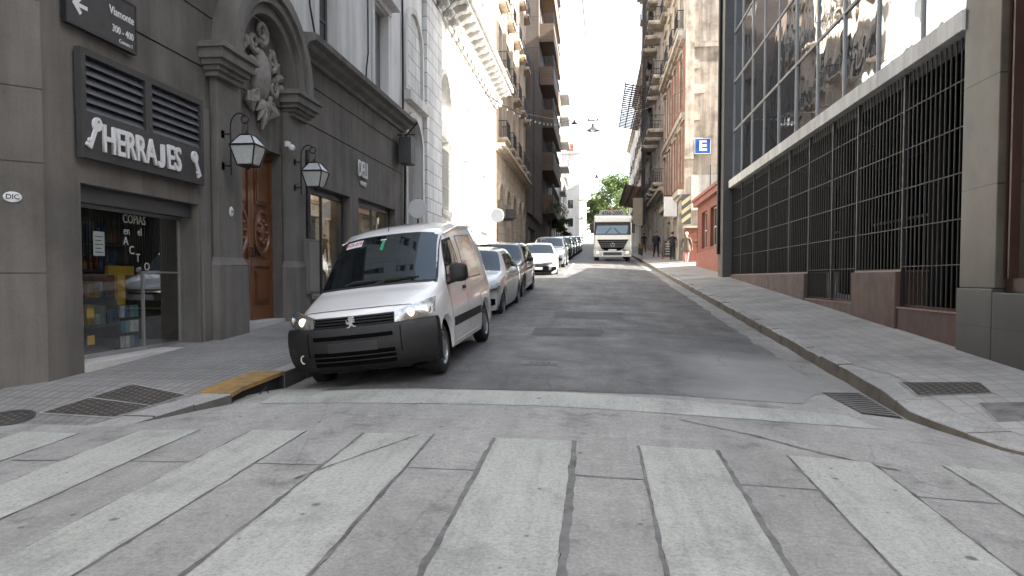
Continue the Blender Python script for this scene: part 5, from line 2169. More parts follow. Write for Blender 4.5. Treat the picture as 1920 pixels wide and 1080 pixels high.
def wheel(parent, r, w, hub):
    """wheel with its axis along X, outer face towards +X"""
    mb = MB()
    ir = r * .66
    mb.lathe([(ir, -w / 2), (r * .93, -w / 2), (r * .985, -w * .42), (r, -w * .25), (r, w * .25), (r * .985, w * .42), (r * .93, w / 2), (ir, w / 2)], (0, 0, 0), 0, 30)
    ty = mb.build('wheel', M_tyre, parent, smooth=40, local=True)
    mb = MB()
    mb.lathe([(ir + .002, -w * .3), (ir + .002, w * .49), (ir * .95, w * .5), (ir * .9, w * .40), (ir * .86, w * .30)], (0, 0, 0), 0, 30)
    if hub == 0:        # plain pressed-steel cap with a ring of slots
        mb.lathe([(ir * .87, w * .33), (ir * .6, w * .46), (ir * .3, w * .47), (0, w * .50)], (0, 0, 0), 0, 30)
    else:               # spoked alloy
        mb.lathe([(ir * .25, w * .1), (ir * .25, w * .42), (0, w * .46)], (0, 0, 0), 0, 16)
        for k in range(5):
            for e in (-.16, .16):
                a = 2 * math.pi * k / 5 + e
                p0 = (w * .40, ir * .18 * math.cos(a), ir * .18 * math.sin(a))
                p1 = (w * .42, ir * .92 * math.cos(a - e * .3), ir * .92 * math.sin(a - e * .3))
                mb.tube([p0, p1], [ir * .085, ir * .06], 6)
    mb.build('rim', M_rim, ty, smooth=35, local=True)
    mb = MB()
    if hub == 0:
        for k in range(10):
            a = 2 * math.pi * k / 10
            mb.ball((w * .40, ir * .74 * math.cos(a), ir * .74 * math.sin(a)), ir * .09, 4, (.35, 1, 1))
    else:
        mb.lathe([(ir * .97, -w * .1), (0, -w * .1)], (0, 0, 0), 0, 20)
    mb.build('rim_shadow', M_dark, ty, smooth=40, local=True)
    return ty


def sweep(name, plan, prof, x0, x1, m, parent, n=24, cap=True, smooth=40):
    """closed profile (outward offset, z) swept along the front plan curve"""
    mb = MB()
    rows = []
    for i in range(n + 1):
        x = x0 + (x1 - x0) * i / n
        rows.append([plan(x, z, o) for o, z in prof])
    mb.grid(rows, True)
    if cap:
        mb.face(rows[0])
        mb.face(rows[-1][::-1])
    return mb.build(name, m, parent, smooth=smooth, local=True)


def front_patch(name, plan, xs, zl, zh, m, parent, off, n=12, k=6, th=.03, mirror=False, ease=False):
    """curved patch on the nose between two z curves given at xs"""
    def seg(v, f):
        i = min(int(f * (len(v) - 1)), len(v) - 2)
        t = f * (len(v) - 1) - i
        return v[i] + (v[i + 1] - v[i]) * t
    rows = []
    for i in range(n + 1):
        f = i / n
        x, a, b = seg(xs, f), seg(zl, f), seg(zh, f)
        row = []
        for j in range(k + 1):
            g = j / k
            bulge = .012 * math.sin(math.pi * g) * math.sin(math.pi * min(1, f * 1.0))
            row.append(plan(x, a + (b - a) * g, off + bulge))
        rows.append(row)
    mb = MB()
    mb.grid(rows)
    inner = [[(q[0], q[1] + th, q[2]) for q in r] for r in rows]
    for e0, e1 in ((rows[0], inner[0]), (rows[-1], inner[-1]), ([r[0] for r in rows], [r[0] for r in inner]), ([r[-1] for r in rows], [r[-1] for r in inner])):
        mb.grid([e0, e1])
    if mirror:
        mb.v = [(-v[0], v[1], v[2]) for v in mb.v]
    return mb.build(name, m, parent, smooth=50, local=True)


def plan_of(wh, bow, lean, z0, pw=2.6, y00=0):
    """front plan curve: y grows towards the corners; upper parts lean back"""
    def f(x, z, o=0):
        ax = min(1.0, abs(x) / wh)
        y = y00 + bow * ax ** pw + lean(z)
        sl = bow * pw * ax ** (pw - 1) / wh
        nrm = math.hypot(1, sl)
        return (x + math.copysign(o * sl / nrm, x), y - o / nrm, z)
    return f


def lerp_table(tab):
    return lambda z: pchip([t[0] for t in tab], [t[1] for t in tab], z)


M_headlamp = emit('lit_headlamp', (1, .80, .52), .42)
M_clear = glass('clear_lens', (.97, .98, 1), .03, fk=.35)
M_orange = mat('orange_lens', (.55, .2, .04), .2, .1, 5, bump=0)

# ---- the white van
VX, VY = -2.56, 8.66 - .80
van = thing('delivery_van', 'white delivery van with black bumper parked on the slope at the corner', 'van', (-2.62, 7.78, .235), (R(3.3), R(-6.0), R(-2.3)))
van.rotation_mode = 'XYZ'
M_van = paint('white_van_paint', (.80, .79, .765))
vst = [  # y, bow, half width, belt, roof half w, roof edge z, centre z
    (.00, .27, .66, .58, .60, .62, .66),
    (.035, .26, .72, .68, .62, .73, .765),
    (.07, .25, .765, .76, .64, .82, .855),
    (.13, .24, .79, .82, .66, .875, .905),
    (.30, .22, .82, .88, .69, .93, .955),
    (.60, .17, .845, .94, .735, 1.01, 1.035),
    (.92, .13, .855, 1.0, .765, 1.085, 1.115),
    (1.30, .11, .858, 1.04, .735, 1.36, 1.42),
    (1.66, .09, .86, 1.06, .70, 1.61, 1.70),
    (1.80, .07, .86, 1.07, .70, 1.68, 1.785),
    (2.15, .02, .86, 1.08, .70, 1.76, 1.875),
    (2.7, .0, .86, 1.08, .705, 1.80, 1.915),
    (3.4, -.02, .86, 1.08, .705, 1.80, 1.91),
    (3.9, -.05, .855, 1.08, .69, 1.75, 1.85),
    (4.04, -.06, .845, 1.05, .68, 1.66, 1.76),
    (4.12, -.06, .82, .95, .66, 1.2, 1.3),
    (4.137, -.06, .78, .7, .62, .75, .8)]
V = Car(vst, .235, (.80, 3.49), .305, .365, .725)
V.body('body', M_van, van)
V.wheel_set(van, 0)
lean = lerp_table([(.2, .05), (.32, .01), (.5, -.01), (.66, .0), (.72, .02), (.86, .075), (.95, .16)])
VP_ = plan_of(.86, .30, lean, .5, 2.8)
prof = [(.0, .735), (.035, .73), (.05, .695), (.055, .56), (.05, .44), (.035, .34), (.0, .255), (-.06, .235), (-.06, .735)]
bum = sweep('front_bumper', VP_, prof, -.865, .865, M_plastic, van, 40)
# bumper flanks running back to the wheel arch
for sg in (-1, 1):
    mb = MB()
    rows = []
    for i in range(7):
        y = .30 + (.445 - .30) * i / 6
        ww = .868
        rows.append([(sg * ww, y, .73), (sg * (ww + .03), y, .695), (sg * (ww + .035), y, .5), (sg * (ww + .025), y, .34), (sg * (ww - .03), y, .25), (sg * (ww - .08), y, .25), (sg * (ww - .08), y, .73)])
    mb.grid(rows, True)
    mb.face(rows[0])
    mb.face(rows[-1])
    mb.build('bumper_flank', M_plastic, bum, smooth=40, local=True)
M_pit = mat('black_grille_void', (.004, .004, .004), .9, .1, 3, bump=0, spec=.05)
sweep('lower_intake', VP_, [(.030, .30), (.0535, .305), (.0575, .465), (.045, .465)], -.46, .46, M_pit, bum, 16)
sweep('upper_slot', VP_, [(.045, .60), (.0605, .60), (.0595, .645), (.045, .645)], -.45, .45, M_pit, bum, 16)
for z in (.352, .405):
    sweep('intake_slat', VP_, [(.05, z), (.066, z), (.066, z + .012), (.05, z + .012)], -.46, .46, M_plastic, bum, 16)
sweep('plate_recess', VP_, [(.045, .46), (.0615, .462), (.0615, .565), (.045, .565)], -.28, .28, mat('smooth_black_plastic', (.03, .03, .031), .35, .05, 4, bump=0), bum, 10)
gr = sweep('grille', VP_, [(-.02, .74), (.012, .74), (.012, .845), (-.02, .845)], -.46, .46, M_pit, van, 20)
for z in (.742, .774, .806, .834):
    sweep('grille_bar', VP_, [(.0, z), (.030, z - .004), (.034, z + .008), (.0, z + .014)], -.465, .465, M_plastic, gr, 20)
for sg in (1, -1):
    hl = front_patch('headlight', VP_, [.475, .58, .70, .80, .862], [.735, .737, .743, .755, .79], [.852, .882, .912, .94, .955], M_lens, van, .012, 14, 6, .05, sg < 0)
    front_patch('lens_cover', VP_, [.47, .58, .70, .80, .866], [.731, .733, .739, .751, .786], [.856, .886, .916, .944, .96], M_clear, hl, .03, 14, 6, .02, sg < 0)
    mb = MB()
    for x, r in ((.63, .052),):
        q = VP_(x, .815, .02)
        mb.ball((sg * q[0], q[1], q[2]), r, 6, (1, .4, 1))
    mb.build('bulb', M_headlamp, hl, smooth=60, local=True)
    q = VP_(.815, .83, .017)
    mb = MB()
    mb.ball((sg * q[0], q[1], q[2]), .04, 6, (.6, .5, 1.3))
    mb.build('indicator', M_lens, hl, smooth=60, local=True)
for sg in (-1, 1):
    sweep('bumper_seam', VP_, [(.0, .26), (.057, .44), (.0585, .56), (.053, .69), (.0, .72)], sg * .525 - .004, sg * .525 + .004, M_pit, bum, 2)
# tow eye cap
q = VP_(-.62, .40, .056)
mb = MB()
mb.tube([(q[0] + .03 * math.cos(a), q[1], q[2] + .045 * math.sin(a)) for a in [1.2 + i * .42 for i in range(10)]], .008, 6)
mb.build('tow_hook', M_letter, bum, smooth=40, local=True)
# emblem: upright lion, in outline
lion = [(-.01, .115), (.025, .12), (.04, .10), (.03, .085), (.05, .08), (.055, .065), (.03, .06), (.05, .045), (.052, .03), (.025, .04), (.018, .015), (.035, -.005), (.06, -.015), (.058, -.03), (.03, -.03), (.018, -.01), (.0, -.015), (-.015, -.035), (-.045, -.04), (-.045, -.025), (-.02, -.015), (-.02, .02), (-.04, .01), (-.05, .03), (-.04, .055), (-.055, .07), (-.045, .075), (-.03, .055), (-.03, .035), (-.015, .05), (-.025, .09)]
mb = MB()
yy = VP_(0, .76, 0)[1]
n = len(lion)
mb.raw([(x * 1.05, yy - .055 + .02 * 0, .752 + z * .8) for x, z in lion] + [(x * 1.05, yy - .03, .752 + z * .8) for x, z in lion], [tuple(range(n)), tuple(range(2 * n - 1, n - 1, -1))] + [(i, (i + 1) % n, n + (i + 1) % n, n + i) for i in range(n)])
mb.build('emblem', M_chrome, gr, local=True)
# glass
V.top('windscreen_seal', .93, 1.755, 1.0, .995, M_ink, van, .005)
ws = V.top('windscreen', .97, 1.725, .965, .95, M_carglass, van, .011)


def on_ws(u, v, o=.018):
    y = .97 + (1.725 - .97) * v
    bow, wb, zb, wt, zs, zt = V.par(y)
    x = wt * .95 * u
    h = V.section(y, False)[6:][::-1]
    z = h[-1][2]
    for (x0, _, z0), (x1, _, z1) in zip(h, h[1:]):
        if x0 <= abs(x) <= x1:
            z = z0 + (z1 - z0) * (abs(x) - x0) / max(1e-6, x1 - x0)
            break
    return Vector((x, y + bow * (abs(x) / wb) ** 2.6 - o * .6, z + o * .8))


def ws_patch(name, u0, u1, v0, v1, m, o, parent=ws):
    rows = [[tuple(on_ws(u0 + (u1 - u0) * i / 6, v0 + (v1 - v0) * j / 2, o)) for i in range(7)] for j in range(3)]
    mb = MB()
    mb.grid(rows)
    return mb.build(name, m, parent, local=True)


st = ws_patch('sticker', -.86, -.52, .80, .955, M_plate, .014)
p0, p1, pu = on_ws(-.86, .87, .017), on_ws(-.52, .87, .017), on_ws(-.69, .95, .017)
pc = on_ws(-.69, .877, .0165)
lettering('DCR-0191', .105, pc, p1 - p0, pu - on_ws(-.69, .80, .017), M_redink, st, bold=.0012, ext=.0008, sx=.58, local=True)
ws_patch('green_tag', -.10, -.035, .66, .88, mat('green_tag', (.02, .28, .13), .5, .1, 5, bump=0), .0145)
ws_patch('white_strip', -.14, -.02, .885, .91, M_plate, .0148)
for (u0, v0, u1, v1) in ((-.55, -.03, -.02, .06), (.05, -.03, .62, .07)):
    mb = MB()
    a, b = on_ws(u0, max(v0, 0), .03), on_ws(u1, v1, .03)
    c = on_ws(u0 + .18, .05, .045)
    mb.tube([a, c, b], .011, 6)
    mb.tube([on_ws(u0 + .1, .035, .022), on_ws((u0 + u1) / 2 + .1, .05, .022), on_ws(u1 + .12, v1 + .01, .022)], .008, 6)
    mb.build('wiper', M_ink, van, smooth=40, local=True)
mb = MB()
mb.tube([(-.06, 1.86, 1.765), (-.06, 1.88, 1.80)], .018, 8)
mb.tube([(-.06, 1.87, 1.79), (-.06, 2.02, 1.95)], [.007, .004], 6)
mb.build('antenna', M_ink, van, smooth=40, local=True)
for sg in (1, -1):
    V.side('window_seal', ((1.14, 1.03), (2.16, 1.06), (2.10, 1.655), (1.66, 1.615)), M_ink, van, sg, .003)
    V.side('side_window', ((1.22, 1.07), (2.12, 1.09), (2.06, 1.615), (1.69, 1.575)), M_carglass, van, sg, .006)
    V.side('rear_panel_seam', ((2.30, 1.05), (3.42, 1.05), (3.32, 1.69), (2.35, 1.67)), mat('seam_shadow_grey', (.14, .14, .145), .5, .05, 4, bump=0), van, sg, .003)
    V.side('rear_panel', ((2.315, 1.065), (3.40, 1.065), (3.305, 1.677), (2.365, 1.657)), mat('silver_film_glass', (.42, .43, .45), .12, .2, 3, metal=.5, bump=.05, bs=6, coat=1), van, sg, .007)
    V.side('rub_strip', ((1.22, .50), (3.05, .50), (3.05, .61), (1.22, .61)), M_plastic, van, sg, .012, .02)
    for (a, b) in (((1.14, 1.02), (1.19, .28)), ((2.2, 1.60), (2.22, .28))):
        V.side('door_seam', ((b[0], b[1]), (b[0] + .012, b[1]), (a[0] + .012, a[1]), (a[0], a[1])), M_ink, van, sg, .002, n=1, k=14)
    V.side('door_handle', ((1.98, .93), (2.14, .93), (2.14, .975), (1.98, .975)), M_plastic, van, sg, .018, .02)
    V.side('sill', ((1.18, .24), (3.1, .24), (3.1, .30), (1.18, .30)), M_van, van, sg, .012, .02)
    mb = MB()
    mb.tube([(sg * .712, 1.85, 1.70), (sg * .718, 2.7, 1.812), (sg * .717, 3.45, 1.805)], .012, 6)
    mb.build('roof_gutter', M_van, van, smooth=40, local=True)
    if sg < 0:
        continue
    mb = MB()
    rows = []
    for yy_, q_ in ((1.20, .5), (1.215, .8), (1.25, .97), (1.33, 1.0), (1.335, .96)):
        rows.append([(sg * .985 + .115 * q_ * math.copysign(abs(math.cos(a_)) ** .55, math.cos(a_)), yy_, 1.175 + .118 * q_ * math.copysign(abs(math.sin(a_)) ** .55, math.sin(a_))) for a_ in [2 * math.pi * i / 24 for i in range(24)]])
    mb.grid(rows, True)
    mb.face(rows[0])
    mb.face(rows[-1])
    mb.tube([(sg * .83, 1.27, 1.07), (sg * .95, 1.28, 1.10)], [.04, .03], 8)
    mr = mb.build('mirror', M_plastic, van, smooth=60, local=True)
    mb = MB()
    mb.box(sg * .985 - .09, sg * .985 + .09, 1.336, 1.342, 1.08, 1.27)
    mb.build('mirror_glass', M_carglass, mr, smooth=60, local=True)
V.top('bonnet_seam', .145, .16, .99, .99, M_ink, van, .0035, n=20, k=1)


# ---- the other cars share a generic builder
def car(label, st, loc, rz, col, flake, wheels, wr, track, glass_q, front, hub=1, rails=False, light=True, zbot=.21, detail=True, pitch=3.4, roll=0, name='parked_car'):
    t = thing(name, label, 'car', loc, (R(pitch), R(roll), R(rz)))
    K = Car(st, zbot, wheels, wr, wr + .055, track)
    pm = paint('paint_' + label.split()[0] + '_' + str(len(bpy.data.materials)), col, flake)
    K.body('body', pm, t)
    K.wheel_set(t, hub, .2)
    yc, yh, f0, f1 = glass_q['ws']
    K.top('windscreen', yc, yh, f0, f1, M_carglass, t, .006)
    if 'rw' in glass_q:
        K.top('rear_window', *glass_q['rw'], M_carglass, t, .006)
    for sg in (1, -1):
        for q in glass_q['side']:
            K.side('side_window', q, M_carglass, t, sg, .004)
        if detail:
            for (a, b) in glass_q.get('seams', ()):
                K.side('door_seam', ((b[0], b[1]), (b[0] + .012, b[1]), (a[0] + .012, a[1]), (a[0], a[1])), M_ink, t, sg, .002, n=1, k=12)
            for y in glass_q.get('handles', ()):
                z = K.par(y)[2] - .10
                K.side('door_handle', ((y, z), (y + .17, z), (y + .17, z + .03), (y, z + .03)), pm, t, sg, .018, .02, n=3, k=1)
        yw, zw = glass_q['mirror']
        w = K.par(yw)[1]
        mb = MB()
        mb.ball((sg * (w + .10), yw, zw), .09, 7, (1.15, .7, .8))
        mb.tube([(sg * (w - .06), yw, zw - .07), (sg * (w + .05), yw, zw - .03)], .03, 7)
        mb.build('mirror', glass_q.get('mm', pm), t, smooth=60, local=True)
        if rails:
            mb = MB()
            wr_ = K.par(2.4)[3]
            z0 = K.par(2.4)[4] + .03
            mb.tube([(sg * wr_ * .95, 1.75, z0), (sg * wr_ * .95, 1.9, z0 + .075), (sg * wr_ * .95, 3.4, z0 + .075), (sg * wr_ * .95, 3.55, z0)], .018, 7)
            mb.build('roof_rail', M_iron, t, smooth=40, local=True)
    lean = lerp_table(front['lean'])
    P = plan_of(front['wh'], front['bow'], lean, .5)
    for sg in (1, -1):
        h = front_patch('headlight', P, *front['lamp'], M_lens, t, .02, 12, 5, .05, sg < 0)
        front_patch('fog_recess', P, *front['fog'], M_pit, t, .022, 8, 4, .04, sg < 0)
    gz0, gz1, gx = front['grille']
    g = sweep('grille', P, [(-.02, gz0), (.024, gz0), (.024, gz1), (-.02, gz1)], -gx, gx, M_pit, t, 14)
    sweep('grille_bar', P, [(.0, (gz0 + gz1) / 2 - .015), (.034, (gz0 + gz1) / 2 - .015), (.034, (gz0 + gz1) / 2 + .02), (.0, (gz0 + gz1) / 2 + .02)], -gx, gx, front.get('bar', M_chrome), g, 14)
    lz0, lz1, lx = front['intake']
    lo_ = sweep('lower_intake', P, [(-.02, lz0), (.028, lz0), (.028, lz1), (-.02, lz1)], -lx, lx, M_pit, t, 14)
    q = P(0, front['plate'], .04)
    mb = MB()
    mb.box(-.22, .22, q[1] - .006, q[1] + .02, front['plate'] - .055, front['plate'] + .055)
    mb.build('number_plate', M_plate, t, bevel=.004, local=True)
    return t


hst = [(.00, .26, .62, .54, .56, .58, .61), (.04, .25, .70, .64, .60, .68, .71), (.10, .24, .76, .72, .64, .77, .80), (.30, .20, .80, .80, .68, .85, .88), (.65, .15, .83, .87, .71, .92, .95), (.98, .12, .845, .92, .73, .98, 1.01), (1.62, .08, .848, .95, .61, 1.39, 1.455), (1.85, .05, .848, .955, .60, 1.42, 1.49), (2.4, 0, .848, .97, .60, 1.43, 1.51), (3.2, -.05, .84, .99, .57, 1.38, 1.46), (3.45, -.08, .83, 1.0, .56, 1.28, 1.36), (3.78, -.1, .81, .96, .58, 1.02, 1.06), (3.88, -.1, .78, .8, .6, .84, .88), (3.91, -.1, .72, .6, .58, .63, .66)]
hglass = dict(ws=(1.01, 1.58, .96, .95), rw=(3.3, 3.72, .9, .9), side=[((1.30, .985), (2.12, .995), (2.08, 1.36), (1.68, 1.35)), ((2.18, .995), (3.0, 1.02), (2.85, 1.34), (2.15, 1.365)), ((3.05, 1.03), (3.35, 1.1), (3.2, 1.27), (2.95, 1.31))], seams=(((1.2, .93), (1.22, .26)), ((2.13, 1.38), (2.15, .26)), ((2.95, .95), (2.9, .5))), handles=(1.85, 2.7), mirror=(1.36, 1.02))
hfront = dict(lean=[(.2, .02), (.45, -.01), (.6, .02), (.72, .07), (.85, .2)], wh=.84, bow=.29, lamp=([.44, .58, .70, .82], [.60, .61, .64, .70], [.68, .72, .77, .82]), fog=([.50, .60, .72], [.30, .30, .34], [.46, .47, .46]), grille=(.56, .66, .42), intake=(.26, .42, .46), plate=.49)
car('silver hatchback parked right behind the white van', hst, (-2.82, 14.75, .60), -1.5, (.74, .74, .74), .1, (.78, 3.28), .305, .72, hglass, hfront)
sst = [(.00, .24, .68, .62, .62, .66, .70), (.04, .23, .76, .74, .66, .78, .82), (.10, .22, .82, .86, .70, .90, .94), (.30, .18, .86, .94, .74, .99, 1.02), (.70, .14, .89, .99, .78, 1.04, 1.07), (1.02, .12, .905, 1.02, .80, 1.08, 1.11), (1.62, .08, .91, 1.05, .69, 1.50, 1.56), (1.9, .05, .91, 1.06, .68, 1.54, 1.61), (2.5, 0, .91, 1.07, .68, 1.56, 1.63), (3.5, -.05, .90, 1.09, .66, 1.52, 1.60), (3.9, -.08, .88, 1.1, .66, 1.36, 1.42), (4.2, -.1, .86, 1.0, .68, 1.06, 1.1), (4.3, -.1, .8, .7, .66, .74, .78)]
sglass = dict(ws=(1.05, 1.58, .96, .95), rw=(3.7, 4.1, .9, .9), side=[((1.32, 1.09), (2.2, 1.10), (2.16, 1.48), (1.68, 1.47)), ((2.27, 1.10), (3.2, 1.12), (3.05, 1.47), (2.23, 1.485)), ((3.27, 1.13), (3.75, 1.2), (3.6, 1.39), (3.15, 1.45))], seams=(((1.22, 1.03), (1.24, .36)), ((2.21, 1.5), (2.23, .36))), handles=(1.95, 2.9), mirror=(1.38, 1.14), mm=M_ink)
sfront = dict(lean=[(.2, .02), (.5, -.01), (.7, .0), (.85, .05), (1.0, .2)], wh=.9, bow=.26, lamp=([.46, .60, .74, .87], [.74, .74, .76, .82], [.88, .90, .93, .96]), fog=([.5, .62, .76], [.36, .36, .40], [.52, .52, .5]), grille=(.74, .88, .44), intake=(.34, .52, .5), plate=.60)
car('dark grey sport utility car with roof rails between silver and white cars', sst, (-2.88, 19.05, .83), -1.0, (.16, .165, .175), .2, (.83, 3.5), .345, .78, sglass, sfront, rails=True, zbot=.28)
wst = [(.00, .30, .64, .52, .58, .56, .59), (.04, .29, .73, .62, .62, .67, .70), (.10, .28, .79, .70, .66, .75, .78), (.35, .22, .84, .79, .70, .84, .87), (.8, .16, .875, .87, .74, .92, .945), (1.2, .12, .89, .91, .75, .97, .995), (1.95, .08, .895, .94, .61, 1.36, 1.42), (2.3, .04, .895, .95, .59, 1.40, 1.465), (2.7, 0, .895, .955, .59, 1.405, 1.47), (3.2, -.04, .89, .965, .58, 1.36, 1.43), (3.9, -.1, .88, .97, .66, 1.02, 1.06), (4.3, -.14, .86, .95, .68, .99, 1.02), (4.46, -.16, .82, .8, .66, .84, .87), (4.5, -.16, .74, .6, .6, .64, .66)]
wglass = dict(ws=(1.24, 1.92, .96, .95), rw=(3.28, 3.85, .92, .92), side=[((1.62, .965), (2.4, .97), (2.36, 1.34), (2.02, 1.33)), ((2.46, .975), (3.25, .99), (3.1, 1.32), (2.42, 1.345))], seams=(((1.42, .93), (1.44, .26)), ((2.42, 1.36), (2.44, .26))), handles=(2.15, 3.0), mirror=(1.68, 1.0))
wfront = dict(lean=[(.2, .03), (.45, -.01), (.6, .02), (.72, .08), (.85, .2)], wh=.88, bow=.33, lamp=([.42, .56, .70, .85], [.64, .645, .665, .72], [.70, .735, .775, .81]), fog=([.58, .68, .80], [.28, .30, .36], [.46, .50, .50]), grille=(.60, .67, .44), intake=(.24, .52, .48), plate=.42, bar=M_chrome)
car('white saloon car standing in the sunlit patch', wst, (-2.45, 30.3, 1.5), 3.0, (.72, .73, .73), .0, (.93, 3.63), .325, .765, wglass, wfront)
far = [(-2.5, 37.2, sst, sglass, sfront, (.10, .11, .12), .2, 'dark tall car half hidden behind the sunlit saloon', (.83, 3.5), .345, .78),
       (-2.6, 49.5, sst, sglass, sfront, (.02, .022, .025), .1, 'black car with a tall roof behind the motorcycles', (.83, 3.5), .345, .78),
       (-2.5, 55.5, hst, hglass, hfront, (.18, .22, .27), .4, 'blue grey hatchback in the far shaded row', (.78, 3.28), .305, .72),
       (-2.5, 61, sst, sglass, sfront, (.05, .05, .055), .2, 'charcoal car far up the left kerb beside the truck', (.83, 3.5), .345, .78),
       (-2.4, 67, wst, wglass, wfront, (.30, .31, .32), .4, 'grey saloon in the far parked row', (.93, 3.63), .325, .765),
       (-2.4, 74, sst, sglass, sfront, (.03, .03, .035), .1, 'farthest dark car of the parked row', (.83, 3.5), .345, .78)]
for x, y, st_, gq, fr_, col, fl_, lab, whl, wr, tr in far:
    car(lab, st_, (x, y, road(x, y)), -1, col, fl_, whl, wr, tr, gq, fr_, detail=False)


# ---- motorcycles
def motorbike(label, loc, rz, col):
    t = thing('motorcycle', label, 'motorcycle', loc, (0, R(9), R(rz)), group='motorcycles parked between the cars')
    for y in (.3, 1.6):
        mb = MB()
        mb.lathe([(.24, -.05), (.29, -.05), (.31, 0), (.29, .05), (.24, .05)], (0, y, .31), 0, 22)
        w = mb.build('wheel', M_tyre, t, smooth=40, local=True)
        mb = MB()
        for k in range(6):
            a = math.pi * k / 3
            mb.tube([(0, y, .31), (0, y + .25 * math.cos(a), .31 + .25 * math.sin(a))], .012, 5)
        mb.lathe([(.235, -.02), (.25, 0), (.235, .02)], (0, y, .31), 0, 22)
        mb.build('rim', M_rim, w, local=True)
    mb = MB()
    for sg in (-.07, .07):
        mb.tube([(sg, .3, .31), (sg, .52, .92)], .022, 6)
    mb.tube([(-.36, .68, 1.02), (-.2, .56, .99), (.2, .56, .99), (.36, .68, 1.02)], .014, 6)
    mb.build('fork', M_bar, t, smooth=40, local=True)
    mb = MB()
    mb.box(-.14, .14, .75, 1.15, .32, .62)
    mb.tube([(.16, .8, .4), (.18, 1.2, .3), (.18, 1.75, .36)], .04, 6)
    mb.tube([(0, 1.1, .45), (0, 1.6, .31)], .04, 6)
    mb.build('engine', M_bar, t, bevel=.02, local=True)
    mb = MB()
    mb.ball((0, .85, .78), .2, 8, (.75, 1.3, .7))
    mb.ball((0, .45, .86), .15, 7, (.9, .7, 1.1))
    mb.tube([(0, .05, .56), (0, .3, .66), (0, .55, .56)], .05, 6)
    mb.build('tank', col, t, smooth=50, local=True)
    mb = MB()
    mb.tube([(0, 1.0, .80), (0, 1.3, .79), (0, 1.75, .86)], [.08, .12, .07], 8)
    mb.build('seat', M_ink, t, smooth=50, local=True)
    mb = MB()
    mb.ball((0, .34, .86), .085, 7)
    mb.build('headlight', M_lens, t, smooth=50, local=True)


M_bred = paint('red_tank_paint', (.35, .02, .02))
for y, x, c, lab in ((43.6, -1.75, M_bred, 'red motorcycle leaning at the kerb behind the white cars'), (44.8, -1.7, M_ink, 'black motorcycle beside the red one'), (46.0, -1.65, M_bred, 'farther red motorcycle of the parked row'), (47.3, -1.7, M_ink, 'farther black motorcycle of the parked row')):
    motorbike(lab, (x - .25, y, road(x, y)), 40, c)

# ---- truck
T = thing('tanker_truck', 'white heavy truck with grey tank coming down the street', 'truck', (1.08, 47.8, road(1.0, 47.8) - .02), (R(3.4), 0, 0))
M_tr = paint('white_truck_paint', (.66, .65, .62))
mb = MB()
pr = [(-.02, .75), (-.06, 1.0), (-.02, 1.75), (.10, 2.6), (.22, 2.93), (.5, 3.0), (2.0, 3.0), (2.0, .75)]
n = len(pr)
for sgx in (1,):
    mb.raw([(-1.22, y, z) for y, z in pr] + [(1.22, y, z) for y, z in pr], [tuple(range(n)), tuple(range(2 * n - 1, n - 1, -1))] + [(i, (i + 1) % n, n + (i + 1) % n, n + i) for i in range(n)])
mb.build('cab', M_tr, T, bevel=.08, local=True)
mb = MB()
mb.raw([(-1.08, -.045, 1.78), (1.08, -.045, 1.78), (1.02, .06, 2.52), (-1.02, .06, 2.52), (-1.08, .1, 1.78), (1.08, .1, 1.78), (1.02, .2, 2.52), (-1.02, .2, 2.52)], [(0, 1, 2, 3), (0, 4, 5, 1), (3, 2, 6, 7), (0, 3, 7, 4), (1, 5, 6, 2)])
sm2 = MB()
sm2.raw([(-1.19, -.040, 1.74), (1.19, -.040, 1.74), (1.16, .062, 2.56), (-1.16, .062, 2.56), (-1.19, .1, 1.74), (1.19, .1, 1.74), (1.16, .2, 2.56), (-1.16, .2, 2.56)], [(0, 1, 2, 3), (0, 4, 5, 1), (3, 2, 6, 7), (0, 3, 7, 4), (1, 5, 6, 2)])
sm2.build('windscreen_surround', M_ink, T, local=True)
ws2 = mb.build('windscreen', M_carglass, T, bevel=.03, local=True)
mb = MB()
mb.box(-1.16, 1.16, -.10, .02, 2.58, 2.86)
mb.build('sun_visor', M_tr, T, bevel=.04, local=True)
mb = MB()
mb.raw([(-1.0, -.09, 1.66), (1.0, -.09, 1.66), (.72, -.11, .98), (-.72, -.11, .98), (-1.0, -.0, 1.66), (1.0, -.0, 1.66), (.72, -.0, .98), (-.72, -.0, .98)], [(0, 1, 2, 3), (0, 4, 5, 1), (3, 2, 6, 7), (0, 3, 7, 4), (1, 5, 6, 2)]) if False else mb.prism([(-.98, 1.42), (.98, 1.42), (.70, .86), (.5, .78), (-.5, .78), (-.70, .86)], 1, -.115, .0)
g = mb.build('grille', M_pit, T, bevel=.02, local=True)
mb = MB()
for z, w in ((1.3, .94), (1.17, .88), (1.05, .82), (.93, .75)):
    mb.box(-w, w, -.135, -.116, z, z + .05)
mb.build('grille_bar', mat('grey_truck_plastic', (.12, .12, .12), .4, .1, 3, bump=0), g, bevel=.008, local=True)
mb = MB()
mb.lathe([(.115, -.01), (.13, -.01), (.13, .01), (.115, .01)], (0, -.15, 1.1), 1, 24)
for k in range(3):
    a = math.pi / 2 + k * 2 * math.pi / 3
    mb.tube([(0, -.15, 1.1), (.12 * math.cos(a), -.15, 1.1 + .12 * math.sin(a))], [.02, .004], 5)
mb.build('emblem', M_chrome, g, local=True)
mb = MB()
mb.box(-1.23, 1.23, -.16, .3, .30, .70)
b_ = mb.build('bumper', M_tr, T, bevel=.06, local=True)
mb = MB()
mb.box(-.6, .6, -.17, -.1, .40, .62)
mb.build('bumper_centre', M_dkmetal, b_, bevel=.02, local=True)
mb = MB()
mb.box(-.26, .26, -.19, -.175, .70, .81)
mb.build('number_plate', M_plate, T, local=True)
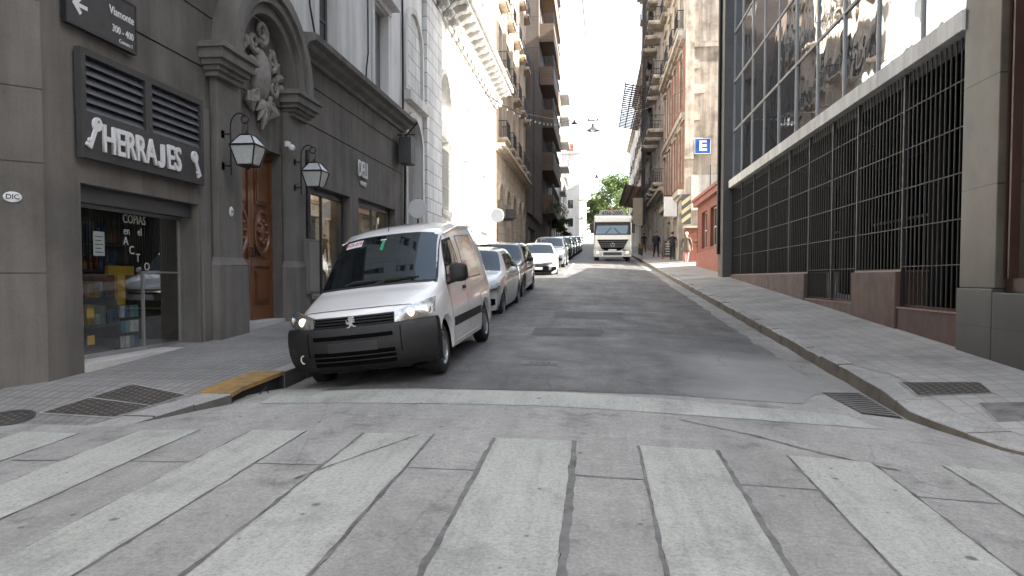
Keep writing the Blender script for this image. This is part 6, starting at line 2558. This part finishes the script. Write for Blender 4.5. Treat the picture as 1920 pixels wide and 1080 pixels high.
for sg in (-1, 1):
    mb = MB()
    mb.prism([(sg * .72, .44), (sg * 1.2, .44), (sg * 1.22, .78), (sg * .98, .80), (sg * .74, .62)], 1, -.185, -.1)
    h = mb.build('headlight', M_lens, T, bevel=.02, local=True)
    mb = MB()
    mb.ball((sg * .95, -.185, .6), .085, 6, (1, .3, 1))
    mb.build('bulb', M_headlamp, h, smooth=60, local=True)
    mb = MB()
    mb.box(sg * 1.34 - .11, sg * 1.34 + .11, -.05, .05, 1.85, 2.45)
    mb.tube([(sg * 1.2, .1, 2.55), (sg * 1.34, 0, 2.5), (sg * 1.34, 0, 2.4)], .025, 6)
    mb.build('mirror', M_ink, T, bevel=.03, local=True)
    for yw in (1.0, 5.2):
        w = wheel(T, .5, .3, 0)
        w.location = (sg * 1.02, yw, .5)
        w.rotation_euler = (0, 0, 0 if sg > 0 else math.pi)
    mb = MB()
    mb.tube([(sg * .5, -.12, 1.80), (sg * .1, -.07, 2.2)], .014, 5)
    mb.build('wiper', M_ink, T, local=True)
mb = MB()
mb.box(-.55, .55, .5, 7.5, .7, .95)
mb.build('chassis', M_dkmetal, T, local=True)
mb = MB()
mb.lathe([(0, 2.3), (.75, 2.32), (.98, 2.45), (1.05, 2.8), (1.05, 7.2), (.9, 7.5), (0, 7.6)], (0, 0, 2.25), 1, 28)
tk = mb.build('tank', mat('grey_tank', (.28, .28, .28), .35, .15, 1.5, metal=.5, bump=.05), T, smooth=40, local=True)
mb = MB()
mb.prism([(-.95, 3.02), (.95, 3.02), (.8, 3.42), (-.8, 3.42)], 1, 1.9, 1.96)
bd = mb.build('header_board', mat('grey_board', (.33, .33, .33), .5, .1, 3, bump=0), T, local=True)
lettering('4766-2000', .34, (0, 1.893, 3.2), (1, 0, 0), (0, 0, 1), M_ink, bd, bold=.006, ext=.004, sx=.95, local=True)
mb = MB()
mb.lathe([(.11, 3.42), (.11, 3.5), (.08, 3.6), (0, 3.62)], (0, 1.93, 0), 2, 12)
mb.build('beacon', M_orange, T, smooth=40, local=True)
mb = MB()
mb.box(-.3, .3, 2.6, 3.1, 3.25, 3.5)
mb.build('hatch', M_dkmetal, T, local=True)


# ---------------------------------------------------------------- people
def person(label, loc, rz, shirt, trousers, shoes, hair, stride=.22, long_coat=0, H=1.7, sleeves=True, arm_bend=.0):
    k = H / 1.7
    J = dict(pelvis=(0, 0, .95), spine=(0, .01, 1.12), chest=(0, .015, 1.30), neck0=(0, .02, 1.43), neck=(0, .0, 1.49), jaw=(0, -.02, 1.555), head=(0, -.005, 1.63), crown=(0, .0, 1.685), nose=(0, -.105, 1.60))
    rad = dict(pelvis=(.15, .105), spine=(.135, .095), chest=(.165, .11), neck0=(.10, .075), neck=(.052, .052), jaw=(.062, .07), head=(.074, .088), crown=(.045, .055), nose=(.012, .012))
    E = [('pelvis', 'spine'), ('spine', 'chest'), ('chest', 'neck0'), ('neck0', 'neck'), ('neck', 'jaw'), ('jaw', 'head'), ('head', 'crown'), ('head', 'nose')]
    for sg, nm in ((1, 'l'), (-1, 'r')):
        st = stride * sg
        J.update({nm + 'hip': (sg * .09, 0, .90), nm + 'knee': (sg * .095, -st * .6 - .03, .50), nm + 'ank': (sg * .095, -st * 1.0 + (.10 if st < 0 else 0), .10), nm + 'heel': (sg * .095, -st + (.10 if st < 0 else 0) + .03, .05), nm + 'toe': (sg * .11, -st - .17 + (.10 if st < 0 else 0), .03)})
        rad.update({nm + 'hip': (.095, .095), nm + 'knee': (.062, .062), nm + 'ank': (.042, .042), nm + 'heel': (.042, .042), nm + 'toe': (.036, .03)})
        E += [('pelvis', nm + 'hip'), (nm + 'hip', nm + 'knee'), (nm + 'knee', nm + 'ank'), (nm + 'ank', nm + 'heel'), (nm + 'heel', nm + 'toe')]
        sw = st * .7
        J.update({nm + 'sh': (sg * .19, .02, 1.385), nm + 'elb': (sg * .25, .03 + sw * .4, 1.11), nm + 'wr': (sg * .26, -.05 - arm_bend + sw, .90 + arm_bend * .7), nm + 'palm': (sg * .26, -.08 - arm_bend * 1.2 + sw, .83 + arm_bend * .75)})
        rad.update({nm + 'sh': (.065, .065), nm + 'elb': (.045, .045), nm + 'wr': (.03, .03), nm + 'palm': (.036, .02)})
        E += [('chest', nm + 'sh'), (nm + 'sh', nm + 'elb'), (nm + 'elb', nm + 'wr'), (nm + 'wr', nm + 'palm')]
        px, py, pz = J[nm + 'palm']
        for f in range(4):
            a, b = nm + 'f%da' % f, nm + 'f%db' % f
            L = (.07, .08, .075, .06)[f]
            J[a] = (px, py - .027 + f * .018, pz - L * .5)
            J[b] = (px - sg * .012, py - .030 + f * .018 - .008, pz - L)
            rad[a], rad[b] = (.009, .009), (.007, .007)
            E += [(nm + 'palm', a), (a, b)]
        a, b = nm + 'ta', nm + 'tb'
        J[a], J[b] = (px - sg * .01, py - .042, pz + .01), (px - sg * .015, py - .058, pz - .03)
        rad[a], rad[b] = (.010, .010), (.008, .008)
        E += [(nm + 'palm', a), (a, b)]
    names = list(J)
    me = bpy.data.meshes.new('person_body')
    me.from_pydata([tuple(c * k for c in J[n_]) for n_ in names], [(names.index(a), names.index(b)) for a, b in E], [])
    o = bpy.data.objects.new('body', me)
    C.objects.link(o)
    md = o.modifiers.new('skin', 'SKIN')
    for i, n_ in enumerate(names):
        o.data.skin_vertices[0].data[i].radius = (rad[n_][0] * k, rad[n_][1] * k)
        o.data.skin_vertices[0].data[i].use_root = n_ == 'pelvis'
    md.use_smooth_shade = True
    sb = o.modifiers.new('sub', 'SUBSURF')
    sb.levels = sb.render_levels = 1
    dg = bpy.context.evaluated_depsgraph_get()
    m2 = bpy.data.meshes.new_from_object(o.evaluated_get(dg))
    bpy.data.objects.remove(o)
    m2.name = 'person_body'
    m2.materials.clear()
    for mm in (M_skin, shirt, trousers, shoes):
        m2.materials.append(mm)
    for p in m2.polygons:
        c = p.center / k
        side = abs(c.x)
        if c.z > 1.47:
            i = 0
        elif side > .2 and c.z < 1.30 and c.z < (.9 if sleeves else 1.18):
            i = 0
        elif c.z > .93 or (side > .2 and c.z > .80):
            i = 1
        elif c.z > .085:
            i = 2
        else:
            i = 3
        p.material_index = i
    b = bpy.data.objects.new('body', m2)
    C.objects.link(b)
    t = thing('person', label, 'person', loc, (0, 0, R(rz)))
    b.parent = t
    mb = MB()
    mb.ball((0, .018 * k, 1.645 * k), .094 * k, 9, (.92, 1.02, 1.02))
    mb.v = [v for v in mb.v]
    mb.v = [(x, y + (.035 * k if y < -.03 * k and z < 1.68 * k else 0), z) for x, y, z in mb.v]
    mb.build('hair', hair, t, smooth=60, local=True)
    mb = MB()
    for sg in (-1, 1):
        mb.ball((sg * .03 * k, -.088 * k, 1.625 * k), .009 * k, 4)
    mb.build('eyes', M_ink, t, local=True)
    if long_coat:
        mb = MB()
        rows = []
        for z, rx, ry in [(1.40, .12, .09), (1.34, .19, .12), (1.1, .175, .135), (.9, .19, .15), (.62 + (1 - long_coat) * .3, .215, .175), (.60 + (1 - long_coat) * .3, .19, .15)]:
            rows.append([(rx * k * math.cos(2 * math.pi * i / 18) * (1 + .04 * math.sin(5 * i)), ry * k * math.sin(2 * math.pi * i / 18), z * k) for i in range(18)])
        mb.grid(rows, True)
        mb.build('coat', shirt, t, smooth=60, local=True)
    return t


M_black_c = mat('black_cloth', (.015, .015, .017), .85, .2, 8)
M_navy = mat('navy_cloth', (.02, .025, .045), .85, .2, 8)
M_olive = mat('olive_coat', (.12, .095, .07), .85, .2, 8)
M_pink = mat('pink_cloth', (.55, .22, .22), .85, .15, 8)
M_wh = mat('white_hair', (.6, .58, .54), .7, .1, 20)
M_shoe = mat('white_shoe', (.4, .4, .4), .7, .1, 8)


def pav(x, y):
    return swr(x, y)


person('person in black top and trousers walking away up the pavement', (4.55, 44.0, pav(4.55, 44.0)), 175, M_black_c, M_black_c, M_shoe, M_hair, .16, sleeves=False, H=1.72)
person('white haired person in olive coat and pink trousers by the red shop', (4.72, 38.6, pav(4.72, 38.6)), 160, M_olive, M_pink, M_shoe, M_wh, .15, long_coat=.8, H=1.66)
person('person in dark jacket walking down the pavement with a bag', (4.25, 52, pav(4.25, 52)), 10, M_navy, M_black_c, M_black_c, M_hair, .2, long_coat=.35, H=1.8, arm_bend=.12)
person('distant person in dark clothes near the truck', (4.3, 66, pav(4.3, 66)), 185, M_black_c, M_navy, M_black_c, M_hair, .2, H=1.72)

# chalk board, wall sign, shrub by the shop
t = thing('chalkboard', 'wood framed chalk board standing on the pavement beside the walkers', 'chalk board', (4.6, 47.2, pav(4.6, 47.2)), (0, 0, R(10)))
mb = MB()
for sg, ln in ((-1, .16), (1, -.16)):
    for x in (-.33, .33):
        mb.tube([(x, sg * .22, 0), (x, 0.0 + sg * .03, 1.15)], .025, 6)
    mb.tube([(-.33, sg * .03, 1.15), (.33, sg * .03, 1.15)], .025, 6)
    mb.tube([(-.33, sg * .2, .15), (.33, sg * .2, .15)], .025, 6)
mb.build('frame', M_wood, t, local=True)
mb = MB()
for sg in (-1, 1):
    mb.raw([(-.32, sg * .2, .17), (.32, sg * .2, .17), (.32, sg * .035, 1.13), (-.32, sg * .035, 1.13), (-.32, sg * .18, .17), (.32, sg * .18, .17), (.32, sg * .015, 1.13), (-.32, sg * .015, 1.13)], [(0, 1, 2, 3), (4, 7, 6, 5), (0, 4, 5, 1), (2, 6, 7, 3)])
mb.build('board', mat('chalk_green', (.05, .07, .06), .7, .3, 8), t, local=True)
mb = MB()
for i in range(5):
    z = .95 - i * .16
    yy = -(.2 - (z - .17) / .96 * .165) - .004
    mb.box(-.22 + .04 * (i % 2), .2 - .06 * (i % 3), yy - .002, yy, z, z + .04)
mb.build('chalk_lines', M_plate, t, local=True)
t = thing('shop_lightbox', 'white projecting shop sign box on the weathered house', 'shop sign', (4.6, 46, 5.6))
mb = MB()
mb.box(4.15, 4.95, 45.2, 45.4, 5.3, 6.5)
mb.build('box', M_plate, t, bevel=.02)
mb = MB()
mb.tube([(5.0, 45.3, 6.6), (4.15, 45.3, 6.6)], .03, 6)
mb.build('bracket', M_iron, t)
t = thing('street_banner', 'pale vertical banner sign hanging from the far right houses', 'banner', (3.9, 71, 7.5))
mb = MB()
mb.box(3.55, 4.55, 71, 71.12, 6.6, 9.3)
mb.build('banner_cloth', M_cream, t, bevel=.02)
mb = MB()
mb.tube([(5.0, 71.06, 9.35), (3.5, 71.06, 9.35)], .03, 6)
mb.build('arm', M_iron, t)
for i, (x, y, lab) in enumerate([(3.6, 58, 'nearer yellow topped bollard on the far right pavement'), (3.6, 61, 'farther yellow topped bollard on the far right pavement')]):
    t = thing('bollard', lab, 'bollard', (x, y, pav(x, y)))
    mb = MB()
    mb.lathe([(.09, 0), (.09, .7), (.0, .7)], n=12)
    mb.build('post', M_dkmetal, t, local=True)
    mb = MB()
    mb.lathe([(.095, .55), (.095, .82), (.07, .9), (0, .93)], n=12)
    mb.build('cap', M_yellow, t, local=True)


# ---------------------------------------------------------------- greenery
def leaf_mat(name, a, b, c):
    k = NT(name)
    gi = k.n('ShaderNodeNewGeometry')
    col = k.ramp(gi.outputs['Random Per Island'], [(0, a), (.5, b), (1, c)])
    k.l(col, k.b.inputs['Base Color'])
    k.b.inputs['Roughness'].default_value = .55
    tl = k.n('ShaderNodeBsdfTranslucent')
    k.l(col, tl.inputs[0])
    mx = k.n('ShaderNodeMixShader')
    mx.inputs[0].default_value = .35
    k.l(k.b.outputs[0], mx.inputs[1])
    k.l(tl.outputs[0], mx.inputs[2])
    k.l(mx.outputs[0], k.out.inputs[0])
    return k.m


def leaves(mb, c, r, n, size, rnd, flat=.8):
    for _ in range(n):
        v = Vector((rnd.gauss(0, 1), rnd.gauss(0, 1), rnd.gauss(0, 1))).normalized() * r * (rnd.random() ** .45)
        p = Vector(c) + Vector((v.x, v.y, v.z * flat))
        a = Vector((rnd.gauss(0, 1), rnd.gauss(0, 1), rnd.gauss(0, .6))).normalized()
        b = a.cross(Vector((rnd.gauss(0, 1), rnd.gauss(0, 1), rnd.gauss(0, 1)))).normalized()
        s = size * rnd.uniform(.6, 1.3)
        mb.face([tuple(p - a * s), tuple(p - b * s * .45), tuple(p + a * s), tuple(p + b * s * .45)])


M_leaf = leaf_mat('park_tree_leaf', (.04, .075, .018), (.085, .14, .03), (.15, .19, .05))
M_leaf2 = leaf_mat('shrub_leaf', (.025, .05, .015), (.05, .09, .02), (.08, .13, .04))
M_bark = mat('bark', (.09, .07, .055), .9, .3, 3, bump=.5, bs=20)
rnd = random.Random(21)
for (x, y, zg, h, rad, lab) in [(4.2, 166, 9, 15.5, 6.0, 'large green tree closing the end of the street behind the truck'), (-.4, 174, 9, 11, 4.2, 'smaller tree left of the large one at the street end'), (9.2, 172, 9, 14.5, 4.4, 'tree top behind the right hand houses at the street end')]:
    t = thing('park_tree', lab, 'tree', (x, y, zg))
    mb = MB()
    mb.tube([(x, y, zg - .5), (x + .2, y, zg + h * .25), (x - .1, y, zg + h * .5)], [.45, .36, .25], 9)
    tips = []
    for k in range(9):
        a = 2 * math.pi * k / 9
        q = rad * rnd.uniform(.45, .85)
        tip = (x + q * math.cos(a), y + q * math.sin(a), zg + h * rnd.uniform(.5, .9))
        tips.append(tip)
        mb.tube([(x, y, zg + h * .3), (x + q * .5 * math.cos(a), y + q * .5 * math.sin(a), zg + h * .55), tip], [.2, .12, .04], 6)
    mb.build('trunk', M_bark, t, smooth=50)
    mb = MB()
    cl = [(tp, rad * rnd.uniform(.25, .42)) for tp in tips]
    for _ in range(44):
        a = rnd.uniform(0, 2 * math.pi)
        q = rad * rnd.random() ** .5
        zz = zg + h * rnd.uniform(.42, 1.0)
        sc = 1 - .5 * max(0, (zz - zg) / h - .6) / .4
        cl.append(((x + q * sc * math.cos(a), y + q * sc * math.sin(a), zz), rad * rnd.uniform(.18, .36)))
    for c_, r_ in cl:
        leaves(mb, c_, r_, 170, .30, rnd)
    mb.build('crown', M_leaf, t, merge=False)
# street plants on the left beyond the brown building, shrub in the parking entrance
def shrub(label, x, y, zg, h, r, n, size, name='shrub'):
    t = thing(name, label, 'plant', (x, y, zg))
    mb = MB()
    for k in range(5):
        a = 2 * math.pi * k / 5
        mb.tube([(x, y, zg), (x + r * .3 * math.cos(a), y + r * .3 * math.sin(a), zg + h * .5), (x + r * .5 * math.cos(a), y + r * .5 * math.sin(a), zg + h * .8)], [.035, .025, .01], 5)
    mb.build('stem', M_bark, t)
    mb = MB()
    for k in range(9):
        a = rnd.uniform(0, 6.28)
        leaves(mb, (x + r * .5 * math.cos(a), y + r * .5 * math.sin(a), zg + h * rnd.uniform(.35, .9)), r * .5, n // 9, size, rnd)
    mb.build('foliage', M_leaf2, t, merge=False)


shrub('green shrub behind the pedestrians at the parking entrance', 5.9, 40.2, 2.1, 2.4, .55, 700, .07)
shrub('dark street plant by the far parked cars on the left', -4.6, 84, 5.2, 3.6, 1.0, 700, .2)
shrub('leafy plant further up the left pavement', -4.4, 98, 5.9, 4.0, 1.1, 700, .22)
t = thing('palm_plant', 'small palm with drooping fronds in front of the brown building', 'palm', (-5.0, 78, 4.9))
mb = MB()
mb.tube([(-5, 78, 4.7), (-4.9, 78, 6.5), (-4.8, 78, 9.2)], [.16, .12, .1], 8)
mb.build('trunk', M_bark, t, smooth=50)
mb = MB()
for k in range(16):
    a = 2 * math.pi * k / 16 + .1
    up = rnd.uniform(.2, 1.1)
    prev = None
    for j in range(9):
        f = j / 8
        q = 1.9 * f
        p = Vector((-4.8 + q * math.cos(a), 78 + q * math.sin(a), 9.2 + up * math.sin(f * 2.4) * 1.1 - f * f * 1.0))
        if prev is not None:
            sd_ = Vector((-math.sin(a), math.cos(a), 0))
            for sgn in (-1, 1):
                e = p + sd_ * sgn * .38 * (1 - f * .6) + Vector((0, 0, -.25))
                mb.face([tuple(prev), tuple(p), tuple(e)])
        prev = p
mb.build('fronds', M_leaf2, t, merge=False)

# ---------------------------------------------------------------- hanging street lamps and overhead wires
def lamp(label, x, y, z, top):
    t = thing('hanging_lamp', label, 'street lamp', (x, y, z), group='lamps hung over the street')
    mb = MB()
    mb.lathe([(.02, .42), (.09, .40), (.11, .22), (.16, .18), (.34, .06), (.36, .02), (.34, .02), (.15, .10), (0, .10)], (0, 0, 0), 2, 22)
    mb.build('shade', M_dkmetal, t, smooth=40, local=True)
    mb = MB()
    mb.ball((0, 0, .06), .13, 7, (1, 1, .6))
    mb.build('bowl', M_plate, t, smooth=60, local=True)
    mb = MB()
    mb.tube([(0, 0, .4), (0, 0, .62)], .02, 6)
    mb.box(-.3, .3, -.02, .02, .56, .6)
    for sx in (-.25, .25):
        mb.ball((sx, 0, .64), .05, 5)
    mb.build('hanger', M_iron, t, smooth=40, local=True)
    return t


lamp('nearer lamp hanging on a wire over the middle of the street', -.18, 40, 9.55, 12)
lamp('farther small lamp hanging over the street above the tree', .05, 90, 13.9, 17)
lamp('left lamp on the span wire by the grey apartments', -2.3, 76, 17.6, 20)


def wire(label, pts, r=.012, sag=0, name='overhead_wire', n=24):
    a, b = Vector(pts[0]), Vector(pts[1])
    mb = MB()
    mb.tube([tuple(a.lerp(b, i / n) - Vector((0, 0, sag * 4 * (i / n) * (1 - i / n)))) for i in range(n + 1)], r, 5)
    tag(mb.build(name, M_iron, smooth=60), label, 'cable')


wire('cable running up from the nearer hanging lamp along the street', [(-.18, 40, 10.15), (-.42, 14, 8.35)], .014, -.0)
wire('span wire carrying the nearer lamp to the beige building', [(-6, 44, 12.2), (-.18, 40, 10.17)], .012, .35)
wire('span wire carrying the nearer lamp to the weathered house', [(5.0, 42, 12.2), (-.18, 40, 10.17)], .012, .35)
wire('span wire carrying the farther small lamp between far houses', [(-5.5, 128, 17), (5.0, 84, 15.2)], .02, .6)
t = thing('bulb_garland', 'slack garland of small bulbs strung from the white building', 'garland', (-5.9, 40, 11.3))
mb = MB()
A, Bp = Vector((-5.9, 38, 11.3)), Vector((-2.3, 76, 18.2))
gp_ = [A.lerp(Bp, i / 40) - Vector((0, 0, 1.0 * 4 * (i / 40) * (1 - i / 40))) for i in range(41)]
mb.tube([tuple(p) for p in gp_], .025, 5)
mb.build('cord', M_iron, t, smooth=60)
for p in gp_[4:30:2]:
    mb = MB()
    mb.lathe([(.02, -.02), (.05, -.1), (.06, -.16), (0, -.22)], tuple(p), 2, 8)
    mb.build('bulb', M_plate, t, smooth=60)
